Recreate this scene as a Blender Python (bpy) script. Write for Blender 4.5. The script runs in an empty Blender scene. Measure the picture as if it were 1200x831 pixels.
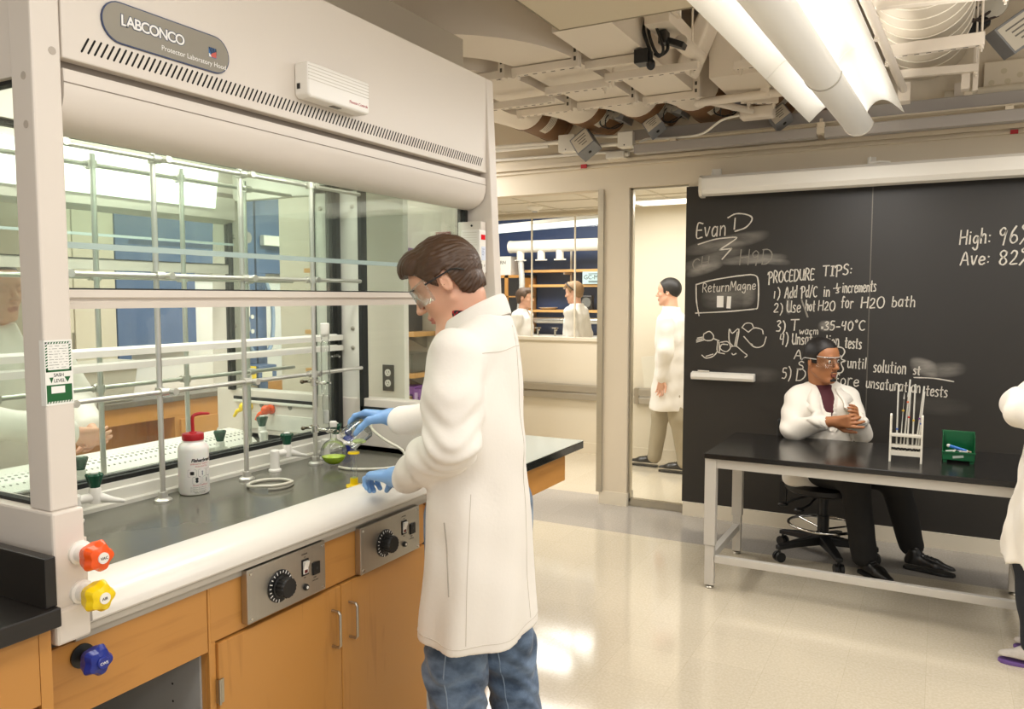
import bpy, bmesh, math, random
import numpy as np
from mathutils import Vector, Matrix
random.seed(7)
rng = np.random.default_rng(3)
PI = math.pi
SC = bpy.context.scene
COL = SC.collection

# ------------------------------------------------------------------ camera, world, exposure, large lights
cd = bpy.data.cameras.new('camera'); cam = bpy.data.objects.new('camera', cd); COL.objects.link(cam)
cam.location = (0, 0, 1.58)
cam.rotation_euler = (math.radians(90 - 4.12), 0, math.radians(28.3))
cd.sensor_fit = 'HORIZONTAL'; cd.sensor_width = 36.0; cd.lens = 36.0 * 930 / 1200
cd.clip_start = 0.05; cd.clip_end = 60
SC.camera = cam
SC.view_settings.view_transform = 'Standard'
SC.view_settings.look = 'None'
SC.view_settings.exposure = -0.48
SC.view_settings.gamma = 1.0
SC.view_settings.use_curve_mapping = False
try:
    SC.cycles.use_denoising = True
    SC.cycles.max_bounces = 10
    SC.cycles.transparent_max_bounces = 24
    SC.cycles.diffuse_bounces = 5
    SC.cycles.glossy_bounces = 5
    SC.cycles.transmission_bounces = 8
    SC.cycles.caustics_reflective = False
    SC.cycles.caustics_refractive = False
    SC.cycles.sample_clamp_indirect = 6.0
except Exception:
    pass
W = bpy.data.worlds.new('world'); SC.world = W; W.use_nodes = True
W.node_tree.nodes['Background'].inputs[0].default_value = (1.0, 0.975, 0.94, 1)
W.node_tree.nodes['Background'].inputs[1].default_value = 0.85

WARM = (1.0, 0.965, 0.92)
def area(name, loc, size, power, color=WARM, rot=(0, 0, 0), parent=None):
    l = bpy.data.lights.new(name, 'AREA'); l.shape = 'RECTANGLE'
    l.size, l.size_y = size; l.energy = power; l.color = color
    o = bpy.data.objects.new(name, l); COL.objects.link(o)
    o.location = loc; o.rotation_euler = rot
    if parent: o.parent = parent
    return o
# the rows of ceiling lamps of the laboratory (down light)
area('lamp_row_and_fill', (1.0, 3.6, 2.62), (0.5, 3.2), 52)
area('lamp_row_and_fill', (1.3, 0.0, 2.7), (0.5, 3.5), 50)
area('lamp_row_and_fill', (-0.45, 0.6, 2.62), (0.5, 3.0), 42)
area('lamp_row_and_fill', (-0.45, 3.75, 2.47), (0.45, 2.3), 40)
# added upward light that brightens the ceiling and duct undersides
area('added_uplight', (0.4, 2.6, 2.3), (0.5, 3.0), 30, rot=(PI, 0, 0))
area('lamp_row_and_fill', (-2.75, 3.1, 2.55), (0.5, 0.4), 9)  # added fill light for the alcove, not one of the ceiling rows
# lamps of the two hood interiors, the far aisle, the corridor and the laboratory beyond
area('hood_lamp', (-1.86, 1.75, 2.2), (0.12, 1.3), 13, (1.0, 0.97, 0.9))
area('hood_lamp', (-2.58, 1.75, 2.2), (0.12, 1.3), 12, (1.0, 0.97, 0.9))
area('aisle_lamp', (-3.8, 2.2, 2.75), (0.5, 3.5), 110, (1.0, 0.97, 0.92))
area('aisle_lamp', (-3.8, 4.9, 2.75), (0.5, 1.2), 80, (1.0, 0.97, 0.92))
area('corridor_lamp', (-2.6, 6.5, 2.40), (2.6, 0.5), 56)
area('corridor_lamp', (-0.9, 6.5, 2.40), (1.2, 0.5), 28)
area('inner_lamp', (-4.6, 8.6, 2.9), (1.6, 1.6), 150, (1.0, 0.96, 0.9))

# ------------------------------------------------------------------ helpers: materials
def hexlin(h):
    h = h.lstrip('#'); c = [int(h[i:i + 2], 16) / 255 for i in (0, 2, 4)]
    return tuple(x / 12.92 if x <= 0.04045 else ((x + 0.055) / 1.055) ** 2.4 for x in c) + (1,)
def mat(name, col, rough=0.5, metal=0.0, noise=0.0, nscale=20, bump=0.0, bscale=200, stretch=(1, 1, 1), emit=0, coat=0, spec=0.5, sss=0, sheen=0):
    m = bpy.data.materials.new(name); m.use_nodes = True
    nt = m.node_tree; b = nt.nodes['Principled BSDF']
    c = hexlin(col) if isinstance(col, str) else col
    b.inputs['Base Color'].default_value = c
    b.inputs['Roughness'].default_value = rough; b.inputs['Metallic'].default_value = metal
    b.inputs['Specular IOR Level'].default_value = spec
    if coat: b.inputs['Coat Weight'].default_value = coat; b.inputs['Coat Roughness'].default_value = 0.08
    if sss: b.inputs['Subsurface Weight'].default_value = sss; b.inputs['Subsurface Radius'].default_value = (0.012, 0.004, 0.002)
    if sheen: b.inputs['Sheen Weight'].default_value = sheen
    if emit: b.inputs['Emission Color'].default_value = c; b.inputs['Emission Strength'].default_value = emit
    if noise or bump:
        tc = nt.nodes.new('ShaderNodeTexCoord'); mp = nt.nodes.new('ShaderNodeMapping')
        mp.inputs['Scale'].default_value = stretch
        nt.links.new(tc.outputs['Object'], mp.inputs[0])
    if noise:
        n = nt.nodes.new('ShaderNodeTexNoise'); n.inputs['Scale'].default_value = nscale; n.inputs['Detail'].default_value = 5
        r = nt.nodes.new('ShaderNodeMixRGB'); r.blend_type = 'MIX'
        lo = tuple(x * (1 - noise) for x in c[:3]) + (1,); hi = tuple(min(1, x * (1 + noise)) for x in c[:3]) + (1,)
        r.inputs[1].default_value = lo; r.inputs[2].default_value = hi
        nt.links.new(mp.outputs[0], n.inputs['Vector']); nt.links.new(n.outputs['Fac'], r.inputs[0])
        nt.links.new(r.outputs[0], b.inputs['Base Color'])
    if bump:
        n2 = nt.nodes.new('ShaderNodeTexNoise'); n2.inputs['Scale'].default_value = bscale; n2.inputs['Detail'].default_value = 3
        bp = nt.nodes.new('ShaderNodeBump'); bp.inputs['Strength'].default_value = bump; bp.inputs['Distance'].default_value = 0.004
        nt.links.new(mp.outputs[0], n2.inputs['Vector']); nt.links.new(n2.outputs['Fac'], bp.inputs['Height'])
        nt.links.new(bp.outputs[0], b.inputs['Normal'])
    return m
def glass(name, tint=(1, 1, 1), refl=0.08, edge=0.6, edgecol=None, rough=0.02, dust=0.0):
    m = bpy.data.materials.new(name); m.use_nodes = True
    nt = m.node_tree; nt.nodes.clear()
    out = nt.nodes.new('ShaderNodeOutputMaterial')
    tr = nt.nodes.new('ShaderNodeBsdfTransparent'); gl = nt.nodes.new('ShaderNodeBsdfGlossy'); gl.inputs['Roughness'].default_value = rough
    lw = nt.nodes.new('ShaderNodeLayerWeight'); lw.inputs['Blend'].default_value = 0.25
    ma = nt.nodes.new('ShaderNodeMath'); ma.operation = 'MULTIPLY_ADD'
    ma.inputs[1].default_value = edge; ma.inputs[2].default_value = refl
    nt.links.new(lw.outputs['Fresnel'], ma.inputs[0])
    mx = nt.nodes.new('ShaderNodeMixShader')
    tr.inputs[0].default_value = tuple(tint) + (1,)
    if edgecol:
        lf = nt.nodes.new('ShaderNodeLayerWeight'); lf.inputs['Blend'].default_value = 0.5
        pw = nt.nodes.new('ShaderNodeMath'); pw.operation = 'POWER'; pw.inputs[1].default_value = 2.5
        mc = nt.nodes.new('ShaderNodeMixRGB'); mc.inputs[1].default_value = tuple(tint) + (1,); mc.inputs[2].default_value = tuple(edgecol) + (1,)
        nt.links.new(lf.outputs['Facing'], pw.inputs[0]); nt.links.new(pw.outputs[0], mc.inputs[0]); nt.links.new(mc.outputs[0], tr.inputs[0])
    nt.links.new(ma.outputs[0], mx.inputs[0]); nt.links.new(tr.outputs[0], mx.inputs[1]); nt.links.new(gl.outputs[0], mx.inputs[2])
    last = mx
    if dust:
        df = nt.nodes.new('ShaderNodeBsdfDiffuse'); df.inputs[0].default_value = (0.75, 0.78, 0.72, 1)
        tc = nt.nodes.new('ShaderNodeTexCoord'); n = nt.nodes.new('ShaderNodeTexNoise'); n.inputs['Scale'].default_value = 6; n.inputs['Detail'].default_value = 8
        rp = nt.nodes.new('ShaderNodeMapRange'); rp.inputs[1].default_value = 0.35; rp.inputs[2].default_value = 0.75; rp.inputs[3].default_value = dust * 0.4; rp.inputs[4].default_value = dust
        nt.links.new(tc.outputs['Object'], n.inputs['Vector']); nt.links.new(n.outputs['Fac'], rp.inputs[0])
        m2 = nt.nodes.new('ShaderNodeMixShader'); nt.links.new(rp.outputs[0], m2.inputs[0]); nt.links.new(mx.outputs[0], m2.inputs[1]); nt.links.new(df.outputs[0], m2.inputs[2]); last = m2
    nt.links.new(last.outputs[0], out.inputs[0])
    return m
def wood(name, c1, c2, rough=0.38, axis=2, sc=1.0):
    m = bpy.data.materials.new(name); m.use_nodes = True
    nt = m.node_tree; b = nt.nodes['Principled BSDF']; b.inputs['Roughness'].default_value = rough
    tc = nt.nodes.new('ShaderNodeTexCoord'); mp = nt.nodes.new('ShaderNodeMapping')
    s = [14 * sc] * 3; s[axis] = 1.1 * sc; mp.inputs['Scale'].default_value = s
    n = nt.nodes.new('ShaderNodeTexNoise'); n.inputs['Scale'].default_value = 2.2; n.inputs['Detail'].default_value = 8; n.inputs['Distortion'].default_value = 0.6
    n2 = nt.nodes.new('ShaderNodeTexNoise'); n2.inputs['Scale'].default_value = 2.0; n2.inputs['Detail'].default_value = 3
    ad = nt.nodes.new('ShaderNodeMath'); ad.operation = 'ADD'
    r = nt.nodes.new('ShaderNodeValToRGB'); r.color_ramp.elements[0].position = 0.75; r.color_ramp.elements[1].position = 1.25 if False else 1.0
    r.color_ramp.elements[0].color = hexlin(c1); r.color_ramp.elements[1].color = hexlin(c2)
    hv = nt.nodes.new('ShaderNodeMath'); hv.operation = 'MULTIPLY_ADD'; hv.inputs[1].default_value = 0.85; hv.inputs[2].default_value = 0.24
    nt.links.new(tc.outputs['Object'], mp.inputs[0]); nt.links.new(mp.outputs[0], n.inputs['Vector']); nt.links.new(tc.outputs['Object'], n2.inputs['Vector'])
    nt.links.new(n.outputs['Fac'], ad.inputs[0]); nt.links.new(n2.outputs['Fac'], ad.inputs[1]); nt.links.new(ad.outputs[0], hv.inputs[0])
    nt.links.new(hv.outputs[0], r.inputs[0]); nt.links.new(r.outputs[0], b.inputs['Base Color'])
    return m

# ------------------------------------------------------------------ helpers: meshes
def V3(*a): return np.array(a, float)
def unit(v): v = np.array(v, float); return v / max(1e-9, np.linalg.norm(v))
class MB:
    def __init__(s): s.v = []; s.f = []; s.m = []; s.M = None
    def _add(s, vs, fs, mi=0):
        o = len(s.v)
        if s.M is not None: vs = [tuple(s.M @ Vector(v)) for v in vs]
        s.v += [tuple(map(float, v)) for v in vs]; s.f += [tuple(o + i for i in f) for f in fs]; s.m += [mi] * len(fs)
        return s
    def box(s, a, b, mi=0):
        (x0, y0, z0), (x1, y1, z1) = a, b
        x0, x1 = min(x0, x1), max(x0, x1); y0, y1 = min(y0, y1), max(y0, y1); z0, z1 = min(z0, z1), max(z0, z1)
        vs = [(x0, y0, z0), (x1, y0, z0), (x1, y1, z0), (x0, y1, z0), (x0, y0, z1), (x1, y0, z1), (x1, y1, z1), (x0, y1, z1)]
        return s._add(vs, [(3, 2, 1, 0), (4, 5, 6, 7), (0, 1, 5, 4), (1, 2, 6, 5), (2, 3, 7, 6), (3, 0, 4, 7)], mi)
    def obox(s, c, ax, half, mi=0):   # oriented box: centre, three axes, half sizes
        c = V3(*c); A = [unit(a) * h for a, h in zip(ax, half)]
        vs = [c + i * A[0] + j * A[1] + k * A[2] for k in (-1, 1) for (i, j) in ((-1, -1), (1, -1), (1, 1), (-1, 1))]
        return s._add(vs, [(3, 2, 1, 0), (4, 5, 6, 7), (0, 1, 5, 4), (1, 2, 6, 5), (2, 3, 7, 6), (3, 0, 4, 7)], mi)
    def tube(s, pts, r, n=12, mi=0, caps=True, closed=False, rect=None):
        P = [V3(*p) for p in pts]; k = len(P)
        R = r if hasattr(r, '__len__') else [r] * k
        def tan(i):
            if closed: return unit(P[(i + 1) % k] - P[i - 1])
            if i == 0: return unit(P[1] - P[0])
            if i == k - 1: return unit(P[-1] - P[-2])
            return unit(unit(P[i + 1] - P[i]) + unit(P[i] - P[i - 1]))
        t = tan(0); up = V3(0, 0, 1) if abs(t[2]) < 0.95 else V3(1, 0, 0)
        u = unit(np.cross(up, t)); rings = []
        for i in range(k):
            t = tan(i); u = unit(u - t * np.dot(u, t)); w = np.cross(t, u)
            rings.append([P[i] + R[i] * (u * math.cos(2 * PI * j / n) + w * math.sin(2 * PI * j / n)) for j in range(n)])
        return s.loft(rings, mi, caps and not closed, closed)
    def loft(s, rings, mi=0, caps=True, closed=False):
        n = len(rings[0]); k = len(rings); vs = [p for r in rings for p in r]; fs = []
        for i in range(k if closed else k - 1):
            a = i * n; b = ((i + 1) % k) * n
            for j in range(n):
                j2 = (j + 1) % n; fs.append((a + j, a + j2, b + j2, b + j))
        if caps: fs.append(tuple(range(n - 1, -1, -1))); fs.append(tuple((k - 1) * n + j for j in range(n)))
        return s._add(vs, fs, mi)
    def cyl(s, p0, p1, r0, r1=None, n=20, mi=0):
        return s.tube([p0, p1], [r0, r0 if r1 is None else r1], n, mi)
    def lathe(s, prof, c=(0, 0, 0), ax=(0, 0, 1), n=24, mi=0, caps=True):
        ax = unit(ax); up = V3(0, 0, 1) if abs(ax[2]) < 0.9 else V3(1, 0, 0)
        u = unit(np.cross(up, ax)); w = np.cross(ax, u); c = V3(*c)
        return s.loft([[c + ax * h + r * (u * math.cos(2 * PI * j / n) + w * math.sin(2 * PI * j / n)) for j in range(n)] for r, h in prof], mi, caps)
    def prism(s, poly, lo, hi, axis=1, mi=0):
        # poly: 2-D points in the two other axes (cyclic order x,y,z without axis); extruded along axis
        def mk(p, h):
            q = list(p); q.insert(axis, h); return tuple(q)
        n = len(poly); a = sum(poly[i][0] * poly[(i + 1) % n][1] - poly[(i + 1) % n][0] * poly[i][1] for i in range(n))
        if (a > 0) == (axis != 1): P = poly
        else: P = poly[::-1]
        vs = [mk(p, lo) for p in P] + [mk(p, hi) for p in P]
        fs = [tuple(range(n - 1, -1, -1)), tuple(range(n, 2 * n))] + [(i, (i + 1) % n, n + (i + 1) % n, n + i) for i in range(n)]
        return s._add(vs, fs, mi)
    def sphere(s, c, r, n=14, mi=0):
        r = r if hasattr(r, '__len__') else (r, r, r)
        rings = [[(c[0] + r[0] * math.sin(t) * math.cos(2 * PI * j / n), c[1] + r[1] * math.sin(t) * math.sin(2 * PI * j / n), c[2] - r[2] * math.cos(t)) for j in range(n)] for t in np.linspace(0.08, PI - 0.08, n // 2 + 2)]
        return s.loft(rings, mi)
    def quad(s, pts, mi=0): return s._add(pts, [tuple(range(len(pts)))], mi)
def rootloc(o):
    v = Vector((0, 0, 0))
    while o is not None:
        v = v + o.location; o = o.parent
    return v
def obj(name, mb, mats, parent=None, bevel=0, smooth=None, seg=2, local=False, kind=None, label=None):
    me = bpy.data.meshes.new(name)
    off = rootloc(parent) if (parent is not None and not local) else Vector((0, 0, 0))
    me.from_pydata([(v[0] - off[0], v[1] - off[1], v[2] - off[2]) for v in mb.v], [], mb.f)
    for m in (mats if isinstance(mats, (list, tuple)) else [mats]): me.materials.append(m)
    me.polygons.foreach_set('material_index', mb.m)
    o = bpy.data.objects.new(name, me); COL.objects.link(o)
    if parent is not None: o.parent = parent
    if smooth:
        me.polygons.foreach_set('use_smooth', [True] * len(me.polygons)); me.set_sharp_from_angle(angle=math.radians(smooth))
    if bevel:
        b = o.modifiers.new('bevel', 'BEVEL'); b.width = bevel; b.segments = seg; b.limit_method = 'ANGLE'; b.angle_limit = math.radians(50)
        b.harden_normals = False
    if kind: o['kind'] = kind
    if label: o['label'] = label
    me.update(); return o
def tag(o, label, cat, group=None, kind=None):
    o['label'] = label; o['category'] = cat
    if group: o['group'] = group
    if kind: o['kind'] = kind
    return o
def thing(name, label, cat, loc=(0, 0, 0), group=None, rotz=0):
    o = bpy.data.objects.new(name, None); COL.objects.link(o); o.location = loc; o.rotation_euler = (0, 0, rotz)
    o.empty_display_size = 0.05
    return tag(o, label, cat, group)
def struct(name, mb, m, label=None, cat=None, **k):
    o = obj(name, mb, m, kind='structure', **k)
    tag(o, label or name.replace('_', ' '), cat or name.split('_')[0]); o['kind'] = 'structure'
    return o
def dup(root, loc=None, rotz=None, label=None, group=None):
    r = root.copy(); COL.objects.link(r)
    if loc is not None: r.location = loc
    if rotz is not None: r.rotation_euler = (0, 0, rotz)
    if label: r['label'] = label
    if group: r['group'] = group
    for ch in list(root.children):
        c = ch.copy(); COL.objects.link(c); c.parent = r
        for g in list(ch.children):
            d = g.copy(); COL.objects.link(d); d.parent = c
    return r
def lettering(name, text, size, origin, xdir, ydir, m, parent, depth=0.0004, align='LEFT', shear=0, space=1.0, label=None, offset=0):
    cu = bpy.data.curves.new(name, 'FONT'); cu.body = text; cu.size = size; cu.extrude = depth; cu.align_x = align; cu.shear = shear; cu.space_character = space
    cu.resolution_u = 4; cu.offset = offset
    t_ = bpy.data.objects.new('t', cu); COL.objects.link(t_); dg = bpy.context.evaluated_depsgraph_get()
    me = bpy.data.meshes.new_from_object(t_.evaluated_get(dg)); bpy.data.objects.remove(t_); bpy.data.curves.remove(cu)
    o = bpy.data.objects.new(name, me); COL.objects.link(o); me.materials.clear(); me.materials.append(m)
    x = Vector(xdir).normalized(); y = Vector(ydir).normalized(); z = x.cross(y)
    M = Matrix((x, y, z)).transposed().to_4x4(); M.translation = Vector(origin) - (rootloc(parent) if parent else Vector())
    if parent: o.parent = parent
    o.matrix_local = M
    if label: o['label'] = label
    return o
def arc(c, r, a0, a1, n, plane='xz', h=0):
    out = []
    for i in range(n + 1):
        a = a0 + (a1 - a0) * i / n; p = (c[0] + r * math.cos(a), c[1] + r * math.sin(a))
        out.append(p)
    return out
def bez(P, n=10):
    # Catmull-Rom through the points
    P = [V3(*p) for p in P]; P = [2 * P[0] - P[1]] + P + [2 * P[-1] - P[-2]]; out = []
    for i in range(1, len(P) - 2):
        for k in range(n):
            t = k / n
            out.append(0.5 * (2 * P[i] + (P[i + 1] - P[i - 1]) * t + (2 * P[i - 1] - 5 * P[i] + 4 * P[i + 1] - P[i + 2]) * t * t + (3 * P[i] - P[i - 1] - 3 * P[i + 1] + P[i + 2]) * t ** 3))
    out.append(P[-2]); return out

# ------------------------------------------------------------------ materials
HOODP = mat('hood_paint', '#ddd5cb', 0.38)
HOODI = mat('hood_liner', '#e6e4da', 0.35)
WALLM = mat('wall_paint', '#dcd0ba', 0.6, noise=0.02, nscale=3)
CREAM = mat('cream_paint', '#dfd6c2', 0.55)
CEILM = mat('ceiling_paint', '#dbd1c2', 0.7)
DUCTM = mat('duct_paint', '#e0d6c8', 0.5, noise=0.02, nscale=4)
TANM = mat('tan_panel', '#cfc5b0', 0.5)
STEEL = mat('stainless_steel', '#b9b4a8', 0.28, 1.0, noise=0.08, nscale=6, stretch=(1, 1, 30))
BRUSH = mat('brushed_plate', '#bdb8ae', 0.38, 1.0, noise=0.06, nscale=8, stretch=(1, 30, 1))
CHROME = mat('chrome', '#d5d3cd', 0.12, 1.0)
ALU = mat('aluminium_rod', '#dcdad4', 0.3, 0.85)
EPOXY = mat('grey_epoxy_top', '#605f54', 0.17, noise=0.12, nscale=9)
BLACKTOP = mat('black_resin_top', '#1f1c1a', 0.32, noise=0.15, nscale=30)
BLACK = mat('black_plastic', '#141414', 0.4)
RUBBER = mat('black_gasket', '#181a18', 0.6, bump=0.3, bscale=120)
DARK = mat('dark_recess', '#1a1714', 0.9)
WHITEP = mat('white_plastic', '#ece9e2', 0.3)
WHITE = mat('white_paint', '#eae6dc', 0.45)
MAPLE = wood('maple_veneer', '#a06a30', '#bf8845', 0.36, axis=2)
MAPLEH = wood('maple_veneer_across', '#9e6830', '#bd8644', 0.36, axis=1)
PLY = wood('shelf_wood', '#b98746', '#d3a565', 0.42, axis=0)
GREYLAM = mat('grey_laminate', '#a5a6a5', 0.45)
GREYTRK = mat('grey_track', '#a09a94', 0.42, 0.0)
BLUEP = mat('blue_paint', '#4c658c', 0.42)
NAVY = mat('navy_wall', '#27416e', 0.5)
GREEN = mat('dark_green_plastic', '#0e4a34', 0.25)
ORANGE = mat('orange_plastic', '#ee5a1e', 0.25)
YELLOW = mat('yellow_plastic', '#f0cf12', 0.28)
BLUEK = mat('blue_plastic', '#1b2c86', 0.28)
RED = mat('red_plastic', '#b31822', 0.3)
BROWN = mat('brown_coated_valve', '#6f4c2a', 0.45)
PAPER = mat('paper_label', '#ded9c9', 0.6)
INK = mat('black_ink', '#151515', 0.6)
GREYBOX = mat('grey_metal_box', '#8d8f92', 0.4, 0.3)
WINGLASS = glass('clear_window_glass', (0.98, 0.99, 0.985), 0.02, 0.3)
HOODGLASS = glass('hood_back_glass', (0.92, 0.962, 0.93), 0.02, 0.2, dust=0.05)
SASHGLASS = glass('sash_glass', (0.96, 0.985, 0.965), 0.012, 0.18, dust=0.015)
LABGLASS = glass('laboratory_glass', (0.97, 0.98, 0.97), 0.05, 0.6, (0.62, 0.66, 0.62))
GLASSEDGE = mat('glass_edge', '#a9c9b6', 0.2)
# ================================================================== SETTING
def floor_mat(name, c1, c2, rough):
    m = mat(name, c1, rough, spec=0.6, coat=0.25); nt = m.node_tree; b = nt.nodes['Principled BSDF']
    tc = nt.nodes.new('ShaderNodeTexCoord')
    n = nt.nodes.new('ShaderNodeTexNoise'); n.inputs['Scale'].default_value = 90; n.inputs['Detail'].default_value = 6
    v = nt.nodes.new('ShaderNodeTexVoronoi'); v.inputs['Scale'].default_value = 42
    r = nt.nodes.new('ShaderNodeValToRGB'); r.color_ramp.elements[0].position = 0.42; r.color_ramp.elements[1].position = 0.62
    r.color_ramp.elements[0].color = hexlin(c2); r.color_ramp.elements[1].color = hexlin(c1)
    br = nt.nodes.new('ShaderNodeTexBrick'); br.offset = 0; br.inputs['Scale'].default_value = 1.0
    br.inputs['Brick Width'].default_value = 0.305; br.inputs['Row Height'].default_value = 0.305; br.inputs['Mortar Size'].default_value = 0.0012
    br.inputs['Color1'].default_value = (1, 1, 1, 1); br.inputs['Color2'].default_value = (0.955, 0.955, 0.955, 1); br.inputs['Mortar'].default_value = (0.86, 0.85, 0.82, 1)
    mx = nt.nodes.new('ShaderNodeMixRGB'); mx.blend_type = 'MULTIPLY'; mx.inputs[0].default_value = 1
    nt.links.new(tc.outputs['Object'], n.inputs['Vector']); nt.links.new(tc.outputs['Object'], br.inputs['Vector'])
    nt.links.new(n.outputs['Fac'], r.inputs[0]); nt.links.new(r.outputs[0], mx.inputs[1]); nt.links.new(br.outputs['Color'], mx.inputs[2])
    nt.links.new(mx.outputs[0], b.inputs['Base Color'])
    n2 = nt.nodes.new('ShaderNodeTexNoise'); n2.inputs['Scale'].default_value = 5; bp = nt.nodes.new('ShaderNodeBump'); bp.inputs['Strength'].default_value = 0.03; bp.inputs['Distance'].default_value = 0.01
    nt.links.new(tc.outputs['Object'], n2.inputs['Vector']); nt.links.new(n2.outputs['Fac'], bp.inputs['Height']); nt.links.new(bp.outputs[0], b.inputs['Normal'])
    return m
FLOOR1 = floor_mat('cream_floor_tile', '#d6ccb8', '#cdc2ab', 0.1)
FLOOR2 = floor_mat('grey_floor_tile', '#b4aea6', '#aaa49b', 0.12)
f = MB(); f.box((-7, -3, -0.1), (3.5, 4.96, 0)); f.box((-7, 4.96, -0.1), (3.5, 5.85, 0), 1); f.box((-7, 5.85, -0.1), (3.5, 11.2, 0))
struct('floor', f, [FLOOR1, FLOOR2], 'glossy cream speckled tile floor with a grey border strip by the wall')
c = MB(); c.box((-7, -3, 3.35), (3.5, 5.75, 3.45)); struct('ceiling', c, CEILM, 'cream painted concrete ceiling above ducts and pipes')
# back wall: right part, header, pier, left part
w = MB()
w.box((-1.6, 5.62, 0), (3.5, 5.75, 3.35)); w.box((-3.55, 5.62, 2.385), (-1.6, 5.75, 3.35)); w.box((-2.258, 5.62, 0), (-2.045, 5.75, 2.385)); w.box((-7, 5.62, 0), (-3.55, 5.75, 3.35))
struct('wall_back', w, WALLM, 'cream painted wall carrying the blackboard')
b = MB(); b.box((-1.6, 5.585, 0), (3.4, 5.62, 0.1)); struct('baseboard_back', b, CREAM, 'white base under the blackboard')
b = MB(); b.box((-2.265, 5.612, 0), (-2.038, 5.76, 0.1)); struct('baseboard_pier', b, CREAM, 'white base around the wall pier beside the glass panel')
t = MB(); t.box((-3.55, 5.59, 2.575), (3.4, 5.62, 2.6)); t.box((-3.55, 5.6, 2.545), (3.4, 5.62, 2.56)); struct('trim_1', t, WALLM, 'cream ridge along the top of the wall')
t = MB(); t.box((-2.285, 5.605, 0.09), (-2.258, 5.755, 2.385)); t.box((-2.258, 5.605, 0.09), (-2.24, 5.612, 2.385)); struct('trim_2', t, STEEL, 'steel corner guard on the wall pier')
# glass side panel beside the blackboard
g = MB(); g.box((-2.04, 5.67, 0.06), (-1.56, 5.678, 2.38))
wf = MB()
for a, q in (((-2.045, 5.655, 0.03), (-2.025, 5.695, 2.385)), ((-2.045, 5.655, 0.0), (-1.55, 5.7, 0.055)), ((-2.045, 5.655, 2.372), (-1.6, 5.695, 2.385))): wf.box(a, q)
wo = struct('window_1', wf, STEEL, 'steel framed glass panel between the wall pier and the blackboard')
obj('glass_pane', g, WINGLASS, wo)
# corridor
w = MB(); w.box((-6.5, 7.38, 0), (-2.86, 7.5, 1.17)); w.box((-2.86, 7.38, 0), (3.5, 7.5, 2.45)); w.box((-6.5, 7.38, 2.405), (-2.86, 7.5, 2.45))
struct('wall_corridor', w, CREAM, 'cream far wall of the corridor under the long window')
b = MB(); b.box((-6.5, 7.365, 0), (3.5, 7.38, 0.11)); struct('baseboard_corridor', b, CREAM, 'white base of the corridor wall')
c = MB(); c.box((-7, 5.75, 2.45), (3.5, 7.5, 2.52)); struct('ceiling_corridor', c, mat('ceiling_tile', '#e3dccd', 0.8), 'white tile ceiling of the corridor')
t = MB()
for x in np.arange(-6.4, 3.4, 0.61): t.box((x, 5.76, 2.444), (x + 0.018, 7.38, 2.452))
for y in (5.95, 6.56, 7.17): t.box((-7, y, 2.443), (3.4, y + 0.018, 2.452))
struct('trim_3', t, mat('ceiling_grid', '#cfc7b6', 0.6), 'thin grid of the corridor ceiling')
wf = MB(); wf.box((-6.5, 7.36, 1.14), (-2.86, 7.5, 1.172)); wf.box((-6.5, 7.36, 2.4), (-2.86, 7.5, 2.42))
for x in (-4.26, -3.765, -3.275): wf.box((x - 0.006, 7.42, 1.17), (x + 0.006, 7.44, 2.4))
wo = struct('window_2', wf, CREAM, 'long corridor window looking into the next laboratory')
g = MB(); g.box((-6.5, 7.427, 1.172), (-2.86, 7.433, 2.4)); obj('glass_pane', g, WINGLASS, wo)
# laboratory beyond the corridor
w = MB(); w.box((-8, 10.55, 0), (-2.5, 10.7, 3.2)); struct('wall_inner_back', w, NAVY, 'navy blue wall of the laboratory beyond the corridor')
c = MB(); c.box((-8, 7.5, 3.15), (-1.5, 10.7, 3.25)); struct('ceiling_inner', c, CEILM, 'ceiling of the laboratory beyond the corridor')
w = MB(); w.box((-2.5, 7.5, 0), (-2.4, 10.7, 3.2)); struct('wall_inner_right', w, CREAM, 'cream side wall of the laboratory beyond')
# far aisle behind the hoods
w = MB(); w.box((-5.6, -3, 0), (-5.45, 5.62, 3.35)); struct('wall_left', w, mat('aisle_wall', '#cfc8b8', 0.6), 'pale wall of the aisle behind the hoods')
# short wall with a steel jamb behind the bench, and the tiled pier
w = MB(); w.box((-3.6, 3.66, 0), (-2.30, 3.8, 2.62)); struct('wall_alcove', w, mat('alcove_wall', '#d9d2c2', 0.55), 'pale short wall carrying shelves beyond the hood')
t = MB(); t.box((-2.30, 3.63, 0), (-2.25, 3.83, 2.62)); struct('trim_4', t, STEEL, 'steel jamb at the end of the short wall')
t = MB(); t.box((-2.5, 2.92, 0), (-2.125, 2.955, 2.36))
struct('column_1', t, mat('tiled_pier', '#e0dcd0', 0.4), 'white tiled pier behind the side glass of the hood')

# ---- handrails in the corridor
for x0, x1, lb in ((-6.0, -2.93, 'steel bumper rail under the long corridor window'), (-2.6, -0.5, 'steel bumper rail behind the walking person')):
    r = thing('bumper_rail', lb, 'rail', (x0, 7.37, 0.62), 'corridor bumper rails')
    m = MB(); m.prism([(7.36, 0.545), (7.33, 0.55), (7.325, 0.605), (7.34, 0.618), (7.325, 0.63), (7.325, 0.685), (7.35, 0.695), (7.36, 0.7)], x0, x1, 0)
    obj('rail_body', m, BRUSH, r, smooth=40)
    for xb in (x0 + 0.01, x1 - 0.05):
        m = MB(); m.box((xb, 7.322, 0.545), (xb + 0.04, 7.365, 0.7)); obj('end_cap', m, STEEL, r)
    for xb in np.arange(x0 + 0.4, x1 - 0.2, 0.9):
        m = MB(); m.box((xb, 7.35, 0.55), (xb + 0.06, 7.38, 0.69)); obj('bracket', m, STEEL, r)
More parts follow.
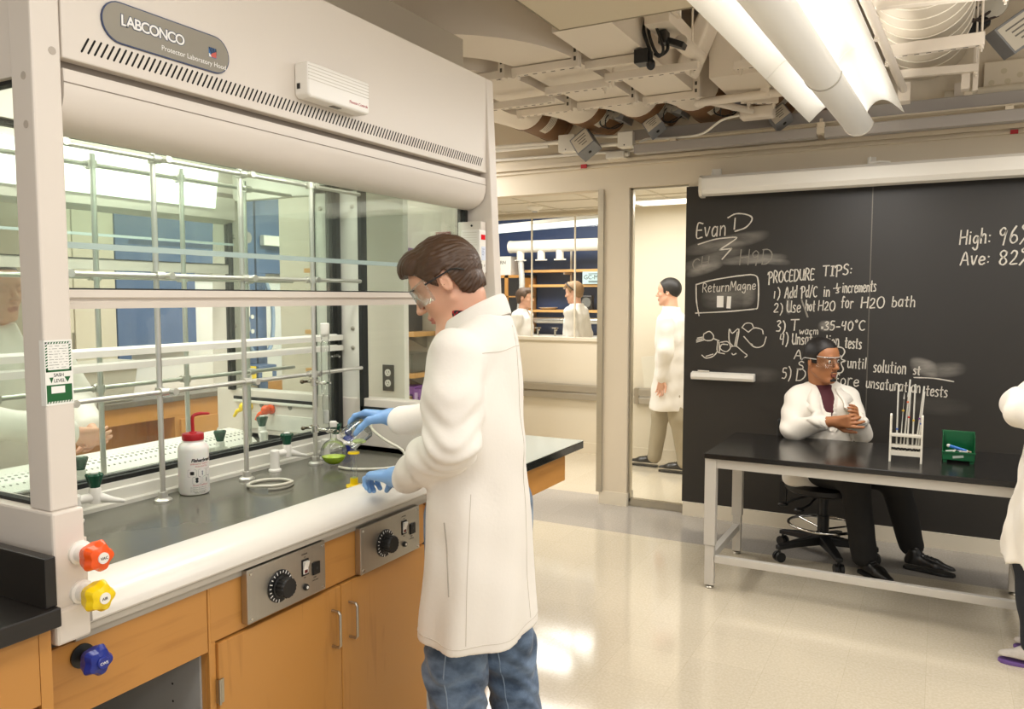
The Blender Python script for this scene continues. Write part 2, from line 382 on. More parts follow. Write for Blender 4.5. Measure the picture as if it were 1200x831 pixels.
# smoke detector and corridor troffer
m = MB(); m.lathe([(0.075, 0), (0.078, -0.012), (0.06, -0.03), (0.035, -0.042), (0.03, -0.05)], (-3.44, 6.85, 2.45), n=24)
d = thing('smoke_detector', 'round white smoke detector on the corridor ceiling', 'detector', (-3.44, 6.85, 2.45))
obj('housing', m, WHITE, d, smooth=40); m = MB(); m.lathe([(0.025, 0), (0.025, -0.06)], (-3.44, 6.85, 2.45), n=16); obj('sensor', m, GREYLAM, d)
tl = thing('ceiling_light', 'flat lit ceiling panel in the corridor above the walking person', 'lamp', (-2.05, 7.0, 2.45))
m = MB()
for a, q in (((-2.5, 6.78, 2.43), (-1.3, 6.8, 2.45)), ((-2.5, 7.2, 2.43), (-1.3, 7.22, 2.45)), ((-2.5, 6.78, 2.43), (-2.48, 7.22, 2.45)), ((-1.32, 6.78, 2.43), (-1.3, 7.22, 2.45))): m.box(a, q)
obj('frame', m, WHITE, tl); m = MB(); m.box((-2.48, 6.8, 2.436), (-1.32, 7.2, 2.446)); obj('diffuser', m, mat('lit_panel', (1, 0.97, 0.92, 1), 0.5, emit=2.2), tl)

# ================================================================== BLACKBOARD AND WRITING
def board_mat():
    m = mat('blackboard_slate', '#292622', 0.42); nt = m.node_tree; b = nt.nodes['Principled BSDF']
    tc = nt.nodes.new('ShaderNodeTexCoord'); sx = nt.nodes.new('ShaderNodeSeparateXYZ'); nt.links.new(tc.outputs['Object'], sx.inputs[0])
    acc = None
    def M(op, a, bb=None, c=None):
        n = nt.nodes.new('ShaderNodeMath'); n.operation = op
        for i, q in enumerate((a, bb, c)):
            if q is None: continue
            if isinstance(q, (int, float)): n.inputs[i].default_value = q
            else: nt.links.new(q, n.inputs[i])
        return n.outputs[0]
    ns = nt.nodes.new('ShaderNodeTexNoise'); ns.inputs['Scale'].default_value = 7; ns.inputs['Detail'].default_value = 6
    mp = nt.nodes.new('ShaderNodeMapping'); mp.inputs['Scale'].default_value = (1, 1, 3.2); mp.inputs['Rotation'].default_value = (0, -0.15, 0)
    nt.links.new(tc.outputs['Object'], mp.inputs[0]); nt.links.new(mp.outputs[0], ns.inputs['Vector'])
    for (x, z, rx, rz, a, sl) in ((-1.33, 1.955, 0.30, 0.055, 0.32, 0.18), (-1.42, 1.85, 0.24, 0.05, 0.3, 0.3), (-1.15, 1.84, 0.24, 0.035, 0.5, 0.05), (-1.05, 1.835, 0.16, 0.03, 0.4, -0.15), (-1.47, 1.79, 0.14, 0.05, 0.5, 0.3), (-1.3, 1.585, 0.2, 0.09, 0.26, 0.1), (-1.17, 1.59, 0.06, 0.08, 0.3, 0.3), (-1.13, 1.05, 0.2, 0.06, 0.1, 0.0),
                               (-0.07, 1.14, 0.09, 0.06, 0.55, -0.3), (0.04, 1.13, 0.12, 0.05, 0.25, 0.1), (-0.66, 1.39, 0.05, 0.04, 0.35, 0), (-0.9, 1.52, 0.02, 0.06, 0.3, -0.4), (0.0, 0.9, 0.2, 0.06, 0.06, 0)):
        dx = M('SUBTRACT', sx.outputs['X'], x); dz0 = M('SUBTRACT', sx.outputs['Z'], z); dz = M('MULTIPLY_ADD', dx, -sl, dz0)
        e = M('ADD', M('POWER', M('ABSOLUTE', M('DIVIDE', dx, rx)), 2.6), M('POWER', M('ABSOLUTE', M('DIVIDE', dz, rz)), 2.6))
        q = M('MULTIPLY', M('MAXIMUM', M('SUBTRACT', 1.0, e), 0.0), a * 1.35)
        acc = q if acc is None else M('MAXIMUM', acc, q)
    nf = nt.nodes.new('ShaderNodeMapRange'); nf.inputs[1].default_value = 0.3; nf.inputs[2].default_value = 0.72; nf.inputs[3].default_value = 0.25; nf.inputs[4].default_value = 1.0
    nt.links.new(ns.outputs['Fac'], nf.inputs[0]); fac = M('MULTIPLY', acc, nf.outputs[0])
    n3 = nt.nodes.new('ShaderNodeTexNoise'); n3.inputs['Scale'].default_value = 1.2; n3.inputs['Detail'].default_value = 4
    nt.links.new(tc.outputs['Object'], n3.inputs['Vector']); fac = M('ADD', fac, M('MULTIPLY', n3.outputs['Fac'], 0.02))
    mx = nt.nodes.new('ShaderNodeMixRGB'); mx.inputs[1].default_value = hexlin('#272420'); mx.inputs[2].default_value = hexlin('#b9b3a8')
    nt.links.new(fac, mx.inputs[0]); nt.links.new(mx.outputs[0], b.inputs['Base Color'])
    return m
bb = thing('blackboard', 'large black chalkboard with handwritten procedure notes behind the table', 'blackboard', (0, 5.6, 0.1))
BMAT = board_mat()
def board_panel(x0, x1):
    m = MB(); m.box((x0, 5.6, 0.1), (x1, 5.618, 2.36)); o = obj('slate_panel', m, BMAT, bb, local=False)
    # keep object coordinates equal to world ones for the stains
    for v in o.data.vertices: v.co += Vector((0, 5.6, 0.1))
    o.location = (0, -5.6, -0.1); return o
board_panel(-1.61, -0.404); board_panel(-0.4, 3.2)
m = MB(); m.box((-0.405, 5.5993, 0.1), (-0.399, 5.606, 2.34)); obj('seam_strip', m, mat('seam_metal', '#6a655c', 0.4, 0.5), bb)
m = MB(); m.tube([(-0.41, 5.6, 2.31), (-0.41, 5.575, 2.305), (-0.4, 5.57, 2.29), (-0.385, 5.572, 2.3)], 0.008, 8); obj('hook', m, CHROME, bb, smooth=40)
CHALK = mat('chalk', '#d3cdc0', 0.9, noise=0.3, nscale=160)
CHALKT = mat('faint_chalk', '#8d887e', 0.9, noise=0.3, nscale=120)
# single-stroke letters, x 0..w, baseline 0, x-height 4, cap height 6.4
G = {
 'A': (4.6, [[(0, 0), (2.4, 6.4), (4.4, 0)], [(0.9, 2.3), (3.7, 2.3)]]), 'C': (4.2, [[(4, 5.6), (2.8, 6.4), (1, 5.6), (0.1, 3.4), (0.9, 0.9), (2.6, 0), (4.1, 0.7)]]),
 'D': (4.6, [[(0.3, 0), (0.4, 6.2)], [(0, 6.2), (2.6, 6.2), (4.4, 4.6), (4.3, 2.2), (2.4, 0.2), (0.1, 0)]]), 'E': (3.6, [[(3.5, 6.2), (0.5, 6.3), (0.3, 0.1), (3.6, 0.2)], [(0.4, 3.3), (3, 3.4)]]),
 'H': (4.4, [[(0.2, 6.4), (0.1, 0)], [(4.2, 6.4), (4.1, 0)], [(0.1, 3), (4.1, 3.4)]]), 'I': (2.6, [[(1.3, 6.2), (1.3, 0)], [(0.2, 6.2), (2.4, 6.3)], [(0.2, 0), (2.5, 0.1)]]),
 'M': (5.4, [[(0, 0), (0.7, 6.3), (2.6, 2), (4.6, 6.4), (5.2, 0)]]), 'O': (4.8, [[(2.4, 6.3), (0.8, 5.3), (0.1, 3), (1, 0.7), (2.5, 0), (4.1, 0.9), (4.7, 3.2), (3.9, 5.6), (2.4, 6.3)]]),
 'P': (4.2, [[(0.9, -1), (0.7, 5.8)], [(-0.8, 4.9), (0.2, 6.2), (2.6, 6.4), (4, 5.3), (3.6, 3.6), (2, 2.9), (0.9, 2.9)]]), 'R': (4.4, [[(0.4, 0), (0.5, 6.2), (2.6, 6.4), (3.8, 5.2), (3, 3.6), (0.5, 3.1)], [(1.6, 3.2), (4.3, 0)]]),
 'S': (3.8, [[(3.6, 5.6), (2.2, 6.4), (0.6, 5.4), (0.9, 3.9), (3, 2.9), (3.5, 1.3), (2.1, 0), (0.1, 0.5)]]), 'T': (4.6, [[(0, 6.2), (4.6, 6.4)], [(2.3, 6.2), (2.4, 0)]]), 'U': (4.4, [[(0.2, 6.4), (0.2, 2), (1.4, 0.1), (2.9, 0.2), (4, 2), (4.1, 6.4)], [(4.1, 2), (4.4, 0)]]),
 'a': (3.6, [[(3.1, 3.6), (1.4, 4.1), (0.2, 2.4), (0.5, 0.4), (1.7, 0.1), (3, 1.6)], [(3.1, 4.1), (3.1, 0)]]), 'b': (3.4, [[(0.3, 6.6), (0.2, 0.2)], [(0.2, 2.8), (1.7, 4), (3.1, 2.8), (2.9, 0.8), (1.4, 0), (0.2, 0.6)]]),
 'c': (3.0, [[(2.9, 3.4), (1.6, 4.1), (0.2, 2.6), (0.4, 0.7), (1.7, 0), (3, 0.6)]]), 'd': (3.5, [[(3.2, 6.6), (3.1, 0)], [(3.1, 3), (1.6, 4), (0.2, 2.3), (0.6, 0.3), (1.8, 0.1), (3.1, 1.4)]]),
 'e': (3.2, [[(0.2, 2), (2.9, 2.4), (2.6, 3.8), (1.2, 4), (0.1, 2.3), (0.6, 0.4), (1.9, 0), (3.2, 0.7)]]), 'f': (2.8, [[(2.8, 6), (1.9, 6.6), (1.2, 5.5), (1.1, 0)], [(0.1, 3.6), (2.4, 3.8)]]),
 'g': (3.4, [[(2.9, 3.8), (1.3, 4), (0.2, 2.4), (0.8, 0.8), (2.2, 1), (3, 3.6), (2.9, -1.6), (1.6, -2.6), (0.2, -1.6)]]), 'h': (3.4, [[(0.3, 6.6), (0.2, 0)], [(0.2, 2.4), (1.5, 4), (2.8, 3.4), (3, 0)]]), 'i': (1.3, [[(0.6, 4), (0.6, 0)], [(0.6, 5.4), (0.7, 5.7)]]),
 'l': (1.4, [[(0.6, 6.8), (0.5, 0.1)]]), 'm': (5.0, [[(0.2, 4), (0.2, 0)], [(0.2, 2.8), (1.4, 4), (2.3, 3.2), (2.4, 0)], [(2.4, 2.8), (3.6, 4), (4.5, 3.2), (4.7, 0)]]), 'n': (3.4, [[(0.2, 4), (0.2, 0)], [(0.2, 2.6), (1.6, 4), (2.8, 3.2), (3, 0)]]),
 'o': (3.4, [[(1.7, 4), (0.4, 3.2), (0.2, 1.2), (1.5, 0), (2.9, 0.9), (3, 2.9), (1.7, 4)]]), 'r': (2.8, [[(0.3, 4), (0.3, 0)], [(0.3, 2.4), (1.4, 3.9), (2.7, 3.7)]]), 's': (2.8, [[(2.6, 3.6), (1.3, 4.1), (0.3, 3.1), (2.3, 1.5), (2, 0.2), (0.1, 0.2)]]),
 't': (2.8, [[(1.3, 5.8), (1.2, 0.4), (2.2, 0.1)], [(0, 3.8), (2.7, 4)]]), 'u': (3.4, [[(0.2, 4), (0.3, 0.8), (1.4, 0), (2.8, 1.2)], [(2.9, 4), (3, 0)]]), 'v': (3.2, [[(0.1, 4), (1.4, 0), (3, 4.1)]]), 'w': (4.6, [[(0.1, 4), (1, 0), (2.3, 3), (3.3, 0), (4.5, 4)]]),
 '0': (3.8, [[(1.9, 6), (0.4, 4.4), (0.3, 1.6), (1.6, 0), (3.2, 1.2), (3.5, 4.2), (1.9, 6)]]), '1': (1.8, [[(0.9, 4.6), (0.8, 0.2)]]), '2': (3.4, [[(0.3, 4.6), (1.4, 5.8), (2.9, 5), (2.3, 2.8), (0.2, 0.3), (3.4, 0.4)]]), '3': (3.2, [[(0.3, 5.4), (1.8, 6), (2.8, 4.9), (1.2, 3.3), (3, 2), (2.4, 0.3), (0.2, 0.2)]]),
 '4': (3.4, [[(0.5, 6), (0.2, 3.2), (2.8, 3.4)], [(2.8, 6.2), (2.5, 0)]]), '5': (3.2, [[(3, 6), (0.7, 5.9), (0.5, 3.7), (2.4, 3.5), (3, 1.8), (1.9, 0.2), (0.1, 0.3)]]), '6': (3.6, [[(2.4, 6.8), (0.7, 4), (0.3, 1.3), (1.6, 0), (3.2, 1), (3, 2.7), (1.4, 3.3), (0.4, 2)]]), '8': (3.8, [[(3.2, 5.6), (1.8, 6.4), (0.4, 5.4), (0.8, 4), (2.8, 2.8), (3.4, 1.2), (2, 0), (0.5, 0.9), (0.9, 2.6), (2.9, 4.2), (3.2, 5.6)]]),
 '9': (3.6, [[(3, 5.2), (1.7, 6.2), (0.3, 4.9), (0.9, 3.4), (2.4, 3.7), (3.1, 5.3), (2.2, -0.4)]]), ')': (2.4, [[(0.2, 6.6), (1.7, 4.6), (1.8, 1.4), (0.6, -1.2)]]), '/': (2.6, [[(2.6, 6.8), (0, -0.4)]]), ':': (1.6, [[(0.7, 3.3), (0.8, 3.6)], [(0.6, 0.7), (0.7, 1)]]), '-': (3, [[(0.2, 2.4), (2.7, 2.5)]]), '=': (3, [[(0.2, 3.2), (1.4, 3.2)], [(0.2, 2), (1.4, 2)]]),
 '°': (2, [[(1, 6.8), (0.2, 6), (1, 5.2), (1.7, 6), (1, 6.8)]]), '%': (5.4, [[(5.6, 6.6), (0, -0.8)], [(1.2, 6.6), (0.4, 5.8), (1.2, 4.8), (2, 5.6), (1.2, 6.6)], [(4.6, 2.4), (3.9, 1.5), (4.5, 0.7), (5.3, 1.4), (4.6, 2.4)]]), ' ': (2.6, []), '.': (1.4, [[(0.5, 0.2), (0.6, 0.5)]]),
}
crnd = random.Random(11)
def stroke(mb, pts, w, y=5.5975):
    P = bez([(p[0], 0, p[1]) for p in pts], 4) if len(pts) > 2 else [V3(pts[0][0], 0, pts[0][1]), V3(pts[1][0], 0, pts[1][1])]
    L, R = [], []
    for i, p in enumerate(P):
        d = unit(P[min(i + 1, len(P) - 1)] - P[max(i - 1, 0)]); n = V3(-d[2], 0, d[0]) * w * 0.5 * crnd.uniform(0.75, 1.15)
        if i == 0: p = p - d * w * 0.3
        if i == len(P) - 1: p = p + d * w * 0.3
        L.append((p[0] + n[0], y, p[2] + n[2])); R.append((p[0] - n[0], y, p[2] - n[2]))
    k = len(L); mb._add(L + R, [(i, i + 1, k + i + 1, k + i) for i in range(k - 1)])
def chalk(text, x, z, h, slope=0.0, w=0.0075, sp=1.25, name='chalk_line', m=None, x1=None):
    # h: height of a capital; x1: where the line ends
    mb = MB(); u = h / 6.4; tot = sum(G[c][0] + sp for c in text) * u; kx = 1 if x1 is None else (x1 - x) / tot
    cx = x
    for c in text:
        gw, st = G[c]; jz = crnd.uniform(-0.25, 0.25) * u; js = crnd.uniform(0.93, 1.06)
        for s in st:
            stroke(mb, [(cx + (p[0] + 0.08 * p[1]) * u * kx, z + (cx - x) * slope + p[1] * u * js + jz) for p in s], w)
        cx += (gw + sp) * u * kx
    return obj(name, mb, m or CHALK, bb)
def chalk_shape(strokes, w=0.008, name='chalk_drawing', m=None):
    mb = MB()
    for s in strokes: stroke(mb, s, w)
    return obj(name, mb, m or CHALK, bb)
# the signature line and the underline flourish
chalk('Evan', -1.535, 2.0, 0.1, 0.06, 0.0095, x1=-1.315)
chalk_shape([[(-1.315, 2.13), (-1.26, 2.155), (-1.185, 2.145), (-1.15, 2.115), (-1.19, 2.06), (-1.265, 2.035)], [(-1.265, 2.125), (-1.27, 2.05)]], 0.0095)
chalk_shape([[(-1.52, 1.953), (-1.4, 1.985), (-1.28, 1.995)], [(-1.28, 1.995), (-1.255, 1.985), (-1.37, 1.91)], [(-1.37, 1.91), (-1.285, 1.918)], [(-1.285, 1.918), (-1.35, 1.845)]], 0.0095)
chalk('H9D', -1.23, 1.8, 0.1, 0.03, 0.008, m=CHALKT, x1=-1.0); chalk('CH', -1.56, 1.775, 0.075, 0.2, 0.008, m=CHALKT)
chalk_shape([[(-1.53, 1.67), (-1.42, 1.70), (-1.25, 1.727)], [(-1.25, 1.727), (-1.13, 1.733), (-1.1, 1.68), (-1.1, 1.52), (-1.12, 1.5)], [(-1.12, 1.5), (-1.3, 1.482), (-1.53, 1.468)], [(-1.53, 1.67), (-1.525, 1.55), (-1.505, 1.45)]], 0.009)
chalk('ReturnMagne', -1.485, 1.615, 0.062, 0.06, 0.006, x1=-1.11)
m = MB(); m.box((-1.38, 5.594, 1.51), (-1.335, 5.6, 1.59)); obj('magnet', m, WHITE, bb); m = MB(); m.obox((-1.297, 5.597, 1.545), [(1, 0, -0.05), (0, 1, 0), (0.05, 0, 1)], (0.014, 0.003, 0.042)); obj('magnet', m, WHITE, bb)
chalk_shape([[(-1.47, 1.32), (-1.43, 1.34), (-1.4, 1.31), (-1.41, 1.28), (-1.45, 1.275), (-1.47, 1.29), (-1.47, 1.32)], [(-1.47, 1.29), (-1.52, 1.275)], [(-1.47, 1.3), (-1.515, 1.29)], [(-1.465, 1.28), (-1.52, 1.262)], [(-1.4, 1.29), (-1.36, 1.275)],
             [(-1.37, 1.27), (-1.37, 1.2), (-1.32, 1.185)], [(-1.36, 1.265), (-1.355, 1.2)], [(-1.35, 1.265), (-1.3, 1.27), (-1.28, 1.23), (-1.31, 1.2), (-1.35, 1.22), (-1.34, 1.25), (-1.3, 1.25)], [(-1.37, 1.2), (-1.4, 1.165), (-1.45, 1.15), (-1.48, 1.17)], [(-1.4, 1.18), (-1.45, 1.163)],
             [(-1.28, 1.235), (-1.24, 1.24), (-1.19, 1.2)], [(-1.24, 1.24), (-1.225, 1.36), (-1.27, 1.33), (-1.29, 1.36), (-1.29, 1.28), (-1.265, 1.24)], [(-1.25, 1.25), (-1.235, 1.34)], [(-1.205, 1.37), (-1.18, 1.4), (-1.14, 1.4), (-1.125, 1.37)], [(-1.2, 1.37), (-1.16, 1.34)], [(-1.16, 1.34), (-1.12, 1.37), (-1.07, 1.36), (-1.06, 1.33)], [(-1.19, 1.31), (-1.12, 1.24), (-1.06, 1.25), (-1.04, 1.31)], [(-1.15, 1.265), (-1.13, 1.255)], [(-1.19, 1.2), (-1.165, 1.18), (-1.18, 1.165)], [(-1.27, 1.19), (-1.26, 1.18), (-1.24, 1.19)]], 0.0075)
chalk('PROCEDURE', -1.035, 1.675, 0.075, 0.09, 0.0085, x1=-0.735); chalk('TIPS:', -0.69, 1.72, 0.065, 0.07, 0.0085, x1=-0.5)
chalk('1)', -1.0, 1.575, 0.07, x1=-0.945); chalk('Add Pd/C', -0.925, 1.575, 0.072, 0.05, x1=-0.715); chalk('in', -0.68, 1.585, 0.07, 0.03, x1=-0.635)
chalk('1', -0.605, 1.645, 0.04, x1=-0.585); chalk_shape([[(-0.62, 1.638), (-0.575, 1.645)]], 0.006); chalk('3', -0.605, 1.608, 0.036, x1=-0.58); chalk('increments', -0.565, 1.61, 0.07, 0.05, 0.007, x1=-0.36)
chalk('2)', -0.995, 1.475, 0.07, x1=-0.925); chalk('Use', -0.91, 1.48, 0.075, 0.03, x1=-0.815); chalk_shape([[(-0.815, 1.56), (-0.775, 1.45)]], 0.012, m=CHALKT); chalk('hot', -0.79, 1.49, 0.07, x1=-0.725); chalk('H2O', -0.71, 1.492, 0.066, 0.03, x1=-0.6); chalk('for', -0.57, 1.51, 0.075, x1=-0.49); chalk('H2O', -0.45, 1.51, 0.072, 0.05, 0.008, x1=-0.305); chalk('bath', -0.27, 1.52, 0.065, 0.02, x1=-0.13)
chalk('3)', -0.975, 1.35, 0.075, 0, 0.0085, x1=-0.905); chalk('T', -0.885, 1.36, 0.075, 0.02, 0.0085, x1=-0.82); chalk('warm', -0.825, 1.335, 0.045, -0.02, 0.006, x1=-0.7); chalk('=', -0.69, 1.36, 0.05); chalk('35-40°C', -0.67, 1.365, 0.062, 0, 0.008, x1=-0.415)
chalk('4)', -0.95, 1.26, 0.075, x1=-0.885); chalk('Unsaturation', -0.87, 1.268, 0.075, -0.03, 0.0078, x1=-0.57); chalk('tests', -0.54, 1.25, 0.07, -0.02, 0.0078, x1=-0.435)
chalk('Ad', -0.855, 1.165, 0.065); chalk('S', -0.83, 1.095, 0.06); chalk('5)', -0.93, 1.03, 0.078, x1=-0.86); chalk('D', -0.84, 1.02, 0.08)
chalk_shape([[(-0.6, 1.255), (-0.555, 1.25), (-0.54, 1.22), (-0.56, 1.18), (-0.53, 1.165)], [(-0.53, 1.165), (-0.56, 1.15), (-0.545, 1.11), (-0.56, 1.085), (-0.595, 1.085)]], 0.008)
chalk('until', -0.52, 1.12, 0.07, -0.02, x1=-0.4); chalk('solution', -0.365, 1.1, 0.075, -0.03, 0.0075, x1=-0.17); chalk('st', -0.135, 1.095, 0.06, 0, 0.008, x1=-0.09); chalk_shape([[(-0.13, 1.075), (-0.02, 1.075), (0.09, 1.06)]], 0.0075)
chalk('before', -0.68, 1.01, 0.07, -0.03, x1=-0.44); chalk('unsaturation', -0.405, 0.995, 0.068, -0.06, 0.0075, x1=-0.085); chalk('tests', -0.06, 0.965, 0.07, -0.06, 0.0075, x1=0.065)
chalk('High:', 0.092, 1.9, 0.085, 0.05, 0.009, x1=0.265); chalk('96%', 0.295, 1.9, 0.095, 0.05, 0.009, x1=0.48); chalk('Ave:', 0.1, 1.775, 0.08, 0.03, 0.009, x1=0.265); chalk('82%', 0.3, 1.775, 0.09, 0.05, 0.009, x1=0.48)
# chalk tray and projection screen
ct = thing('chalk_tray', 'short white ledge for chalk fixed low on the blackboard', 'tray', (-1.3, 5.6, 1.0))
m = MB(); m.prism([(5.598, 1.0), (5.598, 1.05), (5.585, 1.055), (5.545, 1.045), (5.54, 1.02), (5.55, 1.0)], -1.545, -1.105, 0); obj('ledge', m, WHITE, ct, bevel=0.004)
m = MB(); m.tube([(-1.5, 5.57, 1.06), (-1.42, 5.572, 1.058)], 0.006, 8); obj('chalk_stick', m, CHALK, ct)
ps = thing('projection_screen', 'long white roll-up projection screen case above the blackboard', 'screen', (-0.5, 5.46, 2.29))
m = MB(); m.prism([(5.52, 2.275), (5.535, 2.3), (5.535, 2.37), (5.515, 2.395), (5.445, 2.405), (5.42, 2.385), (5.415, 2.31), (5.435, 2.28), (5.48, 2.27)], -1.46, 1.6, 0); obj('case', m, WHITE, ps, bevel=0.004)
m = MB(); m.prism([(5.525, 2.265), (5.54, 2.3), (5.54, 2.375), (5.515, 2.4), (5.445, 2.41), (5.415, 2.39), (5.41, 2.305), (5.43, 2.268), (5.48, 2.26)], -1.475, -1.455, 0); obj('end_cap', m, mat('screen_cap', '#d9d3c4', 0.4), ps)
for x in (-1.42, -0.44):
    m = MB(); m.box((x, 5.5, 2.39), (x + 0.05, 5.62, 2.41)); m.box((x, 5.6, 2.39), (x + 0.05, 5.62, 2.47)); m.tube([(x + 0.025, 5.5, 2.4), (x + 0.025, 5.48, 2.45), (x + 0.02, 5.47, 2.41)], 0.006, 8); obj('wall_bracket', m, WHITE, ps, smooth=40)
m = MB(); m.tube([(-0.42, 5.47, 2.412), (-0.36, 5.475, 2.42), (-0.3, 5.47, 2.41)], 0.007, 8); obj('cord', m, WHITE, ps, smooth=40)
# ================================================================== FUME HOODS (two, back to back, sharing the glass line x = -2.215)
XM = -2.215; LENS = mat('lamp_lens', (1, 0.985, 0.94, 1), 0.4, emit=1.6); PLUGM = mat('plug', '#b6aca0', 0.5)
def perf_mat():
    m = mat('perforated_sheet', '#e9e7df', 0.35); nt = m.node_tree; b = nt.nodes['Principled BSDF']
    tc = nt.nodes.new('ShaderNodeTexCoord'); v = nt.nodes.new('ShaderNodeTexVoronoi'); v.inputs['Scale'].default_value = 46; v.inputs['Randomness'].default_value = 0.0
    mp = nt.nodes.new('ShaderNodeMapping'); mp.inputs['Scale'].default_value = (1.0, 1.0, 1.0)
    lt = nt.nodes.new('ShaderNodeMath'); lt.operation = 'LESS_THAN'; lt.inputs[1].default_value = 0.3
    mx = nt.nodes.new('ShaderNodeMixRGB'); mx.inputs[1].default_value = hexlin('#e9e7df'); mx.inputs[2].default_value = hexlin('#6d6f66')
    nt.links.new(tc.outputs['Object'], mp.inputs[0]); nt.links.new(mp.outputs[0], v.inputs['Vector']); nt.links.new(v.outputs['Distance'], lt.inputs[0]); nt.links.new(lt.outputs[0], mx.inputs[0]); nt.links.new(mx.outputs[0], b.inputs['Base Color'])
    return m
PERF = perf_mat()
def hood(far):
    Y0, Y1 = 0.965, 2.575
    lb = 'far fume hood seen through the glass, with a perforated front sill' if far else 'large white laboratory fume hood with raised glass sash in the foreground'
    H = thing('fume_hood', lb, 'fume hood', (2 * XM + 1.85 if far else -1.85, 1.75, 0.9), 'back-to-back fume hoods')
    def P(name, mb, m, **k):
        par = k.pop('parent', H)
        if far:
            mb.v = [(2 * XM - x, y, z) for x, y, z in mb.v]; mb.f = [f[::-1] for f in mb.f]
        return obj(name, mb, m, par, **k)
    # base and worktop
    m = MB(); m.box((-2.2, Y0, 0.915), (-1.64, Y1, 0.95));  P('worktop', m, EPOXY, bevel=0.004)
    m = MB()
    pr = [(-1.509, 0.916), (-1.506, 0.921), (-1.507, 0.93), (-1.513, 0.944), (-1.527, 0.957), (-1.55, 0.967), (-1.585, 0.973), (-1.62, 0.976), (-1.642, 0.974), (-1.642, 0.969), (-1.62, 0.97), (-1.587, 0.967), (-1.554, 0.96), (-1.534, 0.951), (-1.521, 0.938), (-1.515, 0.916)]
    m.prism(pr, Y0 - 0.004, 2.6, 1); P('sill_airfoil', m, HOODI if far else mat('airfoil_paint', '#e6e2da', 0.25), smooth=35)
    if far:
        m = MB(); m.prism([(-1.815, 0.9505), (-1.80, 0.962), (-1.76, 0.985), (-1.71, 0.995), (-1.645, 0.998), (-1.645, 0.9505)], Y0, 2.5, 1); P('perforated_strip', m, PERF, smooth=35)
    m = MB(); m.prism([(-1.512, 0.9), (-1.512, 0.914), (-1.6, 0.914), (-1.6, 0.88), (-1.527, 0.88), (-1.527, 0.896)], Y0 - 0.003, 2.6, 1); P('sill_lip', m, mat('lip_paint', '#b3aca0', 0.4))
    # side bases, left and right
    for a, bb_ in ((0.9, Y0), (Y1, 2.64)):
        m = MB(); m.box((-2.2, a, 0.915), (-1.488, bb_, 1.165)); P('base_block', m, HOODP, bevel=0.005)
        m = MB(); m.box((-2.2, a - 0.006 if a < 1 else a, 0.905), (-1.478, bb_ if a < 1 else bb_ + 0.006, 0.975)); P('base_cap', m, HOODP, bevel=0.006)
    # posts
    m = MB(); m.box((-1.568, 0.905, 1.165), (-1.5, 0.962, 2.385)); q = P('front_post', m, HOODP, bevel=0.004)
    if not far:
        m = MB()
        for (x, y, z) in ((-1.5, 0.945, 2.047), (-1.527, 0.905, 1.995), (-1.525, 0.905, 1.905)):
            m = MB(); m.lathe([(0.0075, 0), (0.0075, 0.0008)], (x, y, z), (1, 0, 0) if y > 0.92 else (0, -1, 0), 16)
            P('hole_plug', m, PLUGM, parent=q)
    m = MB(); m.prism([(-1.6, 1.165), (-1.452, 1.165), (-1.458, 1.5), (-1.5, 2.385), (-1.6, 2.385)], 2.585, 2.635, 1); P('front_post', m, HOODP, bevel=0.004)
    # upper front
    m = MB(); m.box((-1.62, Y0, 2.04), (-1.5, 2.585, 2.385)); up = P('upper_panel', m, BLUEP if far and False else HOODP, bevel=0.003)
    m = MB(); n = 112
    for i in range(n):
        y = 1.012 + 1.535 * i / (n - 1); w = 0.0021; s = 0.0075; z0, z1 = 2.061, 2.089
        pts = [(y - s - w, z0), (y - s, z0 - 0.002), (y - s + w, z0), (y + s + w, z1), (y + s, z1 + 0.002), (y + s - w, z1)]
        m.prism(pts, -1.5005, -1.4992, 0)
    P('vent_slots', m, DARK, parent=up)
    m = MB(); m.box((-1.62, Y0, 2.02), (-1.525, 2.585, 2.04)); P('shadow_gap', m, mat('gap_paint', '#8d8377', 0.6))
    pr = [(-1.5, 2.02), (-1.498, 1.99), (-1.5, 1.968), (-1.508, 1.945), (-1.524, 1.925), (-1.55, 1.912), (-1.58, 1.906), (-1.61, 1.912), (-1.63, 1.925), (-1.63, 2.02)]
    m = MB(); m.prism(pr, Y0, 2.578, 1); P('curved_fascia', m, HOODP, smooth=30)
    m = MB(); m.box((-1.5, Y0, 1.9935), (-1.4972, 2.578, 1.9955)); P('seam', m, mat('seam_shadow', '#8a7f73', 0.6))
    m = MB(); m.box((-2.2, 0.95, 2.385), (-1.75, 2.83, 2.63)); P('top_filler', m, mat('filler_paint', '#bdb3a3', 0.5), bevel=0.003)
    m = MB(); m.box((-2.2, 0.93, 2.34), (-1.62, 2.6, 2.385)); m.box((-2.2, Y0, 2.05), (-2.17, Y1, 2.34)); P('inner_roof', m, HOODI)
    m = MB(); m.prism([(-1.632, 1.965), (-1.64, 1.965), (-1.665, 2.12), (-1.632, 2.12)], Y0 + 0.03, 2.46, 1); P('lamp_lens', m, LENS)
    m = MB(); m.tube([(-2.12, 1.05, 2.33), (-2.12, 2.5, 2.33)], 0.018, 12); P('tube_lamp', m, mat('tube_glow', (1, 0.97, 0.9, 1), 0.5, emit=3.0))
    # back: curb, gasket, glass
    m = MB(); m.prism([(-2.205, 0.95), (-2.165, 0.95), (-2.165, 0.962), (-2.178, 0.966), (-2.178, 1.0), (-2.185, 1.004), (-2.185, 1.022), (-2.205, 1.022)], Y0, Y1, 1); P('back_curb', m, HOODI)
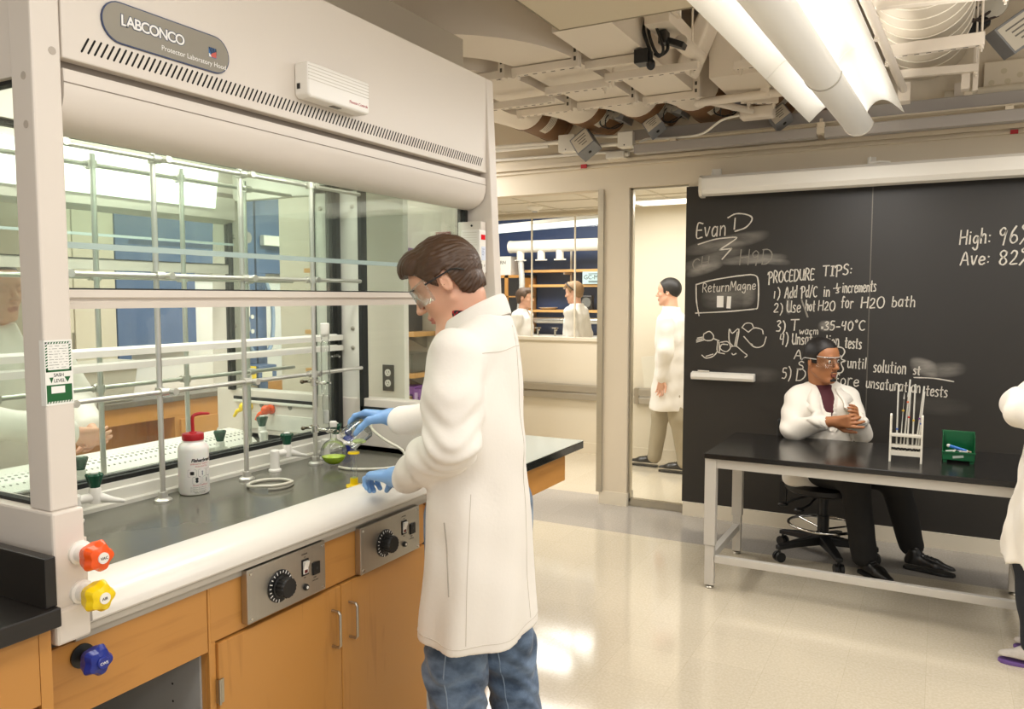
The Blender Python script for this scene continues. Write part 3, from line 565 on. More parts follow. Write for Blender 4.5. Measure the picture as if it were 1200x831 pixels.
    m = MB(); m.box((-2.206, Y0, 1.022), (-2.188, Y1, 1.036)); m.box((-2.206, Y1 - 0.03, 1.036), (-2.188, Y1 - 0.006, 2.05)); m.box((-2.206, Y1 - 0.045, 1.036), (-2.198, Y1 - 0.038, 2.05)); m.box((-2.206, Y0, 2.04), (-2.188, Y1, 2.05)); P('back_gasket', m, RUBBER)
    if not far:
        m = MB(); m.box((-2.2065, Y0, 1.03), (-2.2005, Y1, 2.345)); P('back_glass', m, HOODGLASS)
    for z0, z1 in ((1.403, 1.43), (1.361, 1.385)):
        m = MB(); m.prism([(-2.197, z0 + 0.004), (-2.18, z0), (-2.18, z0 + 0.019), (-2.197, z1)], Y0, Y1 - 0.006, 1)
        if not far: P('back_rail', m, mat('rail_paint', '#f0eee6', 0.3))
    # left and right ends: panels and glass
    m = MB(); m.box((-2.2, 0.91, 2.0), (-1.568, 0.95, 2.385)); P('end_panel', m, HOODP)
    m = MB(); m.box((-2.2, 0.928, 1.165), (-1.568, 0.934, 2.0)); P('end_glass', m, SASHGLASS)
    m = MB(); m.box((-2.2, 0.922, 1.16), (-1.568, 0.94, 1.172)); P('end_gasket', m, RUBBER); m = MB(); m.box((-2.2, 0.922, 1.992), (-1.568, 0.94, 2.002)); P('end_gasket', m, RUBBER)
    m = MB(); m.box((-2.2, 2.578, 0.95), (-1.57, 2.62, 1.115)); m.box((-2.2, 2.578, 1.115), (-2.092, 2.62, 2.05)); m.box((-2.2, 2.578, 2.01), (-1.6, 2.62, 2.34)); m.prism([(-2.08, 1.105), (-1.6, 1.105), (-1.6, 1.118), (-2.07, 1.118)], 2.566, 2.58, 1)
    ep = P('end_panel', m, HOODI, bevel=0.003)
    m = MB()
    for x, z in ((-2.135, 1.452), (-2.135, 1.372), (-2.13, 1.95), (-1.62, 1.85), (-1.62, 1.45)): m.lathe([(0.009, 0), (0.009, 0.004), (0.004, 0.007)], (x, 2.578, z), (0, -1, 0), 10)
    P('screw', m, STEEL, parent=ep)
    m = MB(); m.box((-2.098, 2.57, 1.112), (-2.08, 2.606, 2.02)); m.box((-2.098, 2.57, 1.116), (-1.6, 2.606, 1.132)); P('end_gasket', m, RUBBER)
    m = MB(); m.box((-2.085, 2.59, 1.13), (-1.6, 2.596, 2.02)); P('end_glass', m, glass('end_window', (0.965, 0.985, 0.97), 0.015, 0.2))
    m = MB(); m.box((-1.612, 2.56, 1.16), (-1.6, 2.578, 2.05)); m.box((-1.59, 2.56, 1.16), (-1.578, 2.578, 2.05)); P('sash_track', m, RUBBER)
    # sash
    s = MB(); z0 = 1.556 if not far else 1.685
    s.prism([(-1.565, z0), (-1.562, z0 + 0.014), (-1.572, z0 + 0.018), (-1.572, z0 + 0.021), (-1.562, z0 + 0.024), (-1.562, z0 + 0.04), (-1.6, z0 + 0.04), (-1.6, z0)], Y0 + 0.002, Y1 - 0.01, 1); sh = P('sash_handle', s, HOODP)
    s = MB(); s.box((-1.588, Y0 + 0.002, z0 + 0.04), (-1.582, Y1 - 0.01, 2.0)); P('sash_glass', s, SASHGLASS)
    s = MB(); s.box((-1.63, Y0 + 0.002, 1.695 if not far else 1.82), (-1.625, Y1 - 0.01, 2.02)); P('sash_glass', s, SASHGLASS)
    s = MB(); s.box((-1.632, Y0 + 0.002, 1.684 if not far else 1.81), (-1.623, Y1 - 0.01, 1.697 if not far else 1.82)); P('sash_edge', s, mat('sash_edge', '#cfdde0', 0.15))
    s = MB(); s.box((-1.602, Y0 + 0.002, z0 + 0.04), (-1.58, Y1 - 0.01, z0 + 0.0435)); P('sash_seal', s, RUBBER)
    if not far:
        s = MB(); s.box((-1.57, 0.963, 1.425), (-1.555, 0.972, 1.51)); s.box((-1.56, 0.966, 1.43), (-1.545, 0.98, 1.5)); P('sash_stop', s, BLACK, bevel=0.003)
        s = MB(); s.box((-1.57, 0.9655, 1.565), (-1.56, 0.971, 1.585)); P('sash_stop', s, BLACK)
    # supply knobs on the post base
    for z, K, lt in ((1.075, ORANGE, 'VAC'), (0.995, YELLOW, 'AIR')):
        kn = MB(); c = V3(-1.488, 0.952, z)
        kn.lathe([(0.024, 0), (0.024, 0.006), (0.019, 0.009), (0.017, 0.02), (0.012, 0.022), (0.012, 0.04)], c, (1, 0, 0), 20); fl = P('knob_flange', kn, WHITEP, smooth=40)
        kn = MB(); rings = []
        for h, r, am in ((0.028, 0.014, 0), (0.036, 0.025, 0.06), (0.056, 0.0295, 0.13), (0.07, 0.0235, 0.12), (0.074, 0.014, 0.05)):
            rings.append([c + V3(h, r * (1 + am * math.cos(5 * a)) * math.cos(a), r * (1 + am * math.cos(5 * a)) * math.sin(a)) for a in np.linspace(0, 2 * PI, 41)[:-1]])
        kn.loft(rings); P('supply_knob', kn, K, smooth=25, label=('orange' if K is ORANGE else 'yellow') + ' star-shaped knob')
        kn = MB(); kn.lathe([(0.011, 0.07), (0.011, 0.0765)], c, (1, 0, 0), 20); P('knob_cap', kn, WHITEP)
        if not far:
            lettering('knob_lettering', lt, 0.008, c + V3(0.0767, -0.007, -0.003), (0, 1, 0), (0, 0, 1), INK, H)
    return H
HN = hood(False); HF = hood(True)
# corner plate at the left end of the sill, name plate and marks of the near hood
m = MB(); m.box((-1.56, 0.966, 0.955), (-1.495, 0.972, 1.10)); obj('corner_plate', m, HOODP, HN)
m = MB(); m.box((-1.53, 0.972, 0.92), (-1.505, 0.985, 0.962)); obj('sill_clip', m, GREYTRK, HN)
def pill(y0, y1, z0, z1, x, t):
    r = (z1 - z0) / 2; pts = [(y1 - r + r * math.cos(a), (z0 + z1) / 2 + r * math.sin(a)) for a in np.linspace(-PI / 2, PI / 2, 14)] + [(y0 + r + r * math.cos(a), (z0 + z1) / 2 + r * math.sin(a)) for a in np.linspace(PI / 2, 3 * PI / 2, 14)]
    mb = MB(); mb.prism(pts, x, x + t, 0); return mb
pl = obj('name_plate', pill(1.047, 1.372, 2.098, 2.182, -1.5, 0.0035), mat('plate_rim', '#2c3c63', 0.35), HN)
obj('plate_face', pill(1.0495, 1.3695, 2.1005, 2.1795, -1.4985, 0.0025), mat('plate_face', '#8b867b', 0.32, 0.55), pl)
OUT = mat('letter_outline', '#35415f', 0.4); LETW = mat('letter_white', '#f2f1ee', 0.4)
lo = lettering('plate_lettering', 'LABCONCO', 0.031, (-1.4957, 1.089, 2.1365), (0, 1, 0), (0, 0, 1), OUT, pl, 0.0001, space=0.86, offset=0.0021)
lo = lettering('plate_lettering', 'LABCONCO', 0.031, (-1.4954, 1.089, 2.1365), (0, 1, 0), (0, 0, 1), LETW, pl, 0.0001, space=0.86, offset=0.0006)
lettering('plate_lettering', 'Protector Laboratory Hood', 0.0155, (-1.4957, 1.185, 2.112), (0, 1, 0), (0, 0, 1), LETW, pl, 0.0001)
m = MB(); m.box((-1.4962, 1.312, 2.131), (-1.4956, 1.334, 2.153)); em = obj('emblem', m, mat('emblem_blue', '#2d6aa8', 0.4), pl)
m = MB()
for i in range(4): m.prism([(1.312 + i * 0.006, 2.153), (1.3155 + i * 0.006, 2.153), (1.322 + i * 0.004, 2.138), (1.319 + i * 0.004, 2.138)], -1.4957, -1.4953, 0)
obj('emblem_stripes', m, mat('emblem_dark', '#141c2c', 0.4), em)
m = MB(); m.prism([(1.313, 2.132), (1.333, 2.132), (1.333, 2.146), (1.322, 2.141)], -1.4957, -1.4952, 0); obj('emblem_wedge', m, mat('emblem_red', '#c4574a', 0.4), em)
m = MB(); m.prism([(1.312, 2.1315), (1.319, 2.1315), (1.314, 2.139), (1.312, 2.139)], -1.4956, -1.4951, 0); obj('emblem_mark', m, LETW, em)
# small monitor box on the upper panel
mo = thing('airflow_sensor', 'small white louvred sensor box on the upper panel of the near hood', 'sensor box', (-1.5, 1.71, 2.15))
m = MB(); m.prism([(1.59, 2.105), (1.60, 2.098), (1.835, 2.098), (1.84, 2.105), (1.84, 2.188), (1.59, 2.188)], -1.5, -1.452, 0); bx = obj('case', m, WHITEP, mo, bevel=0.006, seg=3)
m = MB()
for i in range(5): m.box((-1.475, 1.592, 2.143 + i * 0.0085), (-1.4512, 1.838, 2.1445 + i * 0.0085))
obj('louvre_line', m, mat('louvre', '#cfcabd', 0.5), mo)
m = MB(); m.box((-1.49, 1.5885, 2.12), (-1.48, 1.5905, 2.134)); obj('side_port', m, BLACK, mo)
m = MB(); m.box((-1.48, 1.7, 2.0965), (-1.465, 1.735, 2.099)); obj('lens', m, mat('sensor_lens', '#6b675f', 0.3), mo)
lettering('maker_lettering', 'Phoenix Controls', 0.011, (-1.4515, 1.752, 2.115), (0, 1, 0), (0, 0, 1), RED, mo, 0.0002)
# hood monitor on the right post
mn = thing('hood_monitor', 'white airflow monitor with a red display on the right post of the near hood', 'monitor', (-1.55, 2.575, 1.74))
m = MB(); m.box((-1.60, 2.545, 1.618), (-1.5, 2.578, 1.86)); pt = obj('mounting_plate', m, HOODP, mn, bevel=0.002)
m = MB(); m.box((-1.56, 2.498, 1.668), (-1.478, 2.545, 1.826)); obj('case', m, WHITEP, mn, bevel=0.005, seg=3)
m = MB(); m.box((-1.4785, 2.508, 1.79), (-1.4765, 2.536, 1.808)); obj('red_display', m, mat('red_display', '#c3111d', 0.25, emit=0.5), mn, label='red number display')
m = MB(); m.box((-1.4785, 2.51, 1.715), (-1.4765, 2.537, 1.765)); obj('screen', m, mat('lcd_screen', '#dfe6f5', 0.25), mn)
m = MB()
for i in range(4): m.box((-1.4767, 2.512, 1.755 - i * 0.007), (-1.476, 2.53 - 0.004 * (i % 2), 1.7565 - i * 0.007))
obj('screen_text', m, mat('lcd_ink', '#59648c', 0.5), mn)
m = MB()
for y in (2.514, 2.53): m.lathe([(0.005, 0), (0.004, 0.002)], (-1.478, y, 1.697), (1, 0, 0), 12)
obj('button', m, mat('button_grey', '#c9c5bc', 0.5), mn)
m = MB()
for z in (1.635, 1.845): m.lathe([(0.004, 0), (0.004, 0.002)], (-1.54, 2.545, z), (0, -1, 0), 10)
obj('screw', m, INK, pt)
m = MB()
for i in range(6): m.box((-1.55, 2.4975, 1.77 + i * 0.009), (-1.49, 2.4985, 1.7715 + i * 0.009))
obj('louvre_line', m, mat('louvre2', '#cfcabd', 0.5), mn)
# sash level sticker round the left post
st = thing('sash_sticker', 'green and white sash level inspection sticker on the left hood post', 'sticker', (-1.5, 0.93, 1.43))
GRN = mat('sticker_green', '#135c2c', 0.5)
m = MB(); m.box((-1.5, 0.9035, 1.372), (-1.4994, 0.9605, 1.498)); m.box((-1.513, 0.9041, 1.372), (-1.4994, 0.9049, 1.498)); obj('paper', m, mat('sticker_paper', '#efefe9', 0.5), st)
m = MB(); X0 = -1.49935
def fr(y0, y1, z0, z1, x=X0, t=0.0003): m.box((x, y0, z0), (x + t, y1, z1))
fr(0.907, 0.9575, 1.4905, 1.4945); fr(0.907, 0.9575, 1.4365, 1.4405); fr(0.907, 0.911, 1.4365, 1.4945); fr(0.9535, 0.9575, 1.4365, 1.4945); fr(0.907, 0.9575, 1.376, 1.4115)
m.prism([(0.913, 1.426), (0.921, 1.426), (0.917, 1.415)], X0, X0 + 0.0003, 0); m.prism([(0.943, 1.426), (0.955, 1.426), (0.949, 1.415)], X0, X0 + 0.0003, 0)
obj('green_print', m, GRN, st)
m = MB()
for i in range(9): m.prism([(0.909 + i * 0.0055, 1.4908), (0.9115 + i * 0.0055, 1.4908), (0.913 + i * 0.0055, 1.494), (0.9105 + i * 0.0055, 1.494)], X0 + 0.0003, X0 + 0.0006, 0)
for i in range(9): m.prism([(0.907, 1.444 + i * 0.0055), (0.911, 1.446 + i * 0.0055), (0.911, 1.4485 + i * 0.0055), (0.907, 1.4465 + i * 0.0055)], X0 + 0.0003, X0 + 0.0006, 0)
for i in range(9): m.prism([(0.9535, 1.444 + i * 0.0055), (0.9575, 1.446 + i * 0.0055), (0.9575, 1.4485 + i * 0.0055), (0.9535, 1.4465 + i * 0.0055)], X0 + 0.0003, X0 + 0.0006, 0)
for i in range(9): m.prism([(0.909 + i * 0.0055, 1.3762), (0.9115 + i * 0.0055, 1.3762), (0.913 + i * 0.0055, 1.3795), (0.9105 + i * 0.0055, 1.3795)], X0 + 0.0003, X0 + 0.0006, 0)
m.box((X0 + 0.0003, 0.916, 1.395), (X0 + 0.0006, 0.943, 1.4085))
obj('white_print', m, LETW, st)
m = MB(); crr = random.Random(5)
for i in range(9):
    y = 0.914
    while y < 0.95:
        l = crr.uniform(0.003, 0.01); m.box((X0, y, 1.486 - i * 0.0052), (X0 + 0.0003, min(y + l, 0.951), 1.4866 - i * 0.0052)); y += l + crr.uniform(0.001, 0.006)
obj('form_lines', m, INK, st)
lettering('sticker_lettering', 'SASH', 0.0095, (X0 + 0.0002, 0.9215, 1.427), (0, 1, 0), (0, 0, 1), INK, st, 0.0001, space=0.9)
lettering('sticker_lettering', 'LEVEL', 0.0095, (X0 + 0.0002, 0.9215, 1.416), (0, 1, 0), (0, 0, 1), INK, st, 0.0001, space=0.9)

# ---- rod lattices
def lattice(far):
    f = (lambda x: 2 * XM - x) if far else (lambda x: x)
    sh = -0.035 if far else 0
    L = thing('rod_lattice', 'scaffold of metal rods in the far hood behind the glass' if far else 'scaffold of shiny metal rods standing on the near hood worktop', 'rod scaffold', (f(-2.09), 1.9, 0.95), 'hood rod scaffolds')
    ys = (1.3, 1.618, 1.95, 2.262); xs = (-2.10, -2.098, -2.092, -2.062)
    M_ = ALU
    for y, x in zip(ys, xs):
        if far and y < 1.5: continue
        m = MB(); m.cyl((f(x), y + sh, 0.95), (f(x), y + sh, 2.025), 0.0085, n=14); obj('upright_rod', m, M_, L, smooth=40)
        m = MB(); m.lathe([(0.027, 0), (0.027, 0.006), (0.022, 0.01), (0.015, 0.012), (0.014, 0.03), (0.009, 0.031)], (f(x), y + sh, 0.95), n=24); obj('floor_flange', m, M_, L, smooth=35)
    for z in (1.993, 1.645, 1.292):
        m = MB(); m.cyl((f(-2.082), 1.285, z), (f(-2.078), 2.56 if not far else 2.46, z), 0.0075, n=12); obj('cross_rod', m, M_, L, smooth=40)
        for y, x in zip(ys, xs):
            m = MB(); m.cyl((f(x), y + sh, z - 0.012), (f(x), y + sh, z + 0.012), 0.0135, n=14); m.cyl((f(-2.08), y + sh - 0.014, z), (f(-2.08), y + sh + 0.014, z), 0.0125, n=14); m.cyl((f(-2.08), y + sh + 0.018, z), (f(-2.052), y + sh + 0.018, z), 0.009, n=12)
            m.lathe([(0.006, 0), (0.011, 0.004), (0.011, 0.01)], (f(-2.056), y + sh + 0.018, z), (1 if not far else -1, 0, 0), 12)
            obj('rod_clamp', m, ALU, L, smooth=40)
lattice(False); lattice(True)

# ---- turret valves
def turret(x, y, rz, lb, mir=1):
    T = thing('turret_valve', lb, 'valve', (x, y, 0.95), 'green handled turret valves', rz)
    m = MB(); m.lathe([(0.023, 0), (0.023, 0.006), (0.017, 0.01), (0.0165, 0.055), (0.0165, 0.074), (0.013, 0.078)], n=20); m.cyl((0, 0, 0.062), (0, 0.05, 0.062), 0.013, n=16); obj('column', m, WHITEP, T, smooth=40, local=True)
    m = MB(); m.lathe([(0.015, 0.045), (0.0165, 0.055), (0.0165, 0.085), (0.014, 0.09)], (0, 0.055, 0), n=20); m.tube([(0, 0.06, 0.062), (0.006, 0.085, 0.052), (0.01, 0.105, 0.045), (0.014, 0.13, 0.038)], [0.015, 0.0115, 0.008, 0.0055], 14); obj('nozzle', m, WHITEP, T, smooth=40, local=True)
    m = MB(); rings = []
    for h, r, am in ((0.088, 0.013, 0.0), (0.094, 0.014, 0.05), (0.125, 0.0225, 0.1), (0.13, 0.02, 0.1), (0.131, 0.012, 0.05)):
        rings.append([(r * (1 + am * math.cos(6 * a)) * math.cos(a), 0.055 + r * (1 + am * math.cos(6 * a)) * math.sin(a), h) for a in np.linspace(0, 2 * PI, 49)[:-1]])
    m.loft(rings); obj('handle', m, GREEN, T, smooth=30, local=True, label='dark green faceted handle')
    m = MB(); m.lathe([(0.011, 0.13), (0.011, 0.134), (0.007, 0.135)], (0, 0.055, 0), n=16); obj('cap', m, WHITEP, T, local=True)
turret(-2.11, 2.10, -0.15, 'white valve with dark green handle beside the rod near the round flask')
turret(-2.115, 1.345, -0.2, 'white valve with dark green handle just right of the left hood post')
turret(2 * XM + 2.08, 1.47, 0.2, 'far green handled valve behind the glass, beside the leftmost perforated sill')
turret(2 * XM + 2.07, 2.03, 0.2, 'far green handled valve behind the glass, to the right of the wash bottle')
turret(2 * XM + 1.98, 2.38, 0.9, 'far green handled valve behind the glass, under the orange faucet')

# ---- faucets and gauges on the far hood end wall
for x, z, K, lb in ((-2.735, 1.09, YELLOW, 'yellow gas faucet on the far hood end wall'), (-2.6, 1.085, ORANGE, 'orange gas faucet on the far hood end wall')):
    F_ = thing('gas_faucet', lb, 'faucet', (x, 2.578, z), 'gas faucets of the far hood')
    m = MB(); m.lathe([(0.022, 0), (0.022, 0.008), (0.012, 0.012), (0.012, 0.03)], (x, 2.578, z), (0, -1, 0), 16); m.sphere((x, 2.54, z), 0.021, 14); obj('body', m, K, F_, smooth=50)
    m = MB(); m.tube([(x, 2.54, z - 0.005), (x - 0.03, 2.53, z - 0.02), (x - 0.045, 2.525, z - 0.045)], [0.012, 0.009, 0.006], 12); obj('nozzle', m, K, F_, smooth=50)
for x in (-2.66, -2.49):
    m = MB(); m.lathe([(0.013, 0), (0.013, 0.003), (0.011, 0.004)], (x, 2.578, 1.1), (0, -1, 0), 18); o = obj('hole_plug', m, mat('dark_plug', '#77786f', 0.5), HF)
m = MB(); m.box((-2.74, 2.572, 0.99), (-2.36, 2.579, 1.062)); obj('access_panel', m, HOODI, HF, bevel=0.002)
# ================================================================== CASEWORK
bc = thing('base_cabinet', 'maple base cabinet under the near fume hood with two doors and a knee space', 'cabinet', (-1.85, 1.55, 0))
m = MB(); FX = -1.545
m.box((-2.2, 0.895, 0.1), (FX, 0.91, 0.879)); m.box((-2.2, 1.296, 0.1), (FX, 1.318, 0.879)); m.box((-2.2, 2.19, 0.1), (FX, 2.212, 0.879)); m.box((-2.2, 0.91, 0.1), (-2.18, 2.19, 0.879)); m.box((-2.2, 1.318, 0.1), (FX, 2.19, 0.12)); m.box((-2.15, 1.318, 0.0), (-1.6, 2.19, 0.1))
obj('carcass', m, MAPLE, bc)
m = MB(); m.box((-2.18, 0.911, 0.0), (-1.56, 0.916, 0.72)); m.box((-2.18, 1.290, 0.0), (-1.56, 1.2955, 0.722)); m.box((-2.18, 0.916, 0.0), (-2.17, 1.29, 0.72)); sp = obj('knee_space_lining', m, GREYLAM, bc, label='grey lining of the open knee space')
m = MB()
for z in np.arange(0.3, 0.7, 0.045):
    for x in (-1.66, -2.0): m.lathe([(0.003, 0), (0.003, 0.0006)], (x, 1.29, z), (0, -1, 0), 8)
obj('shelf_pin_holes', m, DARK, sp)
m = MB(); m.box((FX, 0.912, 0.722), (-1.532, 1.294, 0.879)); obj('apron_panel', m, MAPLEH, bc, bevel=0.002)
m = MB(); m.box((FX, 1.302, 0.74), (-1.532, 2.205, 0.879)); obj('apron_panel', m, MAPLEH, bc, bevel=0.002)
m = MB(); m.box((FX, 1.297, 0.1), (-1.533, 1.317, 0.879)); obj('face_stile', m, MAPLE, bc, bevel=0.0015)
for y0, y1, hy in ((1.318, 1.7685, 1.73), (1.7715, 2.208, 1.806)):
    m = MB(); m.box((FX, y0, 0.12), (-1.525, y1, 0.735)); d = obj('door', m, MAPLE, bc, bevel=0.0025)
    m = MB(); m.tube([(-1.525, hy, 0.672), (-1.502, hy, 0.672), (-1.495, hy, 0.664), (-1.495, hy, 0.574), (-1.502, hy, 0.566), (-1.525, hy, 0.566)], 0.0045, 10); obj('handle', m, STEEL, d, smooth=40)
    hs = y0 - 0.004 if hy < 1.75 else y1 - 0.006
    m = MB()
    m.box((-1.54, hs, 0.585), (-1.522, hs + 0.016, 0.645)); m.cyl((-1.521, hs + 0.002, 0.583), (-1.521, hs + 0.002, 0.647), 0.004, n=8); obj('hinge', m, STEEL, d)
def control_panel(y0, y1, z0, z1, lb):
    C_ = thing('control_panel', lb, 'control panel', (-1.53, (y0 + y1) / 2, z0), 'steel hood control panels')
    X = -1.508; w = y1 - y0
    m = MB(); m.box((-1.531, y0, z0), (X, y1, z1)); obj('plate', m, BRUSH, C_, bevel=0.0025)
    m = MB()
    for y in (y0 + 0.012, y1 - 0.012):
        for z in (z0 + 0.012, z1 - 0.012): m.lathe([(0.0045, 0), (0.0035, 0.002)], (X, y, z), (1, 0, 0), 10)
    obj('screw', m, CHROME, C_)
    c = V3(X, y0 + w * 0.385, (z0 + z1) / 2 - 0.004)
    m = MB(); m.lathe([(0.043, 0), (0.043, 0.003), (0.04, 0.005)], c, (1, 0, 0), 40); ds = obj('dial_skirt', m, BLACK, C_)
    m = MB()
    for k in range(22):
        a = 2 * PI * k / 22 + 0.2
        if 4.5 < a % (2 * PI) < 4.95: continue
        u = V3(0, math.cos(a), math.sin(a)); m.obox(c + u * 0.038 + V3(0.0052, 0, 0), [(1, 0, 0), u, np.cross((1, 0, 0), u)], (0.0004, 0.003 if k % 3 else 0.0045, 0.0012))
    obj('dial_marks', m, LETW, ds)
    m = MB(); rings = []
    for h, r in ((0.004, 0.03), (0.008, 0.03), (0.01, 0.025), (0.032, 0.0265), (0.036, 0.024)):
        rings.append([c + V3(h, r * (1 + (0.035 * math.cos(16 * a) if h > 0.009 else 0)) * math.cos(a), r * (1 + (0.035 * math.cos(16 * a) if h > 0.009 else 0)) * math.sin(a)) for a in np.linspace(0, 2 * PI, 97)[:-1]])
    m.loft(rings); kb = obj('dial_knob', m, BLACK, C_, smooth=30)
    yb = y0 + w * 0.715
    m = MB(); m.box((X, yb - 0.013, z1 - 0.075), (X + 0.002, yb + 0.013, z1 - 0.03)); sw = obj('switch_frame', m, BLACK, C_)
    m = MB(); m.prism([(X + 0.002, z1 - 0.07), (X + 0.004, z1 - 0.07), (X + 0.0045, z1 - 0.055), (X + 0.011, z1 - 0.036), (X + 0.002, z1 - 0.035)], yb - 0.009, yb + 0.009, 1); obj('rocker', m, WHITEP, sw)
    m = MB(); m.box((X + 0.004, yb - 0.006, z1 - 0.068), (X + 0.0048, yb + 0.006, z1 - 0.059)); obj('switch_lamp', m, mat('lamp_red', '#5e1210', 0.3), sw)
    yo = y0 + w * 0.862
    m = MB(); m.box((X, yo - 0.014, z1 - 0.085), (X + 0.005, yo + 0.014, z1 - 0.05)); oo = obj('outlet', m, BLACK, C_, bevel=0.002)
    m = MB(); m.box((X + 0.005, yo - 0.003, z1 - 0.07), (X + 0.0055, yo + 0.003, z1 - 0.064)); obj('outlet_hole', m, mat('outlet_grey', '#3a3a3a', 0.5), oo)
    m = MB(); m.lathe([(0.009, 0), (0.009, 0.004), (0.0075, 0.008)], (X, yb, z1 - 0.108), (1, 0, 0), 18); fu = obj('fuse_cap', m, BLACK, C_)
    m = MB(); m.lathe([(0.004, 0.008), (0.004, 0.0095)], (X, yb, z1 - 0.108), (1, 0, 0), 12); obj('fuse_lens', m, WHITEP, fu)
    lettering('panel_lettering', 'POWER', 0.0065, (X + 0.0003, yb - 0.012, z1 - 0.018), (0, 1, 0), (0, 0, 1), INK, C_, 0.0001)
    lettering('panel_lettering', 'ON', 0.005, (X + 0.0003, yb - 0.004, z1 - 0.026), (0, 1, 0), (0, 0, 1), INK, C_, 0.0001)
    lettering('panel_lettering', 'OFF', 0.005, (X + 0.0003, yb - 0.005, z1 - 0.083), (0, 1, 0), (0, 0, 1), INK, C_, 0.0001)
    lettering('panel_lettering', '120V', 0.006, (X + 0.0003, yo - 0.01, z1 - 0.094), (0, 1, 0), (0, 0, 1), INK, C_, 0.0001)
    lettering('panel_lettering', '7 AMP MAX', 0.005, (X + 0.0003, yo - 0.016, z1 - 0.102), (0, 1, 0), (0, 0, 1), INK, C_, 0.0001)
control_panel(1.398, 1.686, 0.755, 0.895, 'brushed steel control panel with black dial above the left cabinet door')
control_panel(1.842, 2.148, 0.743, 0.888, 'brushed steel control panel with black dial nearest the standing man')
# blue knob on the apron
bk = thing('water_knob', 'dark blue star-shaped knob on the maple apron under the hood', 'knob', (-1.53, 0.975, 0.845))
c = V3(-1.53, 0.975, 0.845)
m = MB(); m.lathe([(0.025, 0), (0.025, 0.004), (0.018, 0.006), (0.011, 0.008), (0.011, 0.024)], c, (1, 0, 0), 24); obj('flange', m, BLACK, bk, smooth=40)
m = MB(); rings = []
for h, r, am in ((0.022, 0.014, 0), (0.03, 0.024, 0.06), (0.05, 0.0295, 0.14), (0.063, 0.0235, 0.12), (0.067, 0.014, 0.05)):
    rings.append([c + V3(h, r * (1 + am * math.cos(5 * a + 0.5)) * math.cos(a), r * (1 + am * math.cos(5 * a + 0.5)) * math.sin(a)) for a in np.linspace(0, 2 * PI, 41)[:-1]])
m.loft(rings); kk = obj('handle', m, BLUEK, bk, smooth=25)
m = MB(); m.lathe([(0.0125, 0.064), (0.0125, 0.07), (0.011, 0.072)], c, (1, 0, 0), 20); obj('cap', m, BLUEK, kk)
lettering('knob_lettering', 'CWS', 0.008, c + V3(0.0722, -0.0085, -0.003), (0, 1, 0), (0, 0, 1), LETW, kk)
# bench at the left edge
lb = thing('sink_bench', 'black resin bench top with raised side splash on a maple cabinet beside the hood', 'bench', (-1.8, 0.3, 0))
m = MB(); m.box((-2.2, -0.9, 0.955), (-1.45, 0.888, 0.993)); obj('top', m, BLACKTOP, lb, bevel=0.003)
m = MB(); m.box((-2.2, 0.866, 0.993), (-1.462, 0.888, 1.09)); obj('side_splash', m, BLACKTOP, lb, bevel=0.002)
m = MB(); m.box((-2.19, -0.9, 0.0), (-1.5, 0.885, 0.953)); m.box((-1.5, 0.862, 0.08), (-1.483, 0.885, 0.953)); obj('cabinet_body', m, MAPLE, lb)
m = MB(); m.box((-1.5, 0.3, 0.805), (-1.48, 0.86, 0.945)); obj('drawer_front', m, MAPLEH, lb, bevel=0.002)
m = MB(); m.box((-1.5, 0.3, 0.1), (-1.486, 0.86, 0.795)); obj('door', m, MAPLE, lb, bevel=0.002)
# bench beyond the hood
rb = thing('lab_bench', 'glossy black bench top on maple apron beyond the fume hood', 'bench', (-1.85, 3.06, 0))
GLOSSTOP = mat('glossy_black_top', '#20221f', 0.1, coat=0.5, spec=0.8)
m = MB(); m.box((-2.07, 2.66, 0.862), (-1.475, 3.46, 0.897)); obj('top', m, GLOSSTOP, rb, bevel=0.003)
m = MB(); m.box((-2.07, 2.662, 0.897), (-1.477, 3.458, 0.9)); obj('top_sheet', m, mat('pale_laminate', '#cfd3c6', 0.12), rb, label='pale green-white top surface')
m = MB(); m.box((-2.07, 2.68, 0.72), (-1.53, 3.37, 0.862)); obj('apron', m, MAPLEH, rb, bevel=0.002)
m = MB(); m.box((-2.07, 2.7, 0), (-1.95, 3.35, 0.72)); obj('cabinet_body', m, MAPLE, rb)
# grey pump cabinet and pump under the hood end
gc = thing('pump_cabinet', 'low grey cabinet on the floor behind the standing man', 'cabinet', (-1.8, 2.42, 0))
m = MB(); m.box((-2.15, 2.235, 0.06), (-1.55, 2.62, 0.42)); obj('body', m, GREYLAM, gc, bevel=0.003)
m = MB(); m.box((-2.15, 2.225, 0.0), (-1.54, 2.63, 0.06)); obj('plinth', m, MAPLEH, gc)
m = MB(); m.box((-1.552, 2.24, 0.28), (-1.545, 2.25, 0.36)); obj('hinge', m, STEEL, gc)
pu = thing('vacuum_pump', 'dark vacuum pump with a black hose on the low grey cabinet', 'pump', (-1.75, 2.42, 0.42))
m = MB(); m.box((-1.95, 2.28, 0.42), (-1.6, 2.58, 0.45)); m.box((-1.92, 2.3, 0.45), (-1.64, 2.56, 0.6)); obj('body', m, mat('pump_body', '#3b3d38', 0.45, 0.4), pu, bevel=0.01)
m = MB(); m.tube(bez([(-1.66, 2.33, 0.6), (-1.6, 2.3, 0.7), (-1.59, 2.29, 0.6), (-1.6, 2.27, 0.53), (-1.63, 2.28, 0.6), (-1.64, 2.3, 0.8)], 8), 0.008, 10); obj('hose', m, BLACK, pu, smooth=40)

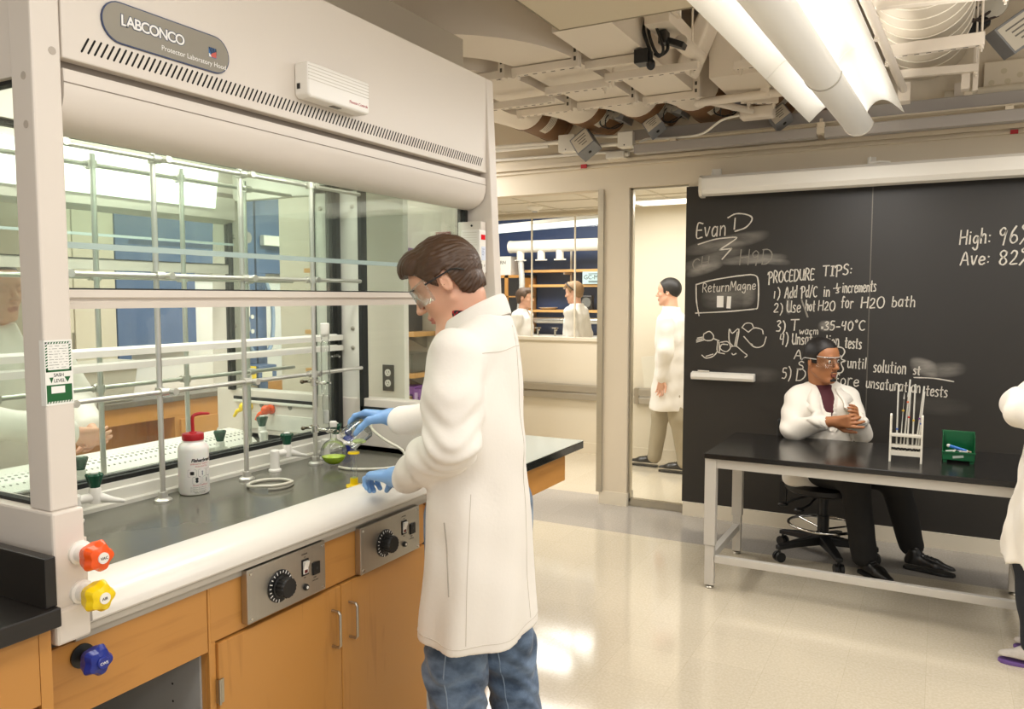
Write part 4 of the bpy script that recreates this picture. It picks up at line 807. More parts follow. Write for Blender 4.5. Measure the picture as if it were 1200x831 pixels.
# ================================================================== TABLE, STOOL AND THINGS ON THE TABLE
tb = thing('lab_table', 'grey steel framed laboratory table with black top in front of the blackboard', 'table', (-0.33, 4.58, 0))
FR = mat('table_frame_paint', '#c4c0b8', 0.38)
m = MB(); m.box((-1.09, 4.2, 0.717), (0.43, 4.96, 0.745)); obj('tabletop', m, mat('table_black_top', '#1b1917', 0.2, noise=0.15, nscale=6), tb, bevel=0.003)
m = MB()
m.box((-1.075, 4.225, 0.665), (0.415, 4.255, 0.717)); m.box((-1.075, 4.9, 0.665), (0.415, 4.93, 0.717)); m.box((-1.07, 4.25, 0.665), (-1.04, 4.9, 0.717)); m.box((0.38, 4.25, 0.665), (0.41, 4.9, 0.717)); obj('top_frame', m, FR, tb)
for x in (-1.058, 0.397):
    for y in (4.24, 4.9):
        m = MB(); m.box((x - 0.03, y - 0.025, 0.24), (x + 0.03, y + 0.025, 0.717)); m.box((x - 0.025, y - 0.02, 0.018), (x + 0.025, y + 0.02, 0.24)); lg = obj('leg', m, FR, tb, bevel=0.003)
        m = MB(); m.lathe([(0.022, 0), (0.024, 0.006), (0.02, 0.012), (0.007, 0.014), (0.007, 0.02)], (x, y, 0), n=18); obj('levelling_foot', m, STEEL, lg, smooth=40)
    m = MB(); m.box((x - 0.018, 4.26, 0.15), (x + 0.018, 4.88, 0.19)); obj('side_stretcher', m, FR, tb)
m = MB(); m.box((-1.03, 4.222, 0.145), (0.375, 4.256, 0.185)); obj('front_stretcher', m, FR, tb, bevel=0.003)
# stool
SX, SY = -0.58, 5.06
sl = thing('drafting_stool', 'black swivel drafting stool on castors with a chrome foot ring under the seated man', 'stool', (SX, SY, 0))
m = MB()
m.lathe([(0.06, 0.0), (0.2, 0.004), (0.225, 0.02), (0.225, 0.045), (0.19, 0.062), (0.06, 0.066)], (SX, SY, 0.405), n=32); obj('seat', m, mat('seat_vinyl', '#191817', 0.5), sl, smooth=50)
m = MB(); m.lathe([(0.034, 0.1), (0.034, 0.26), (0.026, 0.262), (0.026, 0.4)], (SX, SY, 0), n=20); obj('gas_column', m, BLACK, sl, smooth=40)
m = MB(); m.box((SX - 0.1, SY - 0.08, 0.385), (SX + 0.1, SY + 0.08, 0.405)); m.tube([(SX - 0.05, SY - 0.03, 0.39), (SX - 0.16, SY - 0.1, 0.36), (SX - 0.2, SY - 0.12, 0.34)], 0.007, 8); m.tube([(SX - 0.03, SY - 0.05, 0.39), (SX - 0.06, SY - 0.17, 0.355), (SX - 0.1, SY - 0.2, 0.335)], 0.007, 8)
m.sphere((SX - 0.215, SY - 0.13, 0.333), (0.03, 0.02, 0.014), 10); m.sphere((SX - 0.11, SY - 0.215, 0.33), (0.03, 0.02, 0.014), 10); obj('lever', m, BLACK, sl, smooth=40)
m = MB(); m.tube([(SX - 0.06, SY + 0.05, 0.39), (SX - 0.2, SY + 0.1, 0.385), (SX - 0.245, SY + 0.12, 0.4), (SX - 0.25, SY + 0.12, 0.52), (SX - 0.25, SY + 0.12, 0.7)], 0.013, 10); m.box((SX - 0.275, SY + 0.1, 0.27), (SX - 0.235, SY + 0.14, 0.42)); obj('back_bar', m, BLACK, sl, smooth=40)
m = MB(); m.obox((SX - 0.22, SY + 0.115, 0.74), [(1, -0.3, 0), (0.3, 1, 0), (0, 0, 1)], (0.02, 0.16, 0.1)); obj('backrest', m, mat('back_vinyl', '#191817', 0.55), sl, bevel=0.03, seg=3)
m = MB(); m.tube([(SX + 0.2 * math.cos(a), SY + 0.2 * math.sin(a), 0.205) for a in np.linspace(0, 2 * PI, 49)[:-1]], 0.009, 10, closed=True)
for a in (0.4, 2.5, 4.6): m.tube([(SX + 0.03 * math.cos(a), SY + 0.03 * math.sin(a), 0.18), (SX + 0.2 * math.cos(a), SY + 0.2 * math.sin(a), 0.205)], 0.006, 8)
obj('foot_ring', m, CHROME, sl, smooth=50)
for k in range(5):
    a = 2 * PI * k / 5 + 2.62; u = V3(math.cos(a), math.sin(a), 0); c0 = V3(SX, SY, 0); s_ = V3(-u[1], u[0], 0)
    m = MB(); m.loft([[c0 + u * r + s_ * w * i + V3(0, 0, z + t * j) for i, j in ((-1, -1), (1, -1), (1, 1), (-1, 1))] for r, w, z, t in ((0.015, 0.032, 0.115, 0.028), (0.2, 0.024, 0.1, 0.018), (0.31, 0.02, 0.085, 0.013))]); lg = obj('leg', m, BLACK, sl, bevel=0.006)
    e = c0 + u * 0.295
    m = MB()
    for q in (-1, 1): m.cyl(e + s_ * (0.006 * q) + V3(0, 0, 0.03), e + s_ * (0.026 * q) + V3(0, 0, 0.03), 0.0295, n=18)
    m.cyl(e + V3(0, 0, 0.035), e + V3(0, 0, 0.08), 0.008, n=8); obj('caster', m, BLACK, lg, smooth=35)
# rack with long glass tubes
rk = thing('tube_rack', 'white plastic rack holding long thin sample tubes on the black table', 'rack', (-0.127, 4.42, 0.745))
RKM = mat('rack_plastic', '#ded9cb', 0.4)
RX0, RX1, RY, RZ = -0.2, -0.058, 4.46, 0.745
for x in (RX0, RX1):
    m = MB(); m.prism([(RY - 0.03, RZ), (RY - 0.018, RZ), (RY - 0.012, RZ + 0.028), (RY + 0.012, RZ + 0.028), (RY + 0.018, RZ), (RY + 0.03, RZ), (RY + 0.022, RZ + 0.08), (RY + 0.012, RZ + 0.235), (RY + 0.002, RZ + 0.245), (RY - 0.01, RZ + 0.235), (RY - 0.022, RZ + 0.08)], x - 0.005, x + 0.005, 0); obj('end_panel', m, RKM, rk, bevel=0.0015)
for z in (0.13, 0.075, 0.045):
    m = MB(); m.box((RX0, RY - 0.024, RZ + z), (RX1, RY + 0.024, RZ + z + 0.012)); obj('shelf', m, RKM, rk, bevel=0.001)
m = MB(); m.box((RX0, RY - 0.026, RZ + 0.034), (RX1, RY - 0.02, RZ + 0.06)); obj('front_lip', m, RKM, rk)
tr_ = random.Random(3)
CAPS = [mat('cap_blue', '#2752a8', 0.4), mat('cap_red', '#c22b22', 0.4), mat('cap_yellow', '#d9b12c', 0.4), mat('cap_purple', '#7b3a8f', 0.4), mat('cap_orange', '#e2672a', 0.4)]
TUBEG = mat('milky_glass_tube', '#d5d4cc', 0.18, spec=0.7)
names = ['left-end', 'second', 'third', 'fourth', 'fifth', 'sixth', 'seventh', 'right-end']
spec_ = [(-0.172, 0, 0.375, 0, 0.105, 0), (-0.155, 0.006, 0.30, 0.01, 0.2, 2), (-0.14, 0.01, 0.4, 0.02, 0.245, 4), (-0.124, -0.005, 0.365, 0.008, 0.17, 1), (-0.118, 0.012, 0.31, -0.01, 0.24, 3), (-0.1, -0.004, 0.38, 0.004, 0.155, 2), (-0.086, 0.006, 0.37, 0.03, 0.165, 3), (-0.074, 0.0, 0.345, 0.02, 0.14, 0)]
lbs = ['thin sample tube with a blue ring, at the rack end nearest the seated man', 'shortest thin sample tube with a yellow ring in the white rack', 'thin sample tube with an orange ring in the white rack', 'thin sample tube with a red ring, halfway along the white rack', 'short thin sample tube with a purple ring in the white rack', 'thin upright sample tube with a low yellow ring in the white rack', 'tall leaning sample tube with a purple ring in the white rack', 'thin sample tube with a blue ring, at the rack end nearest the green bin']
for i, (x, dy, l, lean, zc, ci) in enumerate(spec_):
    z0 = RZ + 0.057; T = thing('sample_tube', lbs[i], 'tube', (x, RY + dy * 0.6, z0), 'thin tubes in the white rack')
    p0 = V3(x, RY + dy * 0.6, z0); p1 = p0 + V3(lean, dy, l - 0.057 + 0.02); d = unit(p1 - p0)
    m = MB(); m.tube([p0, p0 + d * 0.004, p0 + d * 0.3, p1], [0.0018, 0.004, 0.004, 0.004], 10); obj('glass_tube', m, TUBEG, T, smooth=50)
    m = MB(); m.cyl(p0 + d * 0.001, p0 + d * 0.012, 0.0043, n=10); obj('tip', m, INK, T)
    m = MB(); m.cyl(p0 + d * zc, p0 + d * (zc + 0.008), 0.0056, n=10); obj('ring', m, CAPS[ci], T)
# green bin
GB = thing('parts_bin', 'small green plastic open bin on the black table', 'bin', (0.115, 4.62, 0.745))
BX0, BX1, BY0, BY1, BZ = 0.035, 0.18, 4.55, 4.72, 0.757
GP = mat('green_bin_plastic', '#0d5e35', 0.28)
m = MB(); t = 0.004
m.box((BX0 + 0.008, BY0, BZ), (BX1 - 0.008, BY1, BZ + t)); m.box((BX0 + 0.004, BY1 - t, BZ), (BX1 - 0.004, BY1, BZ + 0.125))
for x in (BX0, BX1 - t): m.prism([(BY0, BZ), (BY1, BZ), (BY1, BZ + 0.125), (BY0 + 0.035, BZ + 0.12), (BY0 + 0.02, BZ + 0.045), (BY0, BZ + 0.04)], x, x + t, 0)
m.box((BX0, BY0, BZ), (BX1, BY0 + t, BZ + 0.042)); m.box((BX0 - 0.003, BY0 - 0.004, BZ + 0.036), (BX1 + 0.003, BY0 + 0.002, BZ + 0.044)); m.box((BX0 - 0.003, BY1 - 0.003, BZ + 0.118), (BX1 + 0.003, BY1 + 0.003, BZ + 0.128))
obj('shell', m, GP, GB, bevel=0.0015)
for x in (BX0 + 0.004, BX1 - 0.022):
    m = MB(); m.box((x, BY0 + 0.004, 0.745), (x + 0.018, BY1 - 0.004, BZ + 0.002)); obj('foot', m, GP, GB)
m = MB(); m.obox((0.106, BY0 - 0.0005, BZ + 0.02), [(1, 0, 0.15), (0, 1, 0), (-0.15, 0, 1)], (0.024, 0.0008, 0.006)); obj('label', m, mat('bin_label', '#b8c4ba', 0.5), GB)
pen = thing('marker_pen', 'blue marker pen with white ends lying in the green bin', 'pen', (0.105, 4.6, BZ + 0.05))
d = unit(V3(1, 0.1, -0.28)); a = V3(0.066, 4.595, BZ + 0.066)
m = MB(); m.cyl(a, a + d * 0.08, 0.0075, n=14); obj('barrel', m, mat('pen_blue', '#2b6fc4', 0.35), pen, smooth=40)
m = MB(); m.sphere(a - d * 0.004, 0.009, 12); obj('end_cap', m, WHITEP, pen, smooth=60); m = MB(); m.tube([a + d * 0.08, a + d * 0.095], [0.006, 0.003], 10); obj('tip', m, WHITEP, pen)
for k in range(5):
    m = MB(); p = V3(0.07 + 0.02 * k, 4.575 + 0.012 * (k % 3), BZ + 0.045); dd = unit(V3(math.cos(k * 1.3), math.sin(k * 1.3), 0.1))
    m.tube([p - dd * 0.02 + V3(0, 0, -0.003), p + dd * 0.024], [0.005, 0.004], 10); o = obj('glass_vial', m, mat('vial', ['#c9ccc6', '#d9d4c4', '#a8b6c2', '#d8d6d0', '#b9a58a'][k], 0.25), smooth=40)
    tag(o, ['tiny pale vial under the end of the blue pen in the bin', 'tiny cream vial under the blue pen in the bin', 'tiny blue-grey vial amid the green bin', 'tiny whitish vial near the bin front lip', 'tiny tan vial at the end of the green bin'][k], 'vial', 'vials in the green bin')

# ================================================================== GLASSWARE AND BOTTLES IN THE HOOD
def wrap_letters(o, cx, cy, r, par):
    dg = bpy.context.evaluated_depsgraph_get(); dg.update()
    return o
wb = thing('wash_bottle', 'white plastic wash bottle with a red cap and spout on the hood worktop', 'bottle', (-2.1, 1.737, 0.95))
BC = V3(-2.1, 1.737, 0.95); BR = 0.047
BOT = mat('translucent_plastic', '#ece9e4', 0.32, sss=0.25)
m = MB(); m.lathe([(0.038, 0.0), (0.0445, 0.003), (BR, 0.009), (BR, 0.143), (0.0455, 0.153), (0.04, 0.161), (0.034, 0.166), (0.031, 0.169), (0.031, 0.178)], BC, n=48); obj('body', m, BOT, wb, smooth=40)
m = MB(); rr = [(0.0325, 0.174), (0.0335, 0.176), (0.0335, 0.192), (0.032, 0.195), (0.012, 0.196), (0.011, 0.2), (0.007, 0.2)]
m.lathe(rr, BC, n=40); cp = obj('cap', m, RED, wb, smooth=35, label='red screw cap')
u = unit(V3(0.35, 1, 0))
m = MB(); m.tube(bez([BC + V3(0, 0, 0.196), BC + V3(0, 0, 0.215), BC + V3(0, 0, 0.245), BC + V3(0, 0, 0.253) + u * 0.008, BC + V3(0, 0, 0.256) + u * 0.025, BC + V3(0, 0, 0.253) + u * 0.055], 6), [0.0055] * 26 + [0.0045] * 4 + [0.003], 12); obj('spout', m, RED, cp, smooth=50, label='bent red spout')
# label printed round the bottle (ang: 0 faces the camera side, metres along the skin)
cam_dir = unit(V3(0, 0, 0) - V3(BC[0], BC[1], 0)); A0 = math.atan2(cam_dir[1], cam_dir[0])
def on_bottle(s, z, r=BR + 0.0005):   # s metres along the skin, growing to the viewer's right
    a = A0 + s / r; return (BC[0] + r * math.cos(a), BC[1] + r * math.sin(a), BC[2] + z)
def wrapped_text(name, text, size, s, z, m_, shear=0.0, bold=0.0):
    cu = bpy.data.curves.new('t', 'FONT'); cu.body = text; cu.size = size; cu.shear = shear; cu.offset = bold; cu.resolution_u = 3
    o = bpy.data.objects.new('t', cu); COL.objects.link(o); dg = bpy.context.evaluated_depsgraph_get(); me = o.evaluated_get(dg).to_mesh()
    mb = MB(); mb._add([on_bottle(s + v.co.x, z + v.co.y) for v in me.vertices], [tuple(p.vertices) for p in me.polygons])
    bpy.data.objects.remove(o); bpy.data.curves.remove(cu)
    return obj(name, mb, m_, wb)
wrapped_text('label_lettering', 'Fisherbrand', 0.0145, -0.008, 0.109, INK, 0.3, 0.0006)
wrapped_text('label_lettering', 'EMERGENCY SAFETY', 0.0062, -0.01, 0.1, RED); wrapped_text('label_lettering', 'WASH BOTTLE', 0.0062, 0.004, 0.092, RED)
wrapped_text('label_lettering', 'PLEASE CAREFULLY', 0.006, -0.004, 0.032, RED)
for i in range(3): wrapped_text('label_lettering', 'see safety data sheet before use', 0.004, -0.012, 0.026 - 0.006 * i, INK)
wrapped_text('label_lettering', 'Fisher Scientific', 0.006, 0.0, 0.0085, INK)
def skin_frame(s0, s1, z0, z1, w, name, m_):
    mb = MB(); n = 10; r = 0.004
    pts = [(s1 - r + r * math.cos(a), z1 - r + r * math.sin(a)) for a in np.linspace(0, PI / 2, 5)] + [(s0 + r + r * math.cos(a), z1 - r + r * math.sin(a)) for a in np.linspace(PI / 2, PI, 5)] + [(s0 + r + r * math.cos(a), z0 + r + r * math.sin(a)) for a in np.linspace(PI, 1.5 * PI, 5)] + [(s1 - r + r * math.cos(a), z0 + r + r * math.sin(a)) for a in np.linspace(1.5 * PI, 2 * PI, 5)]
    cs, cz = (s0 + s1) / 2, (z0 + z1) / 2; k = len(pts)
    inn = [(cs + (p[0] - cs) * (1 - 2 * w / (s1 - s0)), cz + (p[1] - cz) * (1 - 2 * w / (z1 - z0))) for p in pts]
    mb._add([on_bottle(*p) for p in pts + inn], [(i, (i + 1) % k, k + (i + 1) % k, k + i) for i in range(k)]); obj(name, mb, m_, wb)
LG = mat('label_grey', '#8d8d92', 0.5)
for s0, z0 in ((-0.019, 0.061), (0.013, 0.061), (-0.005, 0.037), (0.027, 0.037), (0.042, 0.061)): skin_frame(s0, s0 + 0.027 if s0 < 0.04 else s0 + 0.02, z0, z0 + 0.024, 0.0007, 'label_box', LG)
mb = MB()
def blob(cs, cz, ws, wz):
    n = 14; o = len(mb.v); mb._add([on_bottle(cs + ws * math.cos(a), cz + wz * math.sin(a), BR + 0.0006) for a in np.linspace(0, 2 * PI, n + 1)[:-1]], [tuple(range(n))])
blob(-0.0055, 0.0755, 0.007, 0.0035); blob(-0.0055, 0.0705, 0.007, 0.003); blob(0.0085, 0.047, 0.0045, 0.005); blob(0.0085, 0.055, 0.005, 0.004); blob(0.0415, 0.049, 0.0018, 0.008); obj('label_pictures', mb, INK, wb)
mb = MB(); blob(0.0265, 0.07, 0.002, 0.006); blob(0.0265, 0.077, 0.003, 0.002); obj('label_pictures', mb, LG, wb)
# coil of tubing
m = MB(); pts = []
for k in range(64):
    a = 2 * PI * k / 52 - 0.9; r = 0.07 + 0.005 * k / 64; pts.append((-1.955 + r * math.cos(a), 1.925 + r * math.sin(a), 0.956 + (0.0105 if k > 50 else 0.0105 * max(0, (k - 40) / 10))))
m.tube(pts, 0.0052, 10); TUBING = mat('clear_tubing', '#cfccbd', 0.25, spec=0.6); o = obj('tubing_coil', m, TUBING, smooth=60); tag(o, 'coil of translucent tubing lying on the worktop beside the wash bottle', 'tubing')
m = MB(); m.tube(bez([(-1.93, 2.24, 0.956), (-1.87, 2.235, 0.956), (-1.79, 2.27, 0.957), (-1.725, 2.31, 0.965), (-1.70, 2.335, 0.985), (-1.72, 2.345, 1.02), (-1.80, 2.35, 1.05), (-1.9, 2.4, 1.075), (-2.0, 2.52, 1.08)], 8), 0.0055, 10); o = obj('tubing', m, TUBING, smooth=60); tag(o, 'translucent tubing looping over the worktop behind the measuring cylinder', 'tubing')
# white holder, condenser column and clamps on the right upright rod
FX_, FY_, FZ_ = -1.963, 2.25, 1.008
fk = thing('round_flask', 'round glass flask with bright green liquid clamped to a rod in the hood', 'flask', (FX_, FY_, FZ_ - 0.048))
def rounded(r, z0, z1, n=14):
    return [(math.sqrt(max(0, r * r - z * z)), z) for z in np.linspace(z0, z1, n)]
prof = [(0.004, -0.0479)] + rounded(0.048, -0.0475, 0.0455, 22)[1:] + [(0.0125, 0.049), (0.0115, 0.06), (0.0115, 0.09), (0.0145, 0.093), (0.0145, 0.098)]
m = MB(); m.lathe(prof, (FX_, FY_, FZ_), n=40, caps=False); obj('glass_bulb', m, LABGLASS, fk, smooth=60)
m = MB(); m.lathe([(0.003, -0.0465)] + rounded(0.0465, -0.0462, -0.016, 12)[1:] + [(0.001, -0.016)], (FX_, FY_, FZ_), n=36)
obj('liquid', m, mat('green_liquid', '#cdf22e', 0.1), fk, smooth=50, label='bright yellow-green liquid')
m = MB(); m.lathe([(0.0115, 0.094), (0.013, 0.1), (0.0135, 0.112), (0.011, 0.115)], (FX_, FY_, FZ_), n=20); obj('stopper', m, WHITEP, fk, smooth=40)
m = MB(); m.tube([(FX_ + 0.025, FY_ + 0.025, FZ_ + 0.03), (FX_ + 0.048, FY_ + 0.048, FZ_ + 0.028), (FX_ + 0.056, FY_ + 0.056, FZ_ + 0.026)], [0.007, 0.007, 0.008], 12); obj('side_arm', m, WHITEP, fk, smooth=40)
RX_, RY_ = -2.062, 2.262
def clamp(z, tgt, lb, big):
    K = thing('flask_clamp', lb, 'clamp', (RX_, RY_, z), 'metal clamps on the right rod')
    t = V3(*tgt); b0 = V3(RX_, RY_, z); d = unit(t - b0)
    m = MB(); m.cyl(b0 - V3(0, 0, 0.013), b0 + V3(0, 0, 0.013), 0.014, n=14); m.cyl(b0 - d * 0.03, b0 + d * (np.linalg.norm(t - b0) - 0.03), 0.0055, n=10); obj('boss_and_arm', m, CHROME, K, smooth=40)
    s = unit(np.cross(d, V3(0, 0, 1)))
    for q in (-1, 1):
        m = MB(); e = t - d * 0.034; m.tube([e, e + d * 0.015 + s * 0.014 * q, t + s * 0.017 * q, t + d * 0.012 + s * 0.011 * q], [0.005, 0.005, 0.0045, 0.004], 8); j = obj('jaw', m, CHROME, K, smooth=40)
        m = MB(); m.tube([t - d * 0.004 + s * 0.0135 * q, t + d * 0.008 + s * 0.012 * q], [0.004, 0.004], 8); obj('grip_sleeve', m, GREEN, j)
    m = MB(); w = b0 - d * 0.045 + s * 0.0; m.cyl(b0, w, 0.005, n=8); m.obox(w, [d, s, (0, 0, 1)], (0.006, 0.022, 0.004)); m.sphere(w + s * 0.02, (0.009, 0.009, 0.008), 10); m.sphere(w - s * 0.02, (0.009, 0.009, 0.008), 10); obj('wing_nut', m, mat('old_brass', '#6f6757', 0.3, 0.9), K, smooth=40)
    return K
clamp(1.085, (FX_, FY_, 1.085), 'metal clamp holding the neck of the round green flask', True)
CX_, CY_ = -2.03, 2.255
clamp(1.262, (CX_ + 0.03, CY_ - 0.0, 1.262), 'metal clamp gripping the glass column above the flask', False)
cn = thing('glass_column', 'upright glass column with a white stopper clamped in front of the rod', 'glass column', (CX_ + 0.03, CY_, 1.11))
m = MB(); m.lathe([(0.010, 0.0), (0.0115, 0.003), (0.0115, 0.05), (0.015, 0.062), (0.015, 0.1), (0.011, 0.108), (0.017, 0.118), (0.017, 0.3), (0.012, 0.31), (0.0155, 0.318), (0.0155, 0.335)], (CX_ + 0.03, CY_, 1.11), n=24, caps=False); obj('outer_tube', m, LABGLASS, cn, smooth=40)
m = MB(); m.lathe([(0.009, 0.003), (0.009, 0.05)], (CX_ + 0.03, CY_, 1.11), n=18); obj('frosted_joint', m, mat('frosted_glass', '#e6e8e4', 0.5), cn, smooth=40)
m = MB(); m.lathe([(0.0125, 0.325), (0.0155, 0.335), (0.0165, 0.36), (0.0165, 0.373), (0.014, 0.375)], (CX_ + 0.03, CY_, 1.11), n=22); obj('stopper', m, WHITEP, cn, smooth=40)
m = MB(); m.tube([(CX_ + 0.045, CY_ + 0.005, 1.36), (CX_ + 0.06, CY_ + 0.03, 1.365), (CX_ + 0.065, CY_ + 0.04, 1.36)], [0.005, 0.004, 0.004], 8); obj('hose_nipple', m, LABGLASS, cn, smooth=40)
# measuring cylinder
YC = V3(-1.696, 2.042, 0.95)
mc = thing('measuring_cylinder', 'glass measuring cylinder with a yellow hexagonal foot and yellow guard ring', 'cylinder', tuple(YC))
m = MB(); rings = [[YC + V3(r * math.cos(a + 0.3), r * math.sin(a + 0.3), h) for a in np.linspace(0, 2 * PI, 7)[:-1]] for r, h in ((0.029, 0), (0.029, 0.006), (0.026, 0.009), (0.0135, 0.011))]
m.loft(rings); m.lathe([(0.0135, 0.009), (0.0128, 0.032)], YC, n=24); obj('foot', m, YELLOW, mc, smooth=30, label='yellow plastic hexagonal foot')
m = MB(); m.lathe([(0.0095, 0.012), (0.0105, 0.016), (0.0105, 0.148), (0.0135, 0.156), (0.014, 0.158)], YC, n=26, caps=False); obj('glass_tube', m, LABGLASS, mc, smooth=40)
m = MB(); m.lathe([(0.0112, 0.112), (0.019, 0.113), (0.0195, 0.116), (0.019, 0.119), (0.0112, 0.12)], YC, n=24); obj('guard_ring', m, YELLOW, mc, smooth=30, label='yellow guard ring')
m = MB(); m.lathe([(0.0095, 0.018), (0.0095, 0.034), (0.001, 0.0345)], YC, n=20); obj('liquid', m, mat('pale_green_liquid', '#c4d98a', 0.1), mc, smooth=40)
m = MB()
for i in range(18): m.box((YC[0] + 0.004, YC[1] - 0.0102 + 0.0006, YC[2] + 0.04 + i * 0.004), (YC[0] + (0.009 if i % 5 == 0 else 0.0065), YC[1] - 0.0098, YC[2] + 0.0404 + i * 0.004))
obj('scale_marks', m, LETW, mc)
# blue bottle in the corner, white holder behind the flask
m = MB(); m.lathe([(0.022, 0.0), (0.026, 0.004), (0.026, 0.05), (0.018, 0.062), (0.011, 0.068), (0.011, 0.075)], (-2.115, 2.515, 0.95), n=24)
bo = thing('blue_bottle', 'small dark blue bottle in the far corner of the hood worktop', 'bottle', (-2.115, 2.515, 0.95)); obj('body', m, BLUEK, bo, smooth=40)
m = MB(); m.lathe([(0.014, 0.072), (0.014, 0.088), (0.012, 0.09)], (-2.115, 2.515, 0.95), n=20); obj('cap', m, BLUEK, bo)
turret(-2.10, 2.36, -0.1, 'white valve column standing behind the round green flask')
# ================================================================== CEILING: LAMP, DUCTS, STRUTS, PIPES
lf = thing('pendant_light', 'long lit suspended lamp with two white curved wings and a round central basket', 'lamp', (-0.452, 4.88, 2.56), None, math.radians(-2.4))
WING = mat('lamp_wing', '#f6f4ee', 0.45); BASK = mat('lamp_basket', '#e9e6de', 0.4, emit=0.12)
def wing(s, y0, y1):
    xs = np.linspace(0.055, 0.245, 13); prof = []
    for x in xs:
        t = (x - 0.055) / 0.19; z = 0.02 + 0.075 * math.sin(PI * min(1, t * 1.02) ** 0.8) + 0.012 * (1 - t) - 0.0 * t
        prof.append((s * x, z))
    up_ = [(a, b + 0.004) for a, b in prof]
    m = MB(); m.prism(prof + up_[::-1], y0, y1, 1); return m
for y0, y1 in ((-3.4, -1.05), (-1.045, 0.0)):
    for s in (-1, 1):
        obj('reflector_wing', wing(s, y0, y1), WING, lf, smooth=30, local=True)
    m = MB(); n = 18; P_ = [(0.078 * math.cos(a), 0.015 + 0.075 * math.sin(a)) for a in np.linspace(PI, 2 * PI, n)]; Q_ = [(0.075 * math.cos(a), 0.015 + 0.072 * math.sin(a)) for a in np.linspace(2 * PI, PI, n)]
    m.prism(P_ + Q_, y0 + (0.01 if y1 < 0 else 0.0), y1 + (0.11 if y1 == 0 else 0.0), 1); obj('basket', m, BASK, lf, smooth=30, local=True)
ringp = lambda y0, y1: [(y0, y1)]
for y in (-1.05, 0.105):
    m = MB(); P_ = [(0.082 * math.cos(a), 0.015 + 0.079 * math.sin(a)) for a in np.linspace(PI, 2 * PI, 20)]; Q_ = [(0.076 * math.cos(a), 0.015 + 0.073 * math.sin(a)) for a in np.linspace(2 * PI, PI, 20)]
    m.prism(P_ + Q_, y, y + 0.012, 1); obj('basket_rim', m, mat('rim', '#bdb8ae', 0.4, 0.3) if y < 0 else WHITE, lf, smooth=30, local=True)
m = MB(); m.box((-0.03, -3.4, 0.1), (0.03, 0.02, 0.13)); m.box((-0.05, -0.02, 0.0), (0.05, 0.03, 0.1)); obj('spine', m, WHITE, lf, local=True)
for y in (-2.6, -0.5):
    m = MB(); m.cyl((0, y, 0.13), (0, y, 0.78), 0.004, n=8); obj('suspension_cable', m, STEEL, lf, local=True)
TG = mat('lamp_tube', (1, 0.985, 0.96, 1), 0.5, emit=6.0)
for y0, y1 in ((-3.35, -1.1), (-1.0, 0.05)):
    for s in (-1, 1):
        m = MB(); m.cyl((s * 0.04, y0, 0.012), (s * 0.04, y1, 0.012), 0.013, n=10); obj('lamp_tube', m, TG, lf, smooth=40, local=True)
for y, l in ((-2.2, 2.2), (-0.5, 0.95)):
    area('pendant_uplight', (0, y, 0.0), (0.12, l), 8 * l, (1, 0.99, 0.97), rot=(PI, 0, 0), parent=lf)
# flat supply plenum
pn = thing('duct_plenum', 'wide flat beige duct underside at the top of the room above the hood', 'duct', (-1.0, 2.2, 2.75))
m = MB(); m.box((-1.517, 0.9, 2.75), (-0.74, 3.254, 3.1)); obj('casing', m, mat('plenum_paint', '#cfc4ad', 0.55), pn, bevel=0.003)
m = MB(); m.box((-1.517, 3.247, 2.7485), (-0.74, 3.258, 2.7515)); m.box((-1.5185, 0.9, 2.7485), (-1.51, 3.254, 2.7515)); obj('seam', m, mat('duct_seam', '#8f8672', 0.7), pn)
